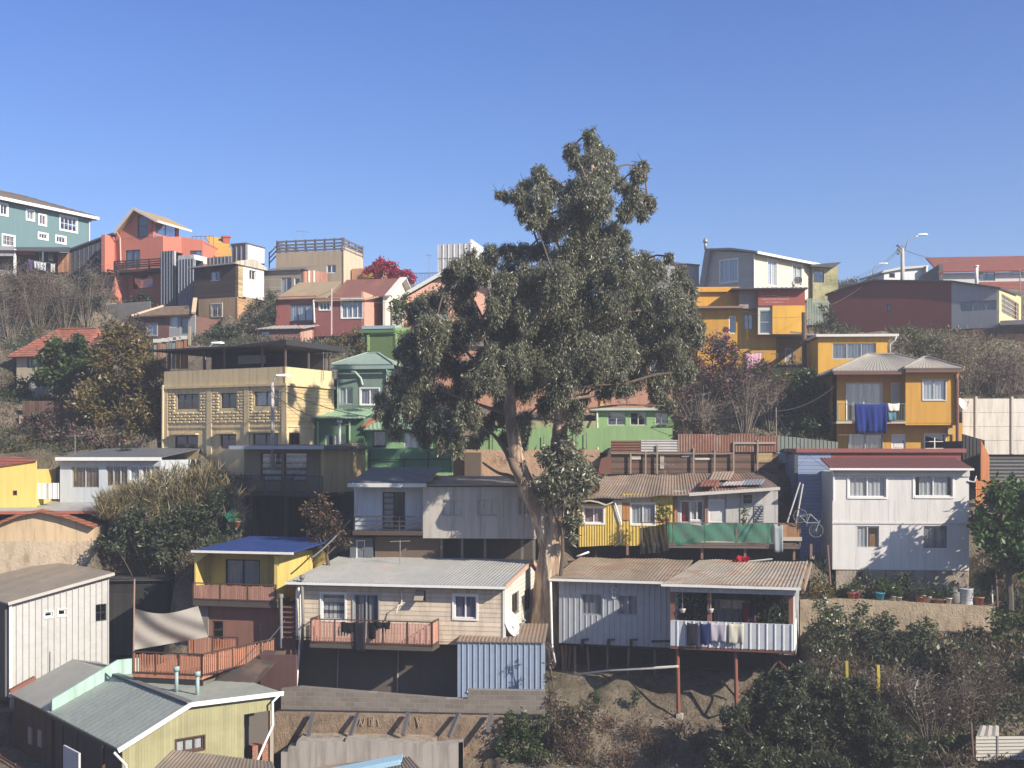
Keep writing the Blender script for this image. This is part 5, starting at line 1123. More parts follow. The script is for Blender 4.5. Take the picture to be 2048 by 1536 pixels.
# upper green box
H = House('building', 'flat-topped green building half hidden left of the eucalyptus crown', 'building', 790, 80, -12, 745)
GB2 = paint((.11, .17, .065), .1, .15)
H.wall(722, 790, 664, 760, GB2); r = H.right(790); r.wall(790, 850, [(790, 655), (850, 655)], 760, paint((.17, .26, .10), .1, .15)); dd = r.u(850); H.body(722, 790, max(2.5, dd), 666, GB2, 'r')
m = H.mb(); z = H.loc(755, 660)[1]; m.box(H.u(720), H.u(790) + .05, -.2, max(2.5, dd), z - .2, z); m.build('roof', flat((.10, .17, .07)), H.root)
m = H.mb(); z = H.loc(755, 657)[1]; m.box(H.u(722), H.u(788), .2, 2, z, z + .22); m.build('roof_sheet', flat((.30, .38, .42)), H.root)
H.pbox(734, 666, 738, 702, -.1, .0, flat((.24, .36, .14)), 'pilaster'); H.pbox(734, 665, 790, 668, -.1, .0, flat((.24, .36, .14)), 'lintel')
# long light green house behind the trunk
H = House('house', 'light green single-storey house with two sliding windows right of the trunk', 'house', 1348, 71.5, -3, 900)
LG = paint((.21, .335, .15), .1, .22)
H.wall(1192, 1348, 821, 900, LG, [W(1215, 824, 1251, 851, fc=flat((.45, .46, .44))), W(1260, 824, 1293, 851, fc=flat((.45, .46, .44))), W(1310, 825, 1336, 849, fc=flat((.45, .46, .44)))]); H.body(1192, 1348, 5, 822, LG)
H.slab(H.u(1180), H.u(1352), -.4, 5.1, H.loc(1270, 821)[1], H.loc(1270, 816)[1], flat((.42, .44, .4)), 'roof')
H.at(-1.2).wall(960, 1345, 856, 905, LG, name='garden_wall', th=1.); H.at(.0).wall(960, 1192, 842, 900, paint((.30, .30, .16)), name='wall')
m = H.mb(); m.tube([H.p3(1194, 820, -.1), H.p3(1196, 905, -1.3)], .06, 6); m.build('downpipe', flat((.45, .5, .36)), H.root)
for px, t in ((1152, 840), (1173, 865), (1088, 870), (985, 850)): H.tube([(px, 905, -1.35), (px, t, -1.35)], .025, flat((.1, .1, .09)), 'fence_post', 5)
H.at(-1.9).wall(862, 1200, 899, 965, rough_stone((.45, .30, .20), (.36, .24, .16), .9), name='lower_wall')
H.apron(850, 1205, -6.5, .3, 958); m = H.mb(); m.box(H.u(930, -2.3), H.u(962, -2.3), -2.6, -1.95, -2.2, H.loc(945, 905, -2.3)[1]); m.build('pier', paint((.10, .075, .055)), H.root)
# coral buildings behind the crown
H = House('building', 'coral building mostly hidden behind the eucalyptus crown', 'building', 1345, 80, -4, 830)
COR = paint((.42, .225, .15), .1, .2)
H.wall(870, 1345, 690, 850, COR, [W(905, 720, 935, 760), W(1000, 720, 1030, 765), W(1120, 715, 1150, 760), W(1240, 715, 1270, 760), W(1300, 720, 1330, 760)]); H.body(870, 1345, 6, 692, COR)
H.slab(H.u(865), H.u(1350), -.3, 6, H.loc(1100, 692)[1], H.loc(1100, 686)[1], tin((.2, .19, .18), .1), 'roof')
H.pbox(1200, 770, 1206, 850, -.1, -.0, flat((.62, .36, .10)), 'pilaster')
H = House('house', 'coral house with white-edged grey gable roof behind the crown', 'house', 985, 92, 5, 660)
H.wall(790, 1060, [(790, 608), (880, 556), (930, 556), (1060, 618)], 690, paint((.58, .33, .24), .1, .2), [W(985, 610, 1005, 640), W(870, 600, 895, 640)])
m = H.mb(); P_ = [H.p3(x, y, -.5) for x, y in ((776, 603), (878, 545), (935, 545), (1070, 612))]
for a, b in zip(P_[:-1], P_[1:]): a, b = Vector(a), Vector(b); m.prism([a, b, b - Vector((0, 0, .3)), a - Vector((0, 0, .3))], (0, 7, .2))
m.build('roof', flat((.46, .46, .45), .6), H.root); H.body(790, 1060, 6, 615, COR)
H = House('tin_box', 'white corrugated tin box on the ridge left of the eucalyptus', 'shed', 942, 106, -12, 560)
WT = tin((.50, .50, .49), .1, (.3, .27, .24), var=.12)
H.wall(876, 942, 488, 570, WT, corr=(.5, .05, 'rib')); r = H.right(942); r.wall(942, 967, 487, 570, tin((.62, .62, .6), .05), corr=(.5, .05, 'rib')); H.body(876, 942, max(2, r.u(967)), 489, WT, 'r')
H.slab(H.u(876), H.u(942), -.04, max(2, r.u(967)), H.loc(910, 516)[1] - .03, H.loc(910, 516)[1] + .03, GREYM, 'band')
# --- ridge fence by the red bush
H = House('ridge_fence', 'thin dark railing on the ridge right of the red bougainvillea', 'fence', 830, 100, -5, 575)
m = H.mb(); u0, u1 = H.u(820), H.u(900); z0, z1 = H.loc(860, 572)[1], H.loc(860, 546)[1]
m.beam((u0, 0, z1), (u1, 0, z1), .05)
for i in range(26): u = u0 + (u1 - u0) * i / 25; m.box(u - .012, u + .012, -.012, .012, z0, z1)
m.build('railing', flat((.06, .06, .07)), H.root)

# --- pink double house
H = House('house', 'rose-pink double house with tan and brown roofs and a tall white window', 'house', 727, 86, -12, 668)
RO = paint((.30, .10, .085), .12, .2); RO2 = paint((.235, .085, .08), .12, .2); TAN = tin((.34, .26, .16), .1, (.25, .18, .11), var=.12, metal=0)
H.at(.8).wall(552, 632, 592, 675, RO, [W(580, 609, 626, 642, nv=3, cur='pale', fc=flat((.12, .12, .12)))]); H.wall(627, 727, 596, 672, RO2, [W(639, 605, 660, 620, nv=3, tr=.05, tint=.3), W(683, 598, 725, 636, nv=4, tr=.06, cur='grey', cs=[(0, 1)])])
r = H.right(727); r.wall(727, 762, 590, 662, paint((.62, .30, .23), .08, .15)); dd = max(4.5, r.u(762)); H.body(552, 727, dd, 597, RO, 'r', y0=1)  # side wall in brighter pink, sunlight put into the paint
H.slab(H.u(760), H.u(780), 3, 3.2, H.loc(768, 648)[1], H.loc(768, 590)[1], paint((.6, .57, .5)), 'wall')
e0, e1 = H.p3(550, 598, .5), H.p3(652, 592, .5); zr = H.zat(H.u(690), 5.5, 561)
H.sheet(e0, (e1[0], .5, e0[2]), (H.u(682, 5.5), 5.5, zr), (H.u(598, 5.5), 5.5, zr), TAN, None, .08, wob=.02)
ze = H.loc(680, 600, -.3)[1]; zr2 = H.zat(H.u(740), 4, 575); u0, u1 = H.u(628, -.3), H.u(729, -.3)
H.sheet((u0, -.3, ze), (u1, -.3, ze), (u1 + .3, 2, ze + .5), (u0, 2, ze + .5), TAN, None, .08)
H.sheet((u0 + .4, 2, ze + .5), (u1 + .8, 2, ze + .5), (u1 + .8, 5.5, zr + .1), (u0 + .4, 5.5, zr + .1), tin((.21, .09, .07), .2, var=.1, metal=0), None, .08)
G = H.turn(u1 + .8, 2, 90)
a, b, c = G.loc(745, 588), G.loc(790, 560), G.loc(830, 580)
m = G.mb(); L_ = 3.6; zz0 = ze + .5 - .02; m.prism([(0, -.02, zz0), (L_, -.02, zr + .05), (L_ * 1.9, -.02, zz0 + .1), (L_ * 1.9, -.02, -.3), (0, -.02, -.3)], (0, .2, 0)); m.build('gable_wall', paint((.64, .60, .50), .05, .1), H.root)
m = G.mb(); m.beam((-.2, -.25, zz0), (L_, -.25, zr + .15), .5, .1); m.beam((L_, -.25, zr + .15), (L_ * 1.95, -.25, zz0 + .05), .5, .1); m.build('barge_board', flat((.6, .58, .53)), H.root)
G2 = H.sheet((u1 + .8, 5.5, zr + .1), (u0 + .4, 5.5, zr + .1), (u0 + .4, 9, ze + .5), (u1 + .8, 9, ze + .5), tin((.21, .09, .07), .2, var=.1, metal=0), None, .08)
m = H.mb(); m.tube([H.p3(627, 600, -.25), H.p3(629, 645, -.1)], .06, 6); m.build('downpipe', WHITE, H.root)
m = H.mb(); m.tube([H.p3(663, 672, -1.5), H.p3(663, 577, -1.5)], .055, 6); m.build('mast', flat((.5, .4, .37)), H.root)
H = House('shed', 'small pink-washed shed with pale tin roof under the pink double house', 'shed', 600, 83.5, -10, 688)
PK = planks((.24, .13, .12), .2, 'z', .3)
H.wall(518, 600, 658, 692, PK, [W(523, 664, 538, 682, nv=1, cur='pale')]); r = H.right(600); r.wall(600, 627, 655, 692, paint((.52, .30, .24), .2, .5)); H.body(518, 600, 3, 660, PK, 'r')
H.shed(510, 606, 657, 651, .3, 3.1, tin((.4, .37, .34), .15), (.3, .03))

# --- wooden shack, terrace building
H = House('shack', 'weathered grey wooden shack with dark doorway under the terrace building', 'shack', 606, 93, -12, 600)
WD = planks((.26, .225, .18), .16, 'z', .5)
H.wall(525, 606, 540, 612, WD, [W(562, 555, 583, 610, door=1, cur='pale', cs=[(0, .5)], fc=flat((.3, .28, .25))), W(588, 556, 600, 580, nv=1)]); r = H.right(606); r.wall(606, 655, [(606, 538), (655, 545)], 605, planks((.38, .19, .13), .2, 'y', .4)); H.body(525, 606, 4, 541, WD, 'r')
H.shed(523, 610, 538, 533, .3, 4, tin((.19, .18, .165), .2), None)
for px in (618, 628): m = r.mb(); m.beam(r.p3(px, 605, -.1), r.p3(px, 541, -.1), .12); m.build('porch_post', WHITE, H.root)
H = House('building', 'beige block building with slatted wooden railing on its flat roof', 'building', 687, 100, -14, 590)
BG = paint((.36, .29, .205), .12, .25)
H.wall(552, 687, 503, 600, BG, [W(653, 530, 672, 546, fc=WHITE, cur='grey', tint=.4)]); r = H.right(687); BG_LIT = paint((.52, .42, .31), .1, .25); r.wall(687, 726, 500, 600, BG_LIT); dd = r.u(726); H.body(552, 687, max(dd, 4), 505, BG, 'r')  # brighter beige copy, sunlight painted on the side wall
z0, z1 = H.loc(620, 503)[1], H.loc(620, 480)[1]
SL = flat((.12, .115, .12), .8); m = H.mb(); dd = max(dd, 4); u0, u1 = H.u(553), H.u(687)
for t in (.12, .38, .64, .95):
    z = z0 + (z1 - z0) * t; m.box(u0, u1, -.02, .04, z - .07, z + .07); m.box(u1 - .06, u1, .04, dd, z - .07, z + .07); m.box(u0, u1, dd - .06, dd, z - .07, z + .07); m.box(u0, u0 + .06, .04, dd, z - .07, z + .07)
for i in range(8): u = u0 + (u1 - u0) * i / 7; m.box(u - .06, u + .06, .04, .14, z0, z1 + .08); m.box(u - .06, u + .06, dd - .16, dd - .06, z0, z1 + .08)
for i in range(4): y = dd * i / 3; m.box(u1 - .16, u1 - .06, y - .06, y + .06, z0, z1 + .08)
m.build('railing', SL, H.root)
m = H.mb(); m.beam((u0 - .9, .5, z0 - .75), (u0, .5, z0 + .1), .08); m.beam((u0 - .9, .5, z0 - .35), (u0, .5, z0 + .5), .08); m.beam((u0 - .9, .5, z0 + .05), (u0, .5, z0 + .9), .08); m.box(u0 - .94, u0 - .86, .46, .54, z0 - 1.2, z0 + .2); m.build('stair_rail', SL, H.root)
H.slab(H.u(690), H.u(742), 1.5, 5, -.5, H.loc(715, 537, 1.5)[1], paint((.40, .22, .13), .2, .2), 'annexe_wall'); H.slab(H.u(716), H.u(744), 1.2, 1.49, H.loc(730, 557, 1.3)[1], H.loc(730, 542, 1.3)[1], flat((.62, .36, .06)), 'awning')

# --- dark wood house with white tin side
H = House('house', 'dark boarded upper room over a tan storey, white tin on its sunny side', 'house', 474, 90, -24, 665)
DW = planks((.055, .042, .036), .15, 'z', .5, .8)
H.wall(388, 474, [(388, 536), (474, 528)], 596, DW, [W(421, 543, 440, 562, cur='white', cs=[(0, .5)], fc=flat((.25, .25, .27)))]); r = H.right(474)
r.wall(474, 486, [(474, 528), (486, 527)], 594, planks((.42, .33, .2), .2, 'z', .6)); r.wall(486, 528, [(486, 527), (528, 535)], 597, tin((.62, .62, .6), .05, var=.08), [W(498, 541, 511, 560, fc=WHITE, tr=.03)], corr=(.35, .04, 'rib')); dd = r.u(528)
H.body(388, 474, dd, 538, DW, 'r', zb=H.loc(430, 600)[1]); TN = paint((.32, .225, .135), .15, .35)
H.wall(397, 474, 596, 672, TN, [W(423, 608, 444, 633, nv=2, tr=.06, fc=flat((.6, .57, .52)), grille=1, gm=GREYM)]); r.wall(474, 492, 597, 672, planks((.42, .25, .13), .2, 'z', .5)); r.wall(492, 520, 597, 672, TN); H.body(397, 474, dd, 597, TN, 'r', foot=False)
zl, zr_ = H.loc(385, 534, -.3)[1], H.loc(476, 519, -.3)[1]
H.sheet((H.u(383), -.4, zl), (H.u(476), -.4, zr_ - .2), (H.u(476), dd + .2, zr_ + .0), (H.u(383), dd + .2, zl + .2), tin((.36, .34, .31), .15), None, .1)
m = r.mb(); m.prism([(-.3, -.15, zr_ - .3), (dd + .3, -.15, H.loc(475, 528)[1]), (dd + .3, -.15, H.loc(475, 528)[1] + .1), (dd * .6, -.15, zr_ + .4), (-.3, -.15, zr_ - .1)], (0, .12, 0)); m.build('gable_panel', planks((.45, .4, .33), .2, 'y'), H.root)
H = House('shed', 'white metal box room with grey corrugated front on the ridge beside the coral house', 'shed', 493, 102, -24, 545)
H.wall(463, 493, 488, 560, tin((.15, .165, .20), .0, var=.1), corr=(.5, .06, 'rib')); r = H.right(493); r.wall(493, 529, [(493, 488), (529, 494)], 560, paint((.60, .60, .58), .05, .1)); H.body(463, 493, r.u(529), 489, GREYM, 'r')
m = H.mb(); m.box(H.u(462), H.u(494), -.1, r.u(529) + .1, H.loc(478, 489)[1], H.loc(478, 486.5)[1]); m.build('roof', flat((.1, .1, .11)), H.root)

# --- grey corrugated towers
for i, (a, b, b2, t, bo, Y, l) in enumerate(((321, 346, 352, 502, 610, 95, 'narrow dark blue-grey corrugated tower left of its twin beside the coral house'), (355, 387, 391, 518, 624, 94, 'narrow blue-grey corrugated tower with lit ribs right of its twin'))):
    H = House('metal_tower', l, 'tower', b, Y, -24, bo, 'corrugated towers beside the coral house'); TM = tin((.12, .135, .165), .0, (.1, .1, .1), var=.08, metal=.1) if i == 0 else tin((.17, .19, .225), .0, (.1, .1, .1), var=.08, metal=.1)
    H.wall(a, b, t, bo + 6, TM, corr=(.28, .05, 'rib')); r = H.right(b); r.wall(b, b2, t, bo + 6, tin((.45, .46, .48), .0)); H.body(a, b, max(1.2, r.u(b2)), t + 1, TM, 'r')  # side strip coloured pale to stand for the sunlit edge
    if i == 0: H.slab(H.u(346), H.u(378), .6, 2.2, H.loc(360, 525, .6)[1], H.loc(360, 511, .6)[1], paint((.58, .56, .53)), 'white_room')
H = House('metal_fence', 'low blue-grey corrugated fence in front of the orange-roofed house', 'fence', 450, 98, -20, 545)
H.wall(391, 462, [(391, 517), (462, 512)], 560, tin((.15, .17, .20), .0, var=.2), corr=(.35, .05, 'rib'))

# --- coral house
H = House('house', 'tall coral house with steep gable, balcony and lit terrace blocks', 'house', 306, 98, -20, 625)
CO = paint((.48, .165, .115), .08, .12)
H.wall(232, 306, [(232, 466), (268, 421), (306, 442)], 476, CO, [W(275, 430, 296, 474, nv=1, nh=2, fc=flat((.05, .03, .03)), tint=.3)])
H.wall(224, 326, 476, 545, CO, [W(251, 500, 280, 536, door=1, fc=DARKM, cur='pale', tint=.4)]); H.at(.5).wall(228, 326, 545, 630, CO, [W(266, 549, 306, 577, nv=1, fc=DARKM, tint=.2)])
r = H.right(306); r.wall(306, 358, [(306, 439), (358, 449)], 476, CO, [W(311, 446, 353, 473, nv=2, fc=flat((.2, .12, .1)), tint=.35)]); dd = r.u(358)
a, b, c = H.loc(229, 462, -.6), H.loc(267, 416, -.6), H.loc(309, 437, -.6)
TR = tin((.36, .26, .14), .1, (.28, .18, .09), var=.15, metal=0)
H.sheet((a[0], -.6, a[1]), (a[0], dd + .5, a[1]), (b[0], dd + .5, b[1]), (b[0], -.6, b[1]), TR, None, .1); H.sheet((b[0], -.6, b[1]), (b[0], dd + .5, b[1]), (c[0] + .3, dd + .5, c[1] - .15), (c[0] + .3, -.6, c[1] - .15), TR, None, .1, 'roof_slope')
m = H.mb(); m.beam((a[0], -.62, a[1] - .1), (b[0], -.62, b[1] - .05), .08, .22); m.beam((b[0], -.62, b[1] - .05), (c[0] + .3, -.62, c[1] - .25), .08, .22); m.beam((c[0] + .3, -.6, c[1] - .25), (c[0] + .3, dd + .5, c[1] - .25), .08, .18); m.build('barge_board', flat((.6, .52, .45)), H.root)
H.body(232, 306, dd, 478, CO, 'rt'); H.body(226, 326, dd + 1, 478, CO, 'r', zb=H.loc(280, 545)[1] - 4.5)
m = H.mb(); m.box(H.u(222), H.u(229), -1.2, 2, H.loc(225, 548)[1], H.loc(225, 474)[1]); p = [H.p3(229, 548, -1.2), H.p3(229, 625, -.2), H.p3(245, 625, -.2)]; m.prism([(p[0][0], -1.1, p[0][2]), (p[1][0], -1.1, p[1][2]), (p[2][0], -1.1, p[1][2])], (0, 1.5, 0)); m.build('buttress', CO, H.root)
m = H.mb(); m.tube([H.p3(233, 464, -.5), H.p3(240, 476, -.1), H.p3(242, 535, -.1)], .06, 6); m.build('downpipe', flat((.62, .4, .33)), H.root)
zf = H.loc(280, 538, -1.2)[1]; zt = H.loc(280, 520, -1.2)[1]; u0, u1 = H.u(229, -1.2), H.u(322, -1.2)
H.slab(u0, u1, -1.25, 0, zf - .2, zf, flat((.06, .04, .04)), 'balcony_floor'); H.railing([(u0, 0), (u0, -1.2), (u1, -1.2)], zf + .1, zt, rails=(.15, .4, .7, 1), nb=0, mats=(flat((.06, .035, .035)), None), post=.09)
B = H.turn(H.u(326), 0, 35); CO_LIT = paint((.56, .18, .12), .08, .12)  # brighter coral copy with sunlight put into the colour
B.wall(326, 363, [(326, 474), (363, 473)], 560, CO_LIT); B2 = H.turn(H.u(326) + B.u(363) * math.cos(R(35)), B.u(363) * math.sin(R(35)), 15)
B2.wall(363, 406, [(363, 474), (406, 480)], 560, CO_LIT, [W(380, 501, 403, 517, nv=2, fc=DARKM, tint=.3)]); m = B2.mb(); zz = B2.loc(380, 476)[1]; m.box(0, B2.u(406), .2, 5, zz - .4, zz - .3); m.box(B2.u(406) - .1, B2.u(406), .17, 5, -1, zz - .2); m.build('wall', CO_LIT, H.root)
m = B2.mb()
for i in range(6): u = B2.u(406) * i / 5; m.box(u - .02, u + .02, 2.5, 2.54, zz - .3, zz + .6)
m.box(0, B2.u(406), 2.5, 2.54, zz + .56, zz + .62); m.build('terrace_railing', flat((.15, .16, .2)), H.root)
H = House('house', 'orange-roofed annexe with small chimney right of the coral house', 'house', 462, 101, 20, 535)
H.wall(412, 462, [(412, 500), (462, 514)], 545, CO_LIT); OR_ = tin((.46, .27, .06), .15, (.3, .2, .05), var=.1, metal=0)
H.sheet(H.p3(430, 513, -.3), H.p3(464, 513, -.3), H.p3(458, 480, 3.2), H.p3(411, 470, 3.2), OR_, None, .1); H.body(412, 462, 3, 514, CO_LIT)
m = H.mb(); p = H.p3(452, 490, 2.6); m.box(p[0] - .28, p[0] + .28, 2.3, 2.9, p[2] - .8, p[2] + .75); m.box(p[0] - .36, p[0] + .36, 2.22, 2.98, p[2] + .6, p[2] + .75); m.build('chimney', paint((.34, .09, .06)), H.root)
# --- dark corrugated gable left of the coral house
H = House('house', 'dark grey metal-clad house with sloping roof left of the coral house', 'house', 222, 101, -8, 620)
DG = tin((.055, .06, .075), .0, (.05, .05, .05), var=.1, metal=0.)
H.wall(138, 224, [(138, 499), (222, 467)], 640, DG, [W(187, 511, 200, 530, nv=1, fc=flat((.12, .13, .15)))], corr=(.4, .03, 'rib')); H.body(138, 222, 5, 499, DG)
a, b = Vector(H.p3(133, 499, -.3)), Vector(H.p3(225, 465, -.3)); m = H.mb(); m.prism([a, b, b - Vector((0, 0, .15)), a - Vector((0, 0, .15))], (0, 6, 0)); m.build('roof', flat((.05, .05, .055)), H.root)
# --- teal house
H = House('house', 'large teal house with hipped roof and white window trim at top left', 'house', 178, 112, 60, 545)
TE = paint((.115, .195, .21), .08, .12)
tw = dict(tr=.14, fc=WHITE, tint=.4)
H.wall(-60, 178, [(150, 431)], 545, TE, [W(1, 409, 14, 429, **tw), W(54, 422, 67, 439, cur='white', **tw), W(79, 431, 91, 449, cur='pink', **tw), W(121, 435, 153, 461, nv=4, nh=2, **tw), W(78, 468, 94, 477, nv=3, nh=1, **tw), W(113, 474, 130, 485, nv=3, **tw), W(6, 472, 28, 491, nv=3, grille=1, **tw)])
uL = H.u(-60); H.body(-60, 178, 9, 436, TE); H.slab(uL + .05, -.05, .1, 8.9, -9, -.01, paint((.2, .19, .18)), 'foundation')
ze = H.loc(150, 431)[1]; H.hip(uL, .6, -.6, 9.6, ze + .15, ze + 1.9, 4.5, tiles((.17, .135, .11), .5, .3)); m = H.mb(); m.box(uL, .62, -.68, -.6, ze - .1, ze + .16); m.box(.6, .68, -.6, 9, ze - .1, ze + .16); m.build('fascia', WHITE, H.root)
m = H.mb(); m.tube([(.3, -.5, ze), (-.05, -.1, ze - .4), (-.05, -.08, ze - 5)], .06, 6); m.build('downpipe', WHITE, H.root)
# --- porch with washing under the teal house
H = House('shack', 'dark open porch with white post and washing line below the teal house', 'shack', 30, 97, 2, 560)
H.at(1.5).wall(-20, 118, 497, 560, paint((.07, .045, .045)), [W(78, 502, 88, 522, cur='white', cs=[(0, .5)]), W(96, 502, 106, 522, cur='white')]); H.pbox(116, 505, 138, 545, 1, 1.5, planks((.34, .17, .10), .2, 'x'), 'plank_wall')
H.sheet(H.p3(-20, 500, -.3), H.p3(140, 502, -.3), H.p3(140, 494, 3), H.p3(-20, 494, 3), tin((.07, .07, .075), .1), None, .08); H.pbox(-20, 540, 28, 565, 0, .1, flat((.33, .30, .28)), 'parapet'); H.pbox(-20, 492, 28, 512, -.1, 0, flat((.30, .30, .31)), 'awning_panel')
m = H.mb(); m.box(H.u(28), H.u(32), -.1, .1, -.5, H.loc(30, 498)[1]); m.build('post', WHITE, H.root); H.pbox(32, 504, 70, 509, .2, .26, flat((.35, .09, .06)), 'fascia')
m = H.mb(); m.tube([H.p3(56, 520, -.2), H.p3(112, 528, -.2)], .02, 4); m.build('washing_line', GREYM, H.root)
for i in range(4): x = 68 + i * 6.3; hang(H, x, 522 + i, x + 5, 537 + i * 1.6, -.25, cloth((.55, .57, .6)), 'hanging_cloth', 'white square cloth on the line under the teal house', 'laundry', 'row of four white cloths on the porch line', .02)
hang(H, 56, 520, 65, 542, -.25, cloth((.10, .06, .16)), 'hanging_garment', 'dark purple shirt at the left end of the porch line', 'clothing'); hang(H, 101, 527, 110, 545, -.25, cloth((.5, .5, .45)), 'hanging_garment', 'cream shirt at the right end of the porch line', 'clothing')
# --- grey block wall, small tiled house, red tiled house
H = House('block_wall', 'dark grey rendered wall below the coral house', 'wall', 275, 91, -8, 690)
H.wall(170, 300, [(170, 614), (226, 608), (300, 602)], 700, blocks((.15, .15, .15), (.125, .125, .125), (.17, .17, .17), .5, .25)); H.slab(H.u(172), H.u(226), .3, 3, H.loc(200, 612)[1] - .4, H.loc(200, 606)[1], paint((.5, .46, .38)), 'coping')
H = House('house', 'small brick house with brown tiled roof and two grey windows', 'house', 338, 88, -18, 690)
BRK = blocks((.20, .085, .06), (.16, .07, .05), (.2, .16, .14), .3, .1)
H.wall(272, 338, 632, 690, BRK, [W(293, 648, 314, 671, nv=1, tr=.07, fc=flat((.4, .4, .4)), cur='pale')]); H.at(.05).wall(338, 390, 630, 690, GY, [W(341, 633, 355, 655, nv=1, cur='white', cs=[(0, 1)]), W(361, 636, 376, 668, nv=1, fc=flat((.2, .2, .2)))]); H.body(272, 390, 4, 634, BRK)
ze = H.loc(300, 631, -.4)[1]; zr = H.zat(H.u(330), 2, 611); TL = tiles((.22, .15, .105), .35, .4)
H.sheet((H.u(268), -.4, ze), (H.u(345), -.4, ze), (H.u(352), 2.2, zr), (H.u(290), 2.2, zr), TL, None, .1); H.sheet((H.u(345), -.4, ze), (H.u(394), -.4, ze), (H.u(366), 1.6, zr + .4), (H.u(352), 2.2, zr), TL, None, .1, 'roof_slope')
m = H.mb(); m.beam((H.u(366), 1.6, zr + .42), (H.u(394), -.45, ze + .05), .3, .14); m.beam((H.u(268), -.42, ze + .04), (H.u(290), 2.2, zr + .06), .25, .12); m.build('ridge_tile', flat((.5, .38, .26)), H.root)
H = House('house', 'cream cottage with red tiled hip roof behind the green tree at left', 'house', 160, 80.5, -14, 800)
CC = paint((.42, .36, .26), .1, .3)
H.wall(33, 160, 712, 810, CC, [W(54, 712 + 5, 70, 736, nv=2, fc=flat((.15, .14, .13)), tint=.3)]); r = H.right(160); r.wall(160, 206, 705, 800, paint((.6, .5, .34), .1, .2)); dd = max(5, r.u(206)); H.body(33, 160, dd, 714, CC, 'r')
H.hip(H.u(24), H.u(166), -.5, dd + .5, H.loc(95, 713)[1], H.zat(H.u(150), dd / 2, 657), 1.9, tiles((.33, .115, .075), .42, .35), ins2=.5)
m = H.mb(); z = H.loc(95, 745)[1]
for i in range(5): m.box(H.u(62), H.u(160), -.03, -.002, z - i * .22 - .2, z - i * .22 - .02)
m.build('siding_boards', flat((.38, .38, .37)), H.root)
H = House('plank_fence', 'old dark plank fence on the overgrown bank at left', 'fence', 45, 76, 4, 860)
H.wall(45, 240, 802, 870, planks((.10, .06, .045), .2, 'x', .5, .8), th=.06, name='plank_panel'); H.pbox(38, 830, 46, 875, -.1, .1, flat((.3, .24, .18)), 'post')

def aerial(px, py0, py1, Y, label, w=.6):
    p = wp(px, py0, Y); t = empty('tv_aerial', label, 'aerial', p, R(rng.uniform(-40, 40)), 'television aerials'); h = (wp(px, py1, Y) - p).z
    MB().tube([(0, 0, -.6), (0, 0, h)], .022, 5).build('mast', GREYM, t); m = MB(); m.tube([(-w, 0, h * .93), (w, 0, h * .93)], .014, 4)
    for i in range(7): x = -w + w * 2 * i / 6; m.tube([(x, -.22 + .02 * i, h * .93), (x, .22 - .02 * i, h * .93)], .009, 4)
    m.build('elements', GREYM, t)
aerial(647, 740, 704, 71, 'T-shaped aerial under the black canopy edge'); aerial(858, 560, 507, 103, 'thin aerial pole on the ridge left of the white tin box', .25); aerial(606, 478, 462, 102, 'small aerial above the slatted roof railing'); aerial(1700, 897, 868, 64, 'aerial on the red capping of the blue house')
aerial(1330, 990, 925, 64, 'aerial on the rusty shack roof', .5); aerial(800, 1118, 1080, 57, 'aerial behind the ridge of the cream lap-sided house', .5); aerial(1555, 735, 706, 80, 'aerial beside the porch roof of the yellow building', .4); aerial(150, 900, 870, 68, 'aerial on the pale blue house roof', .5)
# ================================================================== street lamps and wires
def street_lamp(px, pyt, pyb, Y, head, label, rad=.13, mat=None, dy=0, group='street lamps'):
    w = wp(px, pyb, Y); t = empty('street_lamp', label, 'street lamp', w, 0, group); top = wp(px, pyt, Y) - w; h = wp(*head, Y + dy) - w
    MB().tube([(0, 0, -1), tuple(top)], [rad, rad * .7], 8).build('pole', mat or flat((.40, .37, .33), .8), t, True)
    k = (h - top); MB().tube([tuple(top - Vector((0, 0, .5))), tuple(top + k * .35 + Vector((0, 0, abs(k.z) * .25))), tuple(top + k * .8 + Vector((0, 0, .02))), tuple(h)], .05, 6).build('arm', ALU, t, True)
    s = 1 if h.x > top.x else -1; m = MB(); m.M = Matrix.Translation(h) @ Matrix.Scale(s, 4, (1, 0, 0)); m.add([(x, y, z) for x, y, z in ((-.1, -.08, -.03), (.55, -.14, -.06), (.75, 0, -.02), (.55, .14, -.06), (-.1, .08, -.03), (-.1, -.06, .06), (.5, -.1, .1), (.7, 0, .05), (.5, .1, .1), (-.1, .06, .06))],
        [(4, 3, 2, 1, 0), (5, 6, 7, 8, 9), (0, 1, 6, 5), (1, 2, 7, 6), (2, 3, 8, 7), (3, 4, 9, 8), (4, 0, 5, 9)]); m.build('lamp_head', flat((.66, .66, .64), .4), t)
    return t
street_lamp(545, 765, 900, 65.5, (556, 751), 'concrete street lamp in front of the cream building')
street_lamp(411, 708, 740, 77, (426, 686), 'white street lamp curving above the black canopy', .07)
street_lamp(1805, 497, 570, 98, (1838, 469), 'tall street lamp with long arm on the ridge above the maroon building', .2)
street_lamp(1742, 545, 580, 110, (1760, 527), 'short street lamp left of the tall one on the ridge', .06)
m = MB()
for i in range(5): p = wp(1797 + (i % 2) * 3, 493 + i * 4, 97.7); m.lathe(tuple(p), [(.12, 0), (.15, .1), (.06, .2)], 6)
m.tube([tuple(wp(1792, 492, 97.8)), tuple(wp(1806, 492, 97.8))], .05, 5)
tag(m.build('insulator_rack', flat((.2, .2, .2))), 'small rack of insulators on the tall ridge lamp pole', 'insulators')
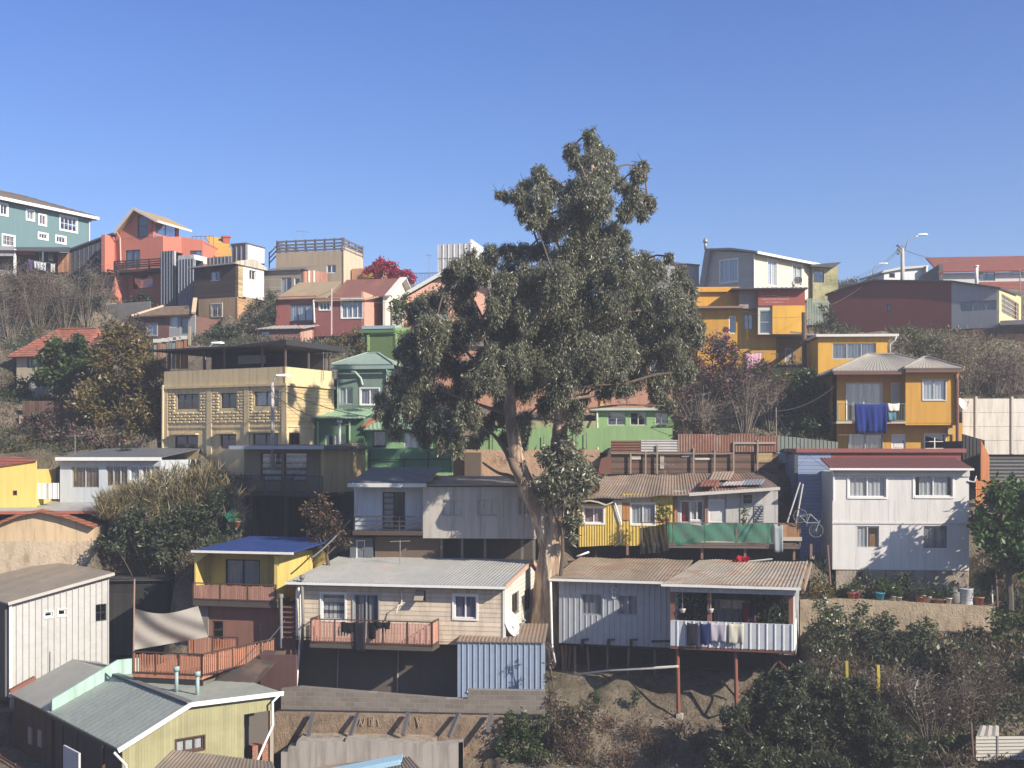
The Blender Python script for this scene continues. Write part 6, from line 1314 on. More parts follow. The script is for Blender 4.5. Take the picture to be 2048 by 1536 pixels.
def wire(a, b, sag, label, r=.018):
    a, b = Vector(a), Vector(b); tag(MB().tube([tuple(a.lerp(b, i / 14) - Vector((0, 0, sag * 4 * (i / 14) * (1 - i / 14)))) for i in range(15)], r, 4).build('power_line', flat((.12, .12, .13))), label, 'power line', 'power lines')
T_ = wp(1800, 496, 98)
for b, s, l in ((wp(1640, 570, 92), .7, 'power line from the ridge lamp pole down to the mossy house'), (wp(1668, 584, 90), .6, 'second power line from the ridge lamp pole to the fence'), (wp(1650, 558, 95), 1.0, 'slack power line from the ridge lamp pole to the cream house'),
                (wp(1945, 520, 102), .4, 'power line from the ridge lamp pole to the red-roofed house'), (wp(1990, 512, 105), .8, 'upper power line running right from the ridge lamp pole')): wire(T_, b, s, l, .014)
wire(wp(545, 772, 65.3), wp(860, 838, 62), .6, 'cable from the concrete lamp to the green house', .02); wire(wp(545, 788, 65.3), wp(705, 850, 66), .4, 'lower cable from the concrete lamp to the green house', .02)
wire(wp(570, 1240, 51), wp(470, 1325, 48), .3, 'cable slanting down beside the cream lap-sided house', .015)
wire(wp(700, 1040, 58), wp(625, 1115, 54), .1, 'pale pole-like cable below the pale blue room', .05)

for a, b, s, l in (((545, 770, 65.3), (1195, 822, 71), 1.6, 'long cable from the concrete lamp behind the eucalyptus to the light green house'), ((545, 780, 65.3), (330, 800, 66.5), .4, 'cable from the concrete lamp along the cream facade'), ((545, 775, 65.3), (140, 905, 66), 1.4, 'sagging cable from the concrete lamp to the pale blue house'), ((1553, 820, 68), (1196, 826, 71), .7, 'cable from the antenna mast to the light green house'),
                   ((1553, 822, 68), (1672, 770, 69), .5, 'cable from the antenna mast to the two-storey yellow house'), ((1609, 630, 79), (1640, 676, 76), .3, 'cable from the wooden pole to the small yellow house'), ((1609, 632, 79), (1470, 615, 80), .5, 'cable from the wooden pole along the yellow building'), ((1609, 628, 79), (1800, 500, 98), 1.2, 'cable from the wooden pole up to the ridge lamp'),
                   ((663, 580, 84.5), (560, 610, 86), .3, 'cable from the pink house mast to its left room'), ((663, 585, 84.5), (810, 600, 88), .6, 'cable from the pink house mast to the white gable'), ((1553, 830, 68), (1668, 945, 59.5), .6, 'cable from the antenna mast down to the white two-storey house'), ((1640, 955, 60), (1602, 966, 61), .1, 'short cable from the white house to the leaning poles'), ((545, 790, 65.3), (880, 960, 59), 1., 'cable from the concrete lamp down to the grey shack')):
    wire(wp(*a), wp(*b), s * .7, l, .010)
# ================================================================== TERRAIN
CP = [(-200, 1700, 40), (100, 1750, 40), (500, 1620, 42), (900, 1600, 45), (1300, 1600, 45.5), (1700, 1600, 45), (2200, 1620, 45),
      (560, 1530, 47.5), (1000, 1540, 47.3), (1000, 1475, 49.6), (1150, 1530, 47.8), (1130, 1400, 51.5), (1250, 1430, 51), (1400, 1440, 51), (1250, 1360, 53), (1400, 1352, 53.5), (1560, 1360, 53),
      (1330, 1530, 48), (1500, 1440, 51), (1550, 1330, 54.5), (1650, 1420, 50), (1850, 1420, 50), (2000, 1420, 50), (1650, 1300, 54), (1800, 1300, 54.5), (1950, 1300, 54.5), (2150, 1300, 54.5), (1650, 1530, 47.5), (1900, 1530, 47.5), (2100, 1530, 47.5),
      (1640, 1205, 57), (1700, 1204, 58), (1850, 1200, 58), (1960, 1205, 58), (2100, 1190, 58), (1980, 1120, 61), (2100, 1100, 61), (1650, 1150, 60), (1630, 1120, 60),
      (100, 1560, 46), (280, 1430, 50), (400, 1370, 50), (560, 1420, 50), (0, 1540, 47), (30, 1400, 56), (150, 1390, 56), (260, 1330, 55), (420, 1305, 52.5), (600, 1400, 51.5), (800, 1400, 51.5), (1000, 1400, 51),
      (0, 1160, 60.5), (120, 1158, 60.5), (230, 1175, 59.5), (330, 1175, 59.5), (390, 1120, 58.5), (470, 1090, 60), (600, 1105, 60), (700, 1120, 58), (900, 1125, 58.5), (1050, 1130, 58), (1100, 1345, 54.5), (1085, 1310, 56), (1112, 1375, 52.8), (1080, 1250, 58), (1150, 1125, 59),
      (1300, 1115, 60), (1500, 1120, 60), (1600, 1120, 60), (250, 1060, 61), (350, 1030, 62.5), (450, 1040, 62), (250, 985, 64.5), (400, 965, 66), (560, 1000, 64), (700, 1000, 64), (900, 960, 65), (1100, 965, 66), (1250, 950, 66.5), (1500, 948, 67), (1600, 930, 68),
      (0, 1012, 63), (90, 998, 64), (-150, 1012, 64), (60, 905, 69), (200, 900, 71), (300, 880, 71), (60, 870, 74), (150, 870, 75), (250, 850, 75), (40, 805, 79), (200, 800, 79), (280, 760, 78), (0, 700, 85), (120, 660, 87), (250, 700, 88), (300, 690, 87), (-150, 700, 86),
      (30, 600, 93), (120, 600, 93), (200, 620, 93), (0, 560, 97), (120, 560, 97), (180, 600, 98), (280, 625, 96), (60, 520, 110), (180, 545, 112), (-150, 550, 100),
      (400, 690, 84), (450, 670, 88), (520, 690, 83), (600, 690, 82.5), (700, 690, 83), (780, 720, 80), (560, 610, 92), (650, 600, 95), (750, 580, 98), (850, 575, 99), (480, 620, 92), (360, 630, 92), (420, 560, 99), (600, 590, 101),
      (800, 905, 70), (1000, 905, 70), (1200, 900, 70.5), (1350, 890, 71), (1450, 880, 71), (1450, 800, 74), (1500, 760, 77), (1400, 830, 76), (900, 830, 78), (1100, 830, 78), (1300, 830, 78), (950, 690, 88), (1200, 690, 88), (900, 600, 97), (1100, 610, 96), (1300, 610, 94),
      (1620, 880, 70), (1600, 830, 73), (1640, 770, 75), (1700, 900, 69), (1850, 905, 69), (1580, 760, 77.5), (1500, 740, 80), (1640, 740, 80), (1700, 670, 85), (1800, 665, 85.5), (1900, 670, 85), (2000, 680, 84), (2100, 690, 84), (1950, 790, 75), (2050, 790, 75), (2200, 790, 75), (1880, 730, 79), (1980, 730, 80), (2060, 730, 80),
      (1950, 905, 71), (2060, 905, 71), (1990, 965, 66), (2100, 965, 66), (1950, 1010, 63.5), (2060, 1020, 63.5), (1620, 650, 86), (1660, 662, 88), (1690, 668, 87), (1560, 600, 92), (1450, 600, 92), (1700, 575, 102), (1900, 585, 101), (2050, 585, 101), (1400, 600, 95), (1800, 575, 108)]
CW = np.array([tuple(wp(*c)) for c in CP])
extra = [(30, 36, 15.), (34, 38, 17), (40, 42, 19), (50, 46, 21), (62, 50, 24), (36, 30, 16), (30, 27, 13), (45, 30, 18)] + [(x, 128, 34.0) for x in range(-90, 91, 15)] + [(x, 160, 35) for x in range(-120, 121, 40)] + [(x, 24, -6) for x in range(-60, 61, 20)] + [(x, 8, 6) for x in range(-60, 61, 30)] + [(x, 0, 17.) for x in range(-40, 41, 20)] + [(x, -20, 19) for x in range(-60, 61, 30)]  # opening points raise an unseen ridge at right, added to shade the lower garden
CW = np.vstack([CW, np.array(extra, float)])
def axis(lo, hi, st, far, g=1.35):
    a = list(np.arange(lo, hi + st, st)); s = st
    while a[-1] < far: s *= g; a.append(a[-1] + s)
    s = st
    while a[0] > -far: s *= g; a.insert(0, a[0] - s)
    return np.array(a)
GX = axis(-52, 52, .45, 3000); GY = axis(38, 116, .45, 3000)
XX, YY = np.meshgrid(GX, GY)
ZZ = np.zeros_like(XX)
for j in range(len(GY)):
    dx = np.clip(XX[j], -110, 110)[:, None] - CW[None, :, 0]; dy = np.clip(YY[j], -20, 170)[:, None] - CW[None, :, 1]
    w = 1 / (dx * dx + dy * dy * 1.3 + .15) ** 1.9; ZZ[j] = (w * CW[None, :, 2]).sum(1) / w.sum(1)
ZZ = np.where(YY > 170, np.minimum(ZZ, 35), ZZ)
ns = sum(a * np.sin(XX * f1 + YY * f2 + p) for a, f1, f2, p in ((.10, 1.3, .9, 0), (.08, -.9, 2.1, 1), (.05, 3.1, -1.7, 2), (.05, 2.3, 3.7, 4), (.03, 5.1, 1.1, 5)))
ZZ = ZZ + np.where((YY > 36) & (YY < 118), ns + nr.normal(0, .03, XX.shape), 0)
PXG = CX + XX / np.maximum(YY, 1) * F; mk = np.clip((PXG - 1090) / 60, 0, 1) * np.clip((1600 - PXG) / 60, 0, 1) * ((YY > 45) & (YY < 54)); ZZ = ZZ - mk * .5 * np.abs(np.sin(XX * 1.5 + 1.3 * np.sin(YY * .8) + .8 * np.sin(XX * .6))) ** 1.5 + mk * nr.normal(0, .06, XX.shape)
INF = np.zeros(XX.shape, bool)
for fr, u0, u1, y0, y1, zb in FOOT:
    lx = (XX - fr.ox) * fr.c + (YY - fr.oy) * fr.s; ly = -(XX - fr.ox) * fr.s + (YY - fr.oy) * fr.c
    ins = (lx > u0 - .25) & (lx < u1 + .25) & (ly > y0 - .3) & (ly < y1 + .25); ZZ = np.where(ins, np.minimum(ZZ, zb - .1), ZZ); INF |= ins
nx, ny = len(GX), len(GY)
tm = bpy.data.meshes.new('hillside'); V = np.stack([XX, YY, ZZ], -1).reshape(-1, 3)
I = (np.arange(ny - 1)[:, None] * nx + np.arange(nx - 1)[None]).reshape(-1); FQ = np.stack([I, I + 1, I + nx + 1, I + nx], -1)
tm.from_pydata(V.tolist(), [], FQ.tolist()); tm.polygons.foreach_set('use_smooth', [True] * len(tm.polygons)); tm.materials.append(soil())
to = bpy.data.objects.new('hillside', tm); COL.objects.link(to); to['kind'] = 'structure'
def ground(x, y):
    i = np.clip(np.searchsorted(GX, x) - 1, 0, nx - 2); j = np.clip(np.searchsorted(GY, y) - 1, 0, ny - 2)
    fx = (x - GX[i]) / (GX[i + 1] - GX[i]); fy = (y - GY[j]) / (GY[j + 1] - GY[j])
    return (ZZ[j, i] * (1 - fx) + ZZ[j, i + 1] * fx) * (1 - fy) + (ZZ[j + 1, i] * (1 - fx) + ZZ[j + 1, i + 1] * fx) * fy

# ================================================================== VEGETATION
LEAFG = leaf((.032, .058, .018), (.085, .118, .034)); LEAFD = leaf((.022, .042, .018), (.05, .075, .03)); LEAFO = leaf((.035, .05, .028), (.075, .09, .05), (.12, .13, .08))
LEAFE = leaf((.068, .077, .05), (.22, .22, .14), (.55, .52, .40), gloss=.45, trans=.28, spec=.4, rare=.93)  # rare palest leaves are sun glints painted into the leaf colour
LEAFB = leaf((.066, .05, .034), (.13, .10, .065), trans=.2); LEAFY = leaf((.10, .09, .03), (.19, .14, .055), (.22, .12, .03)); LEAFR = leaf((.30, .012, .03), (.42, .03, .06)); LEAFP = leaf((.24, .07, .13), (.36, .15, .20))
LEAFM = leaf((.042, .044, .028), (.105, .082, .056), (.26, .10, .15), rare=.9); REED = leaf((.20, .165, .085), (.36, .29, .16), (.12, .13, .05), trans=.35, rare=.8); FLOW = leaf((.7, .68, .6), (.8, .78, .7)); TWIG = flat((.11, .085, .065), .9); TWIGL = flat((.20, .165, .13), .9); BARK2 = flat((.10, .075, .055), .9)
LS = 1.12
def leaves(name, C, L, Wd, droop, mat, parent, jit=.35, up=None):
    L, Wd = L * LS, Wd * LS
    n = len(C); ax = nr.normal(0, 1, (n, 3)); ax[:, 2] = ax[:, 2] * .7 - droop * 1.5
    if up is not None: ax = nr.normal(0, up, (n, 3)) + np.array([0, 0, 1.])
    ax /= np.linalg.norm(ax, axis=1)[:, None]; r = nr.normal(0, 1, (n, 3)); sd = np.cross(ax, r); sd /= np.linalg.norm(sd, axis=1)[:, None] + 1e-9
    k = (1 + nr.uniform(-jit, jit, n))[:, None]; L = L * k; Wd = Wd * k
    v = np.stack([C, C + ax * L * .45 + sd * Wd * .5, C + ax * L, C + ax * L * .45 - sd * Wd * .5], 1).reshape(-1, 3)
    me = bpy.data.meshes.new(name); me.vertices.add(4 * n); me.vertices.foreach_set('co', v.ravel()); me.loops.add(4 * n); me.loops.foreach_set('vertex_index', np.arange(4 * n, dtype=np.int32))
    me.polygons.add(n); me.polygons.foreach_set('loop_start', np.arange(0, 4 * n, 4, dtype=np.int32)); me.update(); me.validate(); me.materials.append(mat)
    o = bpy.data.objects.new(name, me); COL.objects.link(o)
    if parent: o.parent = parent
    return o
def blobpts(c, r, n, k=12, hollow=.5, flatz=1., cr=.3, dz=0., vs=1.):
    k = max(3, k); d = nr.normal(0, 1, (k, 3)); d /= np.linalg.norm(d, axis=1)[:, None]; cc = d * (hollow + (1 - hollow) * nr.uniform(0, 1, (k, 1)) ** .5) * r * .82
    idx = nr.integers(0, k, n); p = cc[idx] + nr.normal(0, cr * .62, (n, 3)) * r * [1, 1, vs]
    p[:, 2] = p[:, 2] * flatz - np.abs(nr.normal(0, dz, n)) * r if dz else p[:, 2] * flatz
    return p + np.array(c)
def shrub(name, label, cat, Y, blobs, mat, dens, L=.16, Wd=.07, droop=.2, stem=None, dep=.5, group=None, foliage='foliage', flower=None, k=12, base=None, stemr=.05, hollow=.5, up=None, hasstem=True, cr=.3):
    """blobs: (photo x, photo y, photo radius[, depth offset]) clumps of leaves at depth Y"""
    B = []
    for b in blobs:
        r = b[2] / F * Y; dy = b[3] if len(b) > 3 else nr.uniform(-dep, dep) * r; B.append((np.array(wp(b[0], b[1], Y + dy)) * 1.0, r))
    if base is None: bx = float(np.mean([b[0][0] for b in B])); by = Y; bz = min(float(ground(np.array(bx), np.array(by))), min(b[0][2] - b[1] * .6 for b in B))
    else: bx, by, bz = wp(*base)
    t = empty(name, label, cat, (bx, by, bz), 0, group); o = np.array([bx, by, bz])
    P = np.vstack([blobpts(c - o, r, max(30, int(dens * 2.6 * r * r)), k, hollow, cr=cr) for c, r in B]); f = leaves(foliage, P, L, Wd, droop, mat, t, up=up)
    if flower:
        m, n, s = flower; q = P[nr.integers(0, len(P), n)] + nr.normal(0, .05, (n, 3)); q[:, 1] -= .12; leaves('blossom', q, s, s * .8, -.2, m, t)
    if hasstem:
        m = MB()
        cen = Vector(np.mean([c for c, r in B], 0) - o); tree = 'tree' in name; fk = Vector((cen.x * .35, cen.y * .5, max(cen.z * .42, .3)))
        if tree: m.tube([(0, 0, -.5), tuple(fk * .5 + Vector((.06, 0, 0))), tuple(fk)], [stemr * 2.2, stemr * 1.9, stemr * 1.6], 7)
        for c, r in B:
            e = Vector(c - o); mid = fk.lerp(e, .5) + Vector((nr.normal(0, .12), nr.normal(0, .12), .05)) if tree else e * .5 + Vector((nr.normal(0, .1), nr.normal(0, .1), .1)); m.tube([tuple(fk) if tree else (nr.normal(0, .05), nr.normal(0, .05), -.3), tuple(mid), tuple(e)], [stemr, stemr * .7, stemr * .25], 5)
            for _ in range(4): d = Vector(nr.normal(0, 1, 3)); d.normalize(); m.tube([tuple(mid.lerp(e, .5 + rng.random() * .5)), tuple(e + d * r * .8)], [stemr * .35, stemr * .12], 4)
        m.build('trunk' if 'tree' in name else 'stem', stem or BARK2, t)
    return t
def twiggy(name, label, px, py, Y, h, spread, n=22, mat=None, group=None, lv=None, r=.035, sub=6):
    w = wp(px, py, Y); z = float(ground(np.array(w.x), np.array(w.y))); w.z = min(w.z, z + .1) if abs(w.z - z) < 3 else w.z
    t = empty(name, label, 'bare shrub', w, 0, group); m = MB(); tips = []
    for i in range(n):
        a = rng.uniform(0, 6.28); s = spread * rng.random() ** .6; top = Vector((math.cos(a) * s, math.sin(a) * s, h * rng.uniform(.6, 1.05))); p0 = Vector((math.cos(a) * s * .15, math.sin(a) * s * .15, -.2)); mid = p0.lerp(top, .5) + Vector((rng.gauss(0, .12), rng.gauss(0, .12), .15))
        m.tube([p0, mid, top], [r, r * .7, r * .25], 4)
        for k in range(sub):
            f = rng.uniform(.35, .98); b = mid.lerp(top, f * 2 - 1) if f > .5 else p0.lerp(mid, f * 2); d = Vector((rng.gauss(0, 1), rng.gauss(0, 1), rng.uniform(0, 1.2))).normalized() * h * rng.uniform(.12, .28); c = b + d
            m.tube([b, b + d * .5 + Vector((0, 0, .04)), c], [r * .45, r * .3, r * .12], 3); tips.append(c)
            if rng.random() < .6: m.tube([b + d * .5, b + d * .5 + Vector((rng.gauss(0, 1), rng.gauss(0, 1), rng.gauss(.3, .6))).normalized() * h * .12], [r * .25, r * .1], 3)
    m.build('branches', mat or TWIG, t)
    if lv:
        T = np.array([tuple(x) for x in tips]); P = T[nr.integers(0, len(T), lv[1])] + nr.normal(0, .12 * h ** .5, (lv[1], 3)); leaves('foliage', P, lv[2], lv[2] * .5, .2, lv[0], t)
    return t

# --- the big eucalyptus
def zb(l): return [(740 + x / 2.327, 240 + y / 2.327, r / 2.327) for x, y, r in l]
EU = zb([(1025, 70, 38), (1040, 120, 55), (1090, 165, 62), (935, 135, 45), (1030, 200, 70), (960, 190, 50), (1110, 230, 50), (790, 250, 50), (830, 300, 55), (720, 300, 45), (690, 350, 50), (625, 350, 28), (600, 345, 16), (790, 370, 80), (720, 420, 50), (800, 450, 60), (760, 470, 35), (930, 330, 80), (1010, 300, 75), (1080, 280, 65), (1060, 370, 85), (950, 430, 85), (870, 490, 65), (830, 530, 40),
    (1245, 250, 42), (1275, 215, 30), (1270, 200, 20), (1295, 380, 42), (1270, 420, 40), (1220, 340, 55), (1165, 290, 45), (1190, 420, 50), (1140, 520, 60), (1190, 540, 36), (1160, 580, 45), (1000, 520, 75), (1060, 590, 65), (960, 610, 75),
    (640, 610, 45), (560, 625, 55), (480, 650, 55), (410, 680, 48), (370, 720, 40), (720, 620, 60), (790, 600, 55), (430, 760, 70), (530, 690, 60), (650, 720, 80), (760, 720, 85), (330, 830, 65), (250, 880, 62), (200, 900, 36), (440, 870, 70), (590, 860, 60), (300, 960, 80), (400, 990, 80), (490, 960, 60), (235, 970, 45), (190, 1010, 35),
    (860, 740, 95), (960, 730, 95), (1080, 690, 90), (1180, 670, 80), (1280, 650, 55), (1390, 635, 26), (1340, 700, 60), (1440, 720, 50), (1490, 780, 45), (1240, 770, 85), (1120, 810, 95), (1390, 830, 75), (1470, 860, 55), (1500, 950, 50), (1300, 890, 85), (1410, 950, 80), (1530, 1020, 30), (1540, 960, 25), (1200, 950, 95), (1060, 940, 95), (940, 890, 95), (820, 870, 95), (720, 900, 70), (690, 1000, 75), (800, 1010, 95), (920, 1050, 95), (1040, 1090, 85), (620, 760, 60), (690, 820, 70), (560, 990, 50), (600, 1060, 60), (760, 800, 60), (520, 1120, 60), (480, 1180, 60), (650, 1200, 60), (800, 1130, 70), (880, 1270, 50), (1090, 1240, 50), (1180, 1230, 50), (1160, 1070, 85), (1280, 1050, 85), (1400, 1090, 80), (1470, 1170, 50), (1350, 1210, 70), (1240, 1180, 60), (1350, 1290, 40), (1400, 1330, 30), (1130, 1170, 50), (1010, 1180, 70), (890, 1190, 80), (770, 1150, 80), (670, 1110, 70), (710, 1230, 70), (840, 1310, 75), (950, 1350, 50), (980, 1300, 45), (960, 1420, 30),
    (200, 1050, 70), (280, 1060, 60), (140, 1080, 32), (340, 1120, 70), (420, 1170, 60), (470, 1210, 40), (220, 1150, 80), (120, 1220, 55), (60, 1300, 45), (160, 1300, 70), (280, 1280, 80), (400, 1280, 70), (470, 1260, 45), (90, 1380, 45), (40, 1350, 30), (220, 1390, 70), (340, 1410, 70), (450, 1370, 65), (250, 1480, 40), (120, 1440, 35), (400, 1490, 50), (330, 1500, 40), (540, 1420, 50), (490, 1470, 40), (600, 1370, 50), (620, 1290, 60), (560, 1190, 70), (570, 1090, 55), (720, 1390, 42), (700, 1470, 50), (640, 1470, 40)])
YT_ = 56.5
FRONT = [(1182, 380, 34), (1172, 440, 40), (1160, 500, 42), (1150, 560, 46), (1148, 620, 48), (1140, 690, 48), (1200, 480, 36), (1125, 520, 36), (1010, 640, 40), (1020, 700, 40)]
EU = EU + FRONT; NF = len(EU) - len(FRONT)
eb = wp(1092, 1170, YT_); ebz = min(eb.z - 1.5, float(ground(np.array(eb.x), np.array(eb.y))) - .3)
et = empty('eucalyptus_tree', 'tall eucalyptus with peeling striped trunk and two big stems in the middle', 'tree', (eb.x, eb.y, ebz)); E0 = np.array([eb.x, eb.y, ebz])
PP = []
EB = []
for ie, (px, py, r) in enumerate(EU):
    R_ = r / F * YT_; ax_ = (px - 1110) / F * YT_; lim = math.sqrt(max(4., 60 - ax_ * ax_ * .7)) * .75; dy = nr.uniform(-lim, lim) * .8 if ie < NF else -1.3; c = np.array(wp(px, py, YT_)) + np.array([0, dy, 0]); c[0] = (px - CX) / F * (YT_ + dy); c[2] = CZ + (HY - py) / F * (YT_ + dy)
    EB.append(c); PP.append(blobpts(c - E0, R_ * (1.15 if py > 560 else .99), int((6000 if py > 560 else 5400) * R_ * R_) + 500, int(26 + R_ * 30), .3, 1.08, .17, .16, 1.7))
leaves('crown', np.vstack(PP), .155, .037, .9, LEAFE, et)
def trunk(pts, name='trunk', n=14, mat=None):
    P = [Vector(wp(x, y, YT_ + (d if d else 0))) - Vector(E0) for x, y, w, d in pts]; r = [w / 2 / F * YT_ for x, y, w, d in pts]
    # smooth and wobble
    Q = []; Rr = []
    for i in range(len(P) - 1):
        for k in range(5):
            t = k / 5; a, b, c, d = P[max(i - 1, 0)], P[i], P[i + 1], P[min(i + 2, len(P) - 1)]
            Q.append(.5 * ((2 * b) + (c - a) * t + (2 * a - 5 * b + 4 * c - d) * t * t + (3 * b - a - 3 * c + d) * t ** 3)); Rr.append((r[i] * (1 - t) + r[i + 1] * t) * rng.uniform(.95, 1.06))
    Q.append(P[-1]); Rr.append(r[-1]); return MB().tube(Q, Rr, n).build(name, mat or bark(), et, True)
trunk([(1086, 1330, 72, 0), (1091, 1220, 58, 0), (1098, 1130, 50, 0), (1106, 1050, 41, 0), (1111, 980, 36, 0), (1114, 920, 33, 0), (1120, 860, 30, 0), (1128, 800, 30, 0), (1138, 700, 27, 0), (1146, 600, 22, 0), (1160, 500, 17, 0), (1178, 400, 9, .5), (1184, 330, 4, .8)])
trunk([(1097, 1130, 30, -.1), (1090, 1080, 31, -.25), (1080, 1040, 32, -.35), (1067, 1003, 32, -.4), (1050, 965, 33, -.4), (1036, 925, 30, -.4), (1028, 880, 27, -.4), (1022, 830, 24, -.3), (1018, 770, 21, 0), (1010, 690, 17, .4), (985, 600, 11, 1.), (960, 520, 5, 1.5)], 'second_stem')
for k, q in enumerate(([(1050, 968, 22, -.5), (1030, 935, 20, -1.), (1010, 900, 15, -1.3), (985, 868, 12, -1.6), (950, 850, 8, -2), (900, 835, 5, -2.4)], [(1056, 985, 18, -.5), (1025, 955, 15, -.9), (995, 945, 10, -1.2), (965, 925, 6, -1.4), (950, 905, 4, -1.4)], [(1020, 800, 15, -.3), (985, 760, 12, -1), (930, 700, 9, -2), (890, 640, 6, -2.5), (860, 600, 3, -3)],
        [(1130, 790, 18, 0), (1180, 720, 14, -.8), (1240, 650, 10, -1.5), (1300, 590, 6, -2)], [(1140, 690, 15, 0), (1200, 640, 12, 1), (1280, 620, 8, 2), (1340, 600, 4, 2.5)], [(1146, 600, 14, 0), (1190, 520, 10, -.5), (1235, 440, 7, -1), (1280, 350, 3, -1.2)], [(1150, 560, 13, 0), (1110, 480, 9, -.6), (1060, 410, 6, -1.2), (1010, 385, 3, -1.5)], [(1165, 470, 10, 0), (1150, 400, 7, -.5), (1140, 320, 4, -.8)], [(1022, 830, 14, -.3), (960, 810, 11, -1.4), (880, 780, 8, -2.6), (830, 740, 5, -3)], [(1128, 800, 13, 0), (1200, 790, 10, 1.2), (1290, 770, 6, 2)], [(985, 760, 9, -1), (960, 640, 6, -1.4), (985, 560, 4, -1.6)])): trunk([(x, y, w_ * .6, abs(d_) * .35) if i_ > 1 or len(q) < 6 else (x, y, w_, d_) for i_, (x, y, w_, d_) in enumerate(q[:-1])], 'branch', 8, flat((.17, .13, .10), .9))
m = MB()
for i in range(26):
    py = rng.uniform(890, 1060); px = np.interp(py, [890, 1060], [1120, 1100]) + rng.uniform(-12, 12) if i % 2 else np.interp(py, [890, 1060], [1030, 1076]) + rng.uniform(-8, 8); a = Vector(wp(px, py, YT_ - 1)) - Vector(E0); m = MB(); m.tube([a, a + Vector((rng.uniform(-.1, .15), -.1, -rng.uniform(.3, .9)))], [.022, .008], 4); m.build('bark_strip', flat((.36, .22, .15), .9), et)
m = MB(); P0 = [Vector(b - E0) for b in EB]
for p in P0:
    q = min(P0, key=lambda o: (o - p).length if (o - p).length > .6 and o.z < p.z + .3 else 99); m.tube([q, (p + q) / 2 + Vector((0, 0, .15)), p], [.06, .045, .02], 5)
    for _ in range(3): d = Vector(nr.normal(0, 1, 3)); m.tube([p, p + d.normalized() * .6], [.02, .006], 3)
m.build('twigs', flat((.12, .09, .07)), et)
shrub('tree', 'young eucalyptus clump with creamy blossom against the big trunk', 'tree', 55.3, [(1130, 925, 45), (1155, 945, 42), (1110, 960, 40), (1175, 965, 28), (1105, 915, 30), (1150, 985, 30), (1095, 990, 25), (1148, 1040, 22), (1145, 1075, 14), (1130, 895, 28)], LEAFE, 600, .24, .07, .5, base=(1120, 1150, 55.3), flower=(FLOW, 110, .13))

# --- named shrubs and trees, left side
shrub('tree', 'round green tree in front of the red-tiled cottage', 'tree', 77.5, [(120, 700, 30), (100, 730, 32), (150, 715, 34), (175, 745, 28), (130, 750, 34), (85, 750, 20), (160, 690, 22), (115, 770, 22)], LEAFG, 420, .26, .13, base=(140, 810, 77.5))
shrub('tree', 'large yellowing brown tree left of the cream building', 'tree', 74, [(235, 680, 30), (270, 700, 34), (215, 720, 32), (260, 740, 42), (305, 735, 30), (200, 770, 38), (250, 790, 45), (300, 790, 36), (170, 800, 34), (220, 830, 42), (280, 835, 40), (310, 860, 18), (190, 850, 26), (245, 660, 18)], LEAFY, 300, .24, .10, base=(250, 900, 74), k=14)
shrub('tree', 'thin brown tree with dark leaves behind the yellowing tree', 'tree', 79, [(230, 660, 24), (255, 650, 20), (285, 680, 22), (210, 690, 20), (300, 700, 18)], LEAFB, 260, .2, .08, base=(250, 790, 79))
shrub('shrub', 'brown and green bramble bank below the plank fence at left', 'shrub', 72, [(60, 850, 26), (95, 860, 28), (130, 870, 28), (165, 875, 26), (200, 890, 22), (110, 895, 20), (60, 890, 18), (230, 880, 22), (270, 890, 18), (90, 830, 18)], LEAFM, 320, .18, .08)
shrub('shrub', 'dark green bush beside the cream cottage at the left edge', 'shrub', 79, [(45, 790, 18), (15, 800, 22), (30, 830, 22), (5, 850, 22), (50, 765, 10)], LEAFD, 420, .2, .09)
for i, (px, py, h, s, l) in enumerate(((20, 690, 4.5, 2, 'tall bare pale shrub at the left edge above the cottage'), (75, 670, 4.2, 2, 'bare twiggy shrub right of the tall one at left edge'), (130, 640, 4.2, 1.6, 'bare shrub with pale trunk under the washing line'), (172, 640, 4.8, 1.7, 'tall bare forked tree in front of the dark grey house'), (55, 610, 3, 2, 'low bare shrub below the white porch post'), (100, 600, 2.6, 1.6, 'low bare shrub below the hanging white cloths'), (205, 620, 3., 1.3, 'thorny bare shrub at the foot of the coral house'), (0, 620, 4, 1.6, 'bare shrub at the left edge below the porch'))):
    twiggy('bare_shrub', l, px, py, 88 + i * .5, h, s, 26, TWIGL, 'bare shrubs on the upper left slope', (LEAFB if i % 2 else LEAFM, 900, .11), .02, 12)
shrub('shrub', 'mixed brown scrub covering the upper left slope', 'shrub', 91, [(20, 570, 28), (60, 575, 30), (100, 590, 32), (30, 620, 32), (80, 630, 34), (130, 620, 34), (170, 600, 28), (190, 570, 24), (205, 590, 18), (160, 640, 26), (110, 660, 24), (50, 660, 30), (10, 670, 30)], LEAFB, 330, .14, .05, dep=1.5)
shrub('shrub', 'olive-green bushes scattered under the bare upper left shrubs', 'shrub', 89.5, [(90, 650, 14), (110, 655, 12), (70, 650, 10), (150, 605, 18), (195, 600, 14), (140, 640, 14), (175, 560, 14)], LEAFO, 400, .18, .08)
shrub('shrub', 'green bush beside the tan storey of the dark boarded house', 'shrub', 85.5, [(440, 665, 20), (465, 670, 22), (420, 680, 18), (400, 690, 16), (480, 690, 18), (445, 690, 20)], LEAFO, 520, .17, .08)
shrub('shrub', 'grey leafy tree between the white tin wall and the pink house', 'tree', 87.5, [(510, 610, 18), (535, 620, 20), (500, 640, 20), (530, 650, 22), (545, 590, 14), (510, 670, 16), (540, 680, 12)], LEAFO, 330, .16, .07)
shrub('shrub', 'brown-green shrub behind the black canopy under the pink house', 'shrub', 80.5, [(690, 680, 18), (710, 670, 18), (665, 690, 14), (720, 690, 14), (640, 700, 12), (560, 695, 8)], LEAFY, 380, .15, .07)
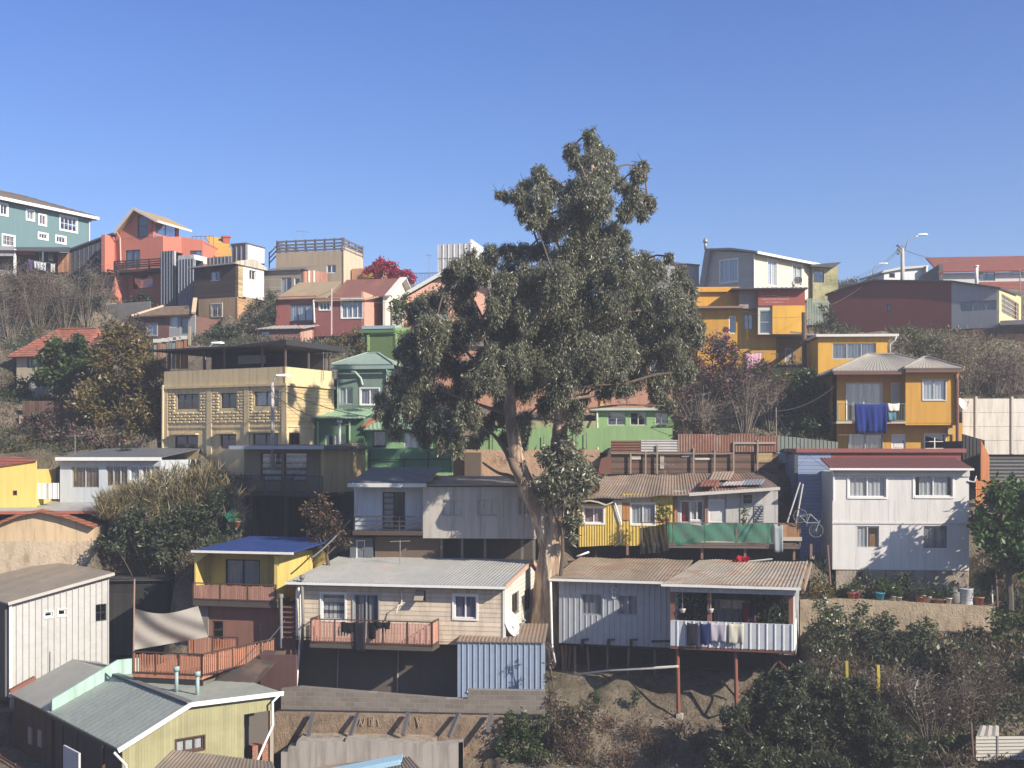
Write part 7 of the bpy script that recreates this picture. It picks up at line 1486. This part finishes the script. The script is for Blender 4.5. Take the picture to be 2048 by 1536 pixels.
shrub('bougainvillea', 'bright red bougainvillea on the ridge beside the beige building', 'shrub', 99, [(745, 535, 13), (762, 528, 15), (780, 538, 16), (798, 545, 16), (815, 552, 14), (760, 545, 15), (785, 553, 14), (826, 560, 9), (735, 542, 8)], LEAFR, 620, .17, .12, k=10)
shrub('tree', 'green bush in front of the white gable beside the crown', 'tree', 84, [(795, 615, 18), (815, 605, 18), (830, 620, 20), (800, 635, 14), (845, 600, 16), (850, 640, 18)], leaf((.05, .07, .02), (.11, .13, .04)), 460, .18, .08)
shrub('shrub', 'dark climber and ferns in front of the lower coral wall', 'shrub', 96, [(285, 590, 10), (270, 600, 10), (298, 600, 10), (255, 608, 6)], LEAFD, 620, .16, .08)
shrub('shrub', 'pale flowering scrub beside the plank fence of the canopy', 'shrub', 75, [(290, 735, 12), (310, 745, 14), (285, 760, 14), (315, 770, 10), (270, 735, 10)], LEAFO, 360, .14, .07, flower=(FLOW, 60, .12))
# reeds on the bank
w = wp(330, 1060, 62.5); rt = empty('reed_thicket', 'tall dry reeds on the bank below the cream building', 'reeds', w, 0)
N = 5200; px = nr.uniform(195, 480, N); v = nr.uniform(0, 1, N); top = np.interp(px, [195, 240, 300, 350, 400, 440, 480], [1000, 985, 960, 940, 950, 940, 1000]); bot = np.interp(px, [195, 260, 350, 440, 480], [1040, 1060, 1050, 1040, 1060])
Yr = 62.5 + nr.uniform(-1.2, 1.6, N); py = top + (bot - top) * v; C = np.stack([(px - CX) / F * Yr, Yr, CZ + (HY - py) / F * Yr], -1) - np.array(w)
leaves('reed_blades', C, .6, .04, 0, REED, rt, up=.55)
shrub('shrub', 'large shaded dark bush on the bank below the reeds', 'shrub', 61, [(250, 1050, 40), (310, 1040, 45), (370, 1050, 45), (420, 1040, 40), (280, 1090, 42), (340, 1100, 45), (400, 1095, 42), (230, 1085, 30), (440, 1000, 28), (455, 1060, 28)], LEAFO, 330, .2, .08, k=14)
shrub('shrub', 'brown thorny shrub at the right end of the reeds', 'shrub', 62, [(435, 955, 24), (455, 985, 24), (410, 960, 22), (460, 1015, 20), (380, 955, 16), (330, 950, 12)], LEAFB, 300, .16, .06)
twiggy('bare_shrub', 'pale bare shrub above the green sheet beside the olive house', 470, 1040, 61, 2., 1., 14, TWIGL)
pot(wp(473, 1055, 60.3), .2, .32, flat((.35, .14, .08)), 'orange clay pot under the pale bare shrub', n=60)
tag(MB().prism([tuple(wp(448, 1030, 60.6)), tuple(wp(470, 1016, 60.8)), tuple(wp(476, 1042, 60.2)), tuple(wp(458, 1044, 60.2))], (0, .06, .02)).build('plastic_sheet', net((.03, .16, .10), .95)), 'scrap of green netting beside the clay pot', 'netting')
shrub('tree', 'brown-leaved little tree in front of the olive house stilts', 'tree', 57, [(640, 1010, 26), (660, 1035, 30), (630, 1050, 28), (675, 1060, 26), (650, 1080, 28), (620, 1025, 18), (690, 1085, 16), (625, 1085, 16)], leaf((.05, .035, .025), (.13, .08, .045), (.16, .13, .05)), 270, .16, .07, base=(655, 1150, 57))
# right side
BG_ = [(1420, 690, 30), (1450, 710, 32), (1480, 740, 34), (1520, 745, 28), (1440, 760, 36), (1400, 740, 28), (1500, 790, 36), (1455, 810, 36), (1400, 800, 32), (1535, 780, 22), (1380, 840, 26), (1430, 850, 26), (1480, 850, 28), (1530, 840, 26), (1370, 790, 20)]
shrub('bougainvillea', 'large bare-branched bougainvillea with faded pink blossom right of the eucalyptus', 'shrub', 74, BG_, LEAFM, 420, .15, .07, flower=(LEAFP, 1000, .13), k=14, stemr=.07)
shrub('bougainvillea', 'upright magenta bougainvillea spray before the yellow wall', 'shrub', 77, [(1452, 660, 7), (1448, 680, 9), (1446, 700, 9), (1440, 715, 9), (1455, 672, 6)], LEAFP, 700, .14, .1)
for px, py, h, l in ((1400, 860, 3, 'tangle of bare grey branches above the patchwork fence'), (1490, 860, 3.4, 'arching bare grey branches right of the branch tangle'), (1540, 850, 3, 'bare grey shrub next to the dark green tree')): twiggy('bare_shrub', l, px, py, 71.5, h, 1.6, 24, TWIGL, 'bare shrubs above the patchwork fence', (LEAFM, 200, .12), .03)
shrub('shrub', 'rosy brown leafy shrub over the right end of the light green house', 'shrub', 70.8, [(1360, 835, 18), (1385, 845, 22), (1370, 865, 20), (1410, 860, 20), (1350, 870, 14), (1440, 865, 16)], LEAFM, 380, .15, .08)
shrub('tree', 'dark green round tree left of the two-storey yellow house', 'tree', 71.5, [(1600, 770, 30), (1630, 780, 32), (1590, 810, 32), (1635, 820, 34), (1610, 850, 32), (1650, 850, 24), (1580, 845, 22), (1655, 800, 20), (1620, 755, 20)], leaf((.018, .035, .015), (.05, .085, .03)), 520, .2, .1, base=(1615, 900, 71.5))
shrub('shrub', 'olive scrub on the yellow-green wall below the yellow building', 'shrub', 75.5, [(1560, 765, 16), (1580, 755, 14), (1605, 748, 12), (1550, 790, 14)], LEAFY, 380, .14, .06)
shrub('shrub', 'grey-green shrub beside the picket fence', 'shrub', 82, [(1650, 640, 16), (1668, 650, 16), (1640, 655, 14), (1690, 660, 10), (1660, 625, 12), (1645, 615, 8)], LEAFO, 380, .15, .07)
shrub('shrub', 'pale green bush behind the hipped grey roof under the maroon wall', 'shrub', 80, [(1815, 672, 18), (1840, 680, 22), (1865, 690, 20), (1890, 700, 18), (1825, 695, 18), (1800, 690, 12), (1850, 705, 18), (1880, 720, 16), (1822, 655, 10)], leaf((.07, .085, .035), (.17, .17, .08)), 420, .15, .07)
for i in range(9): twiggy('bare_shrub', ('dry golden shrub on the slope above the white panel wall', 'dry twiggy shrub at the right edge of the dry slope', 'tall dry stalk beside the yellow house corner', 'tangled dry shrub in the middle of the dry slope', 'low dry shrub at the top of the panel wall', 'dry shrub under the brick wall', 'pale dry shrub near the right edge under the brick wall', 'brown dry shrub right of the pale green bush', 'spiky dry shrub between the brick wall and panel wall')[i], (1940, 2040, 1915, 1990, 1965, 1930, 2025, 1905, 2000)[i], (780, 780, 760, 770, 795, 730, 730, 740, 750)[i], 75 + (i % 3) * 1.6, 2.3, 1.6, 24, TWIGL, 'dry shrubs above the panel wall', (LEAFY if i % 3 else LEAFB, 500, .13), .03)
shrub('tree', 'leafy bright green tree covering the right corner of the white two-storey house', 'tree', 56.5, [(2000, 1000, 34), (2035, 985, 36), (1975, 1030, 30), (2010, 1050, 40), (2050, 1040, 40), (1960, 1060, 22), (1985, 1080, 34), (2030, 1095, 40), (2060, 1120, 36), (1950, 1045, 14), (2010, 1120, 30), (2060, 1000, 30), (1990, 975, 18)], leaf((.03, .065, .018), (.085, .15, .04)), 300, .26, .13, base=(2020, 1230, 56.5), k=12, stem=flat((.09, .075, .06)), stemr=.09, dep=.9)
shrub('shrub', 'white-flowering shrub beside the tin-clad porch', 'shrub', 53.8, [(1640, 1220, 26), (1670, 1240, 32), (1640, 1265, 32), (1680, 1280, 32), (1710, 1250, 28), (1650, 1310, 30), (1700, 1310, 26), (1735, 1275, 20), (1625, 1290, 18), (1720, 1215, 18)], leaf((.045, .065, .025), (.11, .125, .055)), 380, .15, .07, flower=(FLOW, 230, .11))
shrub('shrub', 'dark green garden shrubs right of the white-flowering shrub', 'shrub', 53, [(1780, 1260, 26), (1800, 1285, 24), (1760, 1300, 26), (1830, 1260, 18), (1790, 1320, 26), (1850, 1275, 20), (1720, 1340, 28), (1760, 1345, 26)], LEAFO, 420, .16, .07)
shrub('shrub', 'broad-leaved vine with yellowing leaves on the garden slope', 'shrub', 52, [(1870, 1310, 22), (1890, 1330, 26), (1860, 1350, 24), (1900, 1365, 22), (1880, 1385, 22), (1895, 1290, 14)], leaf((.06, .065, .03), (.17, .16, .09)), 260, .24, .17)
shrub('shrub', 'green climbing bush below the garden wall at the right', 'shrub', 54.5, [(2000, 1240, 26), (2030, 1250, 26), (1985, 1275, 22), (2020, 1290, 26), (2045, 1280, 24), (1995, 1310, 16), (2055, 1240, 24)], LEAFG, 340, .17, .08)
shrub('shrub', 'dark shaded bush at the right edge of the lower garden', 'shrub', 51, [(2030, 1370, 34), (2050, 1410, 36), (2010, 1400, 24), (2060, 1340, 30), (2010, 1440, 22)], LEAFD, 360, .18, .08)
OB = [(1470, 1440, 36), (1520, 1410, 42), (1580, 1390, 46), (1560, 1360, 26), (1600, 1345, 22), (1530, 1370, 22), (1640, 1385, 40), (1690, 1390, 36), (1640, 1440, 50), (1580, 1450, 52), (1510, 1470, 48), (1450, 1500, 40), (1700, 1440, 46), (1740, 1420, 34), (1760, 1470, 44), (1690, 1500, 52), (1600, 1510, 56), (1520, 1530, 50), (1790, 1500, 36), (1820, 1520, 34), (1760, 1530, 46), (1660, 1550, 50), (1840, 1490, 18), (1430, 1540, 34), (1720, 1370, 18), (1580, 1555, 50)]
shrub('tree', 'big dark olive-green tree filling the bottom right foreground', 'tree', 46.5, OB, leaf((.03, .042, .022), (.095, .11, .06)), 1900, .15, .045, droop=-.35, base=(1620, 1700, 46.5), stemr=.03, k=26, dep=.8, cr=.2)
shrub('shrub', 'dense green ivy bush below the block wall in the middle', 'shrub', 48.6, [(1030, 1440, 26), (1060, 1460, 30), (1020, 1480, 30), (1070, 1500, 30), (1030, 1520, 32), (1085, 1445, 18), (1000, 1500, 20), (1060, 1540, 30)], leaf((.025, .045, .015), (.07, .10, .035)), 520, .13, .07)
shrub('shrub', 'brown tangled dry vines hanging below the trunk', 'shrub', 49.6, [(1100, 1330, 12), (1098, 1360, 14), (1105, 1400, 20), (1130, 1430, 28), (1160, 1450, 26), (1120, 1470, 30), (1160, 1490, 30), (1110, 1520, 30), (1180, 1420, 18), (1095, 1290, 8)], LEAFB, 360, .14, .05)
twiggy('bare_shrub', 'bare grey vine stems on the corner below the trunk', 1100, 1400, 49.9, 2.4, .4, 26, TWIGL, None, None, .03)
for i, (px, py, h, l) in enumerate(((1210, 1480, 1.2, 'dry brown brush on the bare soil slope'), (1280, 1500, 1.4, 'red-brown dry brush in the middle of the soil slope'), (1350, 1480, 1., 'small dry brush under the concrete footing'), (1150, 1520, 1.4, 'dry brush at the bottom beside the ivy bush'), (1240, 1536, 1.3, 'dry brush at the bottom edge of the soil slope'), (1400, 1510, 1.2, 'dry brush left of the dark olive tree'), (1320, 1530, 1.3, 'dark dry brush at the bottom right of the soil slope'))): twiggy('bare_shrub', l, px, py, 48 + (1536 - py) / 25, h, .9, 26, flat((.10, .065, .05), .9), 'dry brush on the soil slope', (leaf((.06, .035, .025), (.14, .085, .055)), 260, .1), .018)
for px, py, r, l in ((1192, 1395, 12, 'small dark tuft growing on the soil face'), (1270, 1390, 11, 'dark tuft right of the first one on the soil face')): shrub('shrub', l, 'shrub', 51.6, [(px, py, r), (px - 2, py + 14, r * .8)], LEAFD, 900, .12, .05, hasstem=False)
for i, (px, py, h) in enumerate(((1860, 1480, 2.4), (1900, 1500, 2.8), (1930, 1470, 2.6), (1965, 1480, 2.6), (1830, 1440, 2), (1990, 1440, 2.2), (1780, 1390, 1.6), (1945, 1400, 2))): twiggy('bare_shrub', ('bare brown shrub right of the dark olive tree', 'bare shrub with upright stems in the lower garden', 'tall bare twigs in the shaded garden', 'bare twigs left of the slatted crate', 'bare shrub behind the dark olive tree', 'bare shrub under the dark right-edge bush', 'bare twigs below the dark green garden shrubs', 'bare grey twigs beside the broad-leaved vine')[i], px, py, 48.5 + i * .3, h, 1.1, 30, TWIG if i % 2 else TWIGL, 'bare shrubs in the lower garden', (LEAFB, 420, .12), .022)
# garden pots
PT = [(1703, 1198, .2, .3, (.36, .13, .09), 'terracotta pot at the left end of the garden wall', 1), (1713, 1198, .16, .32, (.30, .05, .10), 'crimson pot next to the leftmost terracotta pot', 1), (1760, 1201, .22, .36, (.05, .27, .42), 'bright blue pot on the garden wall', 1), (1787, 1203, .12, .22, (.5, .47, .4), 'small pale pot right of the blue pot', 1), (1798, 1204, .14, .2, (.42, .38, .3), 'pale round pot among white flowers', 1), (1838, 1206, .2, .26, (.33, .13, .08), 'wide terracotta pot in the middle of the garden wall', 1),
      (1845, 1204, .2, .36, (.40, .16, .11), 'tall terracotta pot with spiky leaves', 1), (1857, 1204, .15, .3, (.6, .56, .48), 'white pot right of the tall terracotta pot', 1), (1875, 1206, .34, .2, (.30, .13, .08), 'long brown planter trough on the garden wall', 1), (1897, 1207, .16, .28, (.58, .55, .49), 'white pot left of the grey jar', 1), (1958, 1213, .24, .4, (.36, .14, .09), 'terracotta pot right of the metal drum', 1)]
for px, py, r_, h_, c, l, p in PT:
    w = TW_.world(*(lambda a: (a[0], .4, a[1]))(TW_.loc(px, py - 5, .4))); u, _ = TW_.loc(px, py, .4); tz = TW_.zb + np.interp(u, [TW_.loc(1600, 1200)[0], TW_.loc(1700, 1199)[0], TW_.loc(1995, 1214)[0]], [TW_.loc(1600, 1200)[1], TW_.loc(1700, 1199)[1], TW_.loc(1995, 1214)[1]]); w.z = tz
    pot(w, r_, h_, flat(c, .75), l, True, LEAFG if px % 3 else LEAFO, .55 if px < 1900 else .4)
def jar(px, r_, h_, prof, mat, label, name):
    u, _ = TW_.loc(px, 1205, .55); tz = np.interp(u, [TW_.loc(1700, 1199)[0], TW_.loc(1995, 1214)[0]], [TW_.loc(1700, 1199)[1], TW_.loc(1995, 1214)[1]]); w = TW_.world(u, .55, tz); t = empty(name, label, name.replace('_', ' '), w)
    m = MB(); m.lathe((0, 0, 0), [(a * r_, b * h_) for a, b in prof], 20); m.build('body', mat, t, True); m = MB()
    for z in ((.28, .62) if 'drum' in name else (.75,)): m.lathe((0, 0, z * h_), [(r_ * 1.0, 0), (r_ * 1.04, .015), (r_ * 1.0, .03)], 20)
    m.build('hoop', GREYM, t)
jar(1932, .33, .75, [(.97, 0), (1, .02), (1, .96), (1.04, .97), (1.04, 1), (.9, 1)], flat((.52, .54, .55), .5), 'white metal drum on the garden wall', 'metal_drum')
jar(1909, .28, .72, [(.8, 0), (.95, .1), (1, .5), (.9, .75), (.5, .85), (.5, 1), (.35, 1)], flat((.16, .15, .14), .8), 'grey round-shouldered jar left of the metal drum', 'stone_jar')
for px, py, r, l in ((1725, 1155, 16, 'small green succulent bush at the foundation left side'), (1805, 1160, 16, 'leafy green plant against the foundation middle'), (1770, 1175, 20, 'dark tangled plants behind the blue pot'), (1690, 1190, 18, 'bushy plants left of the garden pots'), (1735, 1190, 16, 'dark leafy shrub behind the crimson pot'), (1870, 1190, 14, 'low spiky plants behind the planter trough')): shrub('garden_plant', l, 'plant', 57.9, [(px, py, r), (px + 10, py + 8, r * .8), (px - 8, py + 10, r * .8)], LEAFO if px % 2 else LEAFG, 700, .15, .08)
shrub('garden_plant', 'palm-like plant on a white stake at the right of the drum', 'plant', 57.5, [(1980, 1155, 20), (1975, 1165, 16)], LEAFG, 500, .35, .06, base=(1985, 1205, 57.5))
tag(MB().tube([tuple(wp(1985, 1208, 57.2)), tuple(wp(1984, 1170, 57.2))], .04, 6).build('stake', WHITE), 'white stake right of the terracotta pot', 'stake')
shrub('shrub', 'red-flowering plant beside the rusty roof edge', 'shrub', 62, [(1182, 965, 12), (1195, 955, 10), (1190, 975, 10)], LEAFO, 900, .12, .06, flower=(LEAFR, 60, .12))
for px, t, c, l in ((1695, 1322, (.32, .26, .05), 'short yellow post in the lower garden'), (1758, 1330, (.42, .33, .04), 'taller yellow post right of the short one')): tag(MB().beam(tuple(wp(px, 1420, 50.5)), tuple(wp(px - 2, t, 50.5)), .12).build('garden_post', flat(c)), l, 'post', 'yellow garden posts')
tag(MB().tube([tuple(wp(1827, 1425, 49.5)), tuple(wp(1830, 1375, 49.5)), tuple(wp(1835, 1360, 49.5))], .05, 6).build('pipe', flat((.36, .34, .32))), 'bent grey pipe standing in the lower garden', 'pipe')
for px, y0, y1, l in ((1655, 1090, 1170, 'thin red-brown post with crossbar at the corner of the white house'), (1942, 1445, 1536, 'leaning grey post left of the slatted crate'), (1990, 1100, 1230, 'thin dark pole under the leafy green tree')): tag(MB().tube([tuple(wp(px + 6, y1, 56.5 if y0 < 1300 else 47)), tuple(wp(px, y0, 56.5 if y0 < 1300 else 47))], .05, 6).build('garden_pole', flat((.17, .10, .08))), l, 'pole')
Hc = House('slatted_crate', 'pale ribbed metal panels stacked in the bottom right corner', 'panel', 1952, 47, 3, 1522)
for i in range(7): z = 1474 + i * 7; Hc.pbox(1952, z, 2050, z + 4, -.02, .04, flat((.50, .48, .44), .6), 'slat')
Hc.pbox(1954, 1473, 2050, 1522, .05, .09, flat((.03, .028, .025)), 'back_panel'); Hc.sheet(Hc.p3(1952, 1473, 0), Hc.p3(1998, 1473, 0), Hc.p3(1998, 1452, 1.2), Hc.p3(1960, 1452, 1.2), tin((.42, .4, .37), .15), (.25, .04), .03, 'sheet')
Hc.pbox(1994, 1472, 1997, 1522, -.05, -.02, GREYM, 'batten')
# red heap and odds on the tin roof
w = TINH.world(*(lambda a: (a[0], 5.6, a[1]))(TINH.loc(1484, 1124, 5.6))); P = nr.normal(0, 1, (160, 3)) * [.15, .1, .05]; o = leaves('red_cloth', P + [0, 0, .06], .2, .16, 0, cloth((.45, .02, .04)), None); o.location = w; tag(o, 'crumpled red cloth on the ridge of the rusty porch roof', 'cloth')
tag(TINH.mb().tube([TINH.p3(1496, 1123, 5.6), TINH.p3(1545, 1118, 5.6)], .04, 6).build('pole_on_roof', flat((.5, .48, .45)), None), 'pale pole lying on the roof right of the red cloth', 'pole'); o = bpy.data.objects['pole_on_roof']; o.matrix_world = Matrix.Translation(TINH.root.location) @ Matrix.Rotation(R(TINH.yaw), 4, 'Z')
o.name = 'roof_pole'
for px, py, l in ((1318, 1042, 'clay pot with a spiky plant on the walkway ledge'), (1334, 1044, 'small clay pot beside the spiky plant'), (1325, 1046, 'clay pot on the ledge edge between two others'), (1488, 1046, 'pale pot with long leaves on the green net ledge')):
    pot(SHACK.world(*(lambda a: (a[0], yw, a[1]))(SHACK.loc(px, py, yw))), .12, .2, flat((.30, .13, .08)), l, True, LEAFG, .7)
w = TINH.world(TINH.u(1500), -.5, TINH.loc(1500, 1218)[1]); pc = empty('climbing_plant', 'dark leafy climber covering the back of the tin-clad porch', 'plant', w, R(TINH.yaw)); n = 2600
P = np.stack([nr.uniform(TINH.u(1358) - TINH.u(1500), TINH.u(1585) - TINH.u(1500), n), nr.uniform(-.12, .12, n), nr.uniform(-.7, .75, n)], -1); P = P[(P[:, 0] < -1.9) | (P[:, 0] > .15)]; leaves('foliage', P, .16, .09, .3, LEAFD, pc)
# more garden shrubs
for k, (px, py, r, Y, mt, l) in enumerate(((1930, 1290, 26, 53.5, LEAFO, 'olive shrub in the middle of the lower garden right of the broad-leaved vine'), (1950, 1340, 28, 52, LEAFG, 'green leafy shrub right of the broad-leaved vine'), (1840, 1330, 24, 52.5, LEAFO, 'small olive shrub left of the broad-leaved vine'), (1900, 1430, 30, 50, LEAFG, 'green shrub between the olive tree and the dark right-edge bush'), (1960, 1430, 26, 49.5, LEAFM, 'reddish shrub above the ribbed metal panels'), (1850, 1250, 18, 55.5, LEAFG, 'green shrub against the garden wall centre'), (1940, 1260, 20, 55.5, LEAFB, 'dry shrub against the right part of the garden wall'), (1760, 1235, 18, 56, LEAFD, 'dark vine hanging over the garden wall'), (1880, 1480, 24, 48.5, LEAFG, 'green shrub beside the foot of the olive tree'), (1640, 1180, 20, 57.5, LEAFY, 'yellowish weeds left of the white house foundation'), (2020, 1210, 22, 57, LEAFD, 'dark shrub under the leafy green tree'), (1590, 1330, 16, 54, LEAFB, 'brown weeds under the right corner of the porch'))):
    shrub('shrub', l, 'shrub', Y, [(px, py, r), (px - r, py + r * .6, r * .8), (px + r, py + r * .5, r * .8), (px + 5, py + r, r * .9)], mt, 330, .15, .065)
for k, (px, py, r, Y, mt, l) in enumerate(((25, 770, 22, 80, LEAFB, 'brown shrub on the bank left of the cream cottage'), (70, 880, 20, 71.5, LEAFB, 'dry brown shrub above the pale blue house roof'), (15, 890, 22, 70.5, LEAFO, 'olive shrub above the far-left yellow house'), (250, 905, 18, 70, LEAFD, 'dark shrub right behind the pale blue house roof'), (150, 905, 16, 70, LEAFM, 'reddish shrub behind the middle of the pale blue house roof'), (190, 690, 22, 82, LEAFB, 'brown shrub behind the cottage roof right end'), (270, 650, 20, 84, LEAFM, 'reddish brown shrub in front of the grey rendered wall'))):
    shrub('shrub', l, 'shrub', Y, [(px, py, r), (px - r, py + r * .6, r * .8), (px + r, py + r * .5, r * .8), (px + 5, py + r, r * .9)], mt, 330, .16, .07)
# --- low ground cover over the open slopes
N = 420000; X = nr.uniform(-46, 50, N); Yg = np.where(nr.uniform(0, 1, N) < .55, nr.uniform(44, 62, N), nr.uniform(62, 112, N)); Z = ground(X, Yg); pxg = CX + X / Yg * F; pyg = HY - (Z - CZ) / Yg * F
ok = np.zeros(N, bool)
for x0, y0, x1, y1 in ((0, 540, 330, 920), (190, 920, 490, 1180), (1480, 1230, 2060, 1536), (960, 1430, 1180, 1536), (1600, 1120, 2060, 1240), (1890, 640, 2060, 800), (1360, 660, 1680, 900), (560, 640, 900, 720), (1600, 560, 1720, 680), (1780, 640, 1930, 730), (480, 560, 560, 700), (380, 640, 560, 700)): ok |= (pxg > x0) & (pxg < x1) & (pyg > y0) & (pyg < y1)
jx = np.clip(np.searchsorted(GX, X) - 1, 0, nx - 2); jy = np.clip(np.searchsorted(GY, Yg) - 1, 0, ny - 2); ok &= ~INF[jy, jx]; pt = np.sin(X * .9 + Yg * .5) + np.sin(X * .37 - Yg * 1.1 + 2) + nr.normal(0, .7, N); 
for nm, mt, sel in (('dry_scrub', LEAFB, pt > .6), ('green_weeds', LEAFO, pt < .1), ('straw_grass', LEAFY, (pt >= .1) & (pt <= .6))):
    q = ok & sel; C = np.stack([X[q], Yg[q], Z[q]], -1); C = np.repeat(C, 2, 0) + nr.normal(0, .12, (2 * len(C), 3)) * [1, 1, .6] + np.abs(nr.normal(0, .16, (2 * len(C), 1))) * [0, 0, 1]; leaves(nm, C, .22, .05, 0, mt, None, up=.8)['kind'] = 'stuff'

# ================================================================== LIGHT, SKY, AIR
AZ, EL = 38., 30.
sd = Vector((math.cos(R(AZ)) * math.cos(R(EL)), -math.sin(R(AZ)) * math.cos(R(EL)), math.sin(R(EL))))
sl = bpy.data.lights.new('sun', 'SUN'); so = bpy.data.objects.new('sun', sl); COL.objects.link(so); sl.energy = 5.0; sl.angle = R(.5); sl.color = (1., .90, .75); so.rotation_euler = sd.to_track_quat('Z', 'Y').to_euler()
wd = bpy.data.worlds.new('World'); S.world = wd; wd.use_nodes = True; t = wd.node_tree; bg = t.nodes['Background']
sk = t.nodes.new('ShaderNodeTexSky'); sk.sky_type = 'NISHITA'; sk.sun_disc = False; sk.sun_elevation = R(EL); sk.sun_rotation = R(90 + AZ); sk.air_density = 1.; sk.dust_density = .6; sk.ozone_density = 3.
tc = t.nodes.new('ShaderNodeTexCoord'); sx = t.nodes.new('ShaderNodeSeparateXYZ'); t.links.new(tc.outputs['Generated'], sx.inputs[0])
rp = t.nodes.new('ShaderNodeValToRGB'); t.links.new(sx.outputs[2], rp.inputs[0]); e = rp.color_ramp.elements; e[0].position = .0; e[0].color = (.82, .855, 1., 1); e[1].position = .42; e[1].color = (.46, .63, 1.05, 1); q_ = e.new(.62); q_.color = (.85, .88, .95, 1)
mx = t.nodes.new('ShaderNodeMix'); mx.data_type = 'RGBA'; mx.blend_type = 'MULTIPLY'; mx.inputs[0].default_value = 1.; t.links.new(sk.outputs[0], mx.inputs[6]); t.links.new(rp.outputs[0], mx.inputs[7]); t.links.new(mx.outputs[2], bg.inputs[0]); bg.inputs[1].default_value = .092
hm = bpy.data.materials.new('haze'); hm.use_nodes = True; ht = hm.node_tree; ht.nodes.clear(); ho = ht.nodes.new('ShaderNodeOutputMaterial'); hv = ht.nodes.new('ShaderNodeVolumePrincipled'); hv.inputs['Color'].default_value = (.86, .90, 1., 1); hv.inputs['Density'].default_value = .0013; hv.inputs['Anisotropy'].default_value = .2; ht.links.new(hv.outputs[0], ho.inputs['Volume'])
HAZE = True
if HAZE:
    z0 = float(ZZ.min()) - 1; hb = MB().box(-4300, 4300, -4300, 4300, z0, 48).build('haze', hm); hb['kind'] = 'stuff'
    hb.display_type = 'WIRE'
S.view_settings.view_transform = 'Standard'; S.view_settings.look = 'None'; S.view_settings.exposure = .8; S.view_settings.gamma = 1
S.cycles.max_bounces = 6; S.cycles.diffuse_bounces = 3; S.cycles.glossy_bounces = 2; S.cycles.transparent_max_bounces = 16; S.cycles.transmission_bounces = 3; S.cycles.volume_bounces = 0; S.cycles.caustics_reflective = False; S.cycles.caustics_refractive = False
S.cycles.use_denoising = True; S.cycles.use_adaptive_sampling = True; S.cycles.adaptive_threshold = .02; S.cycles.sample_clamp_indirect = 8
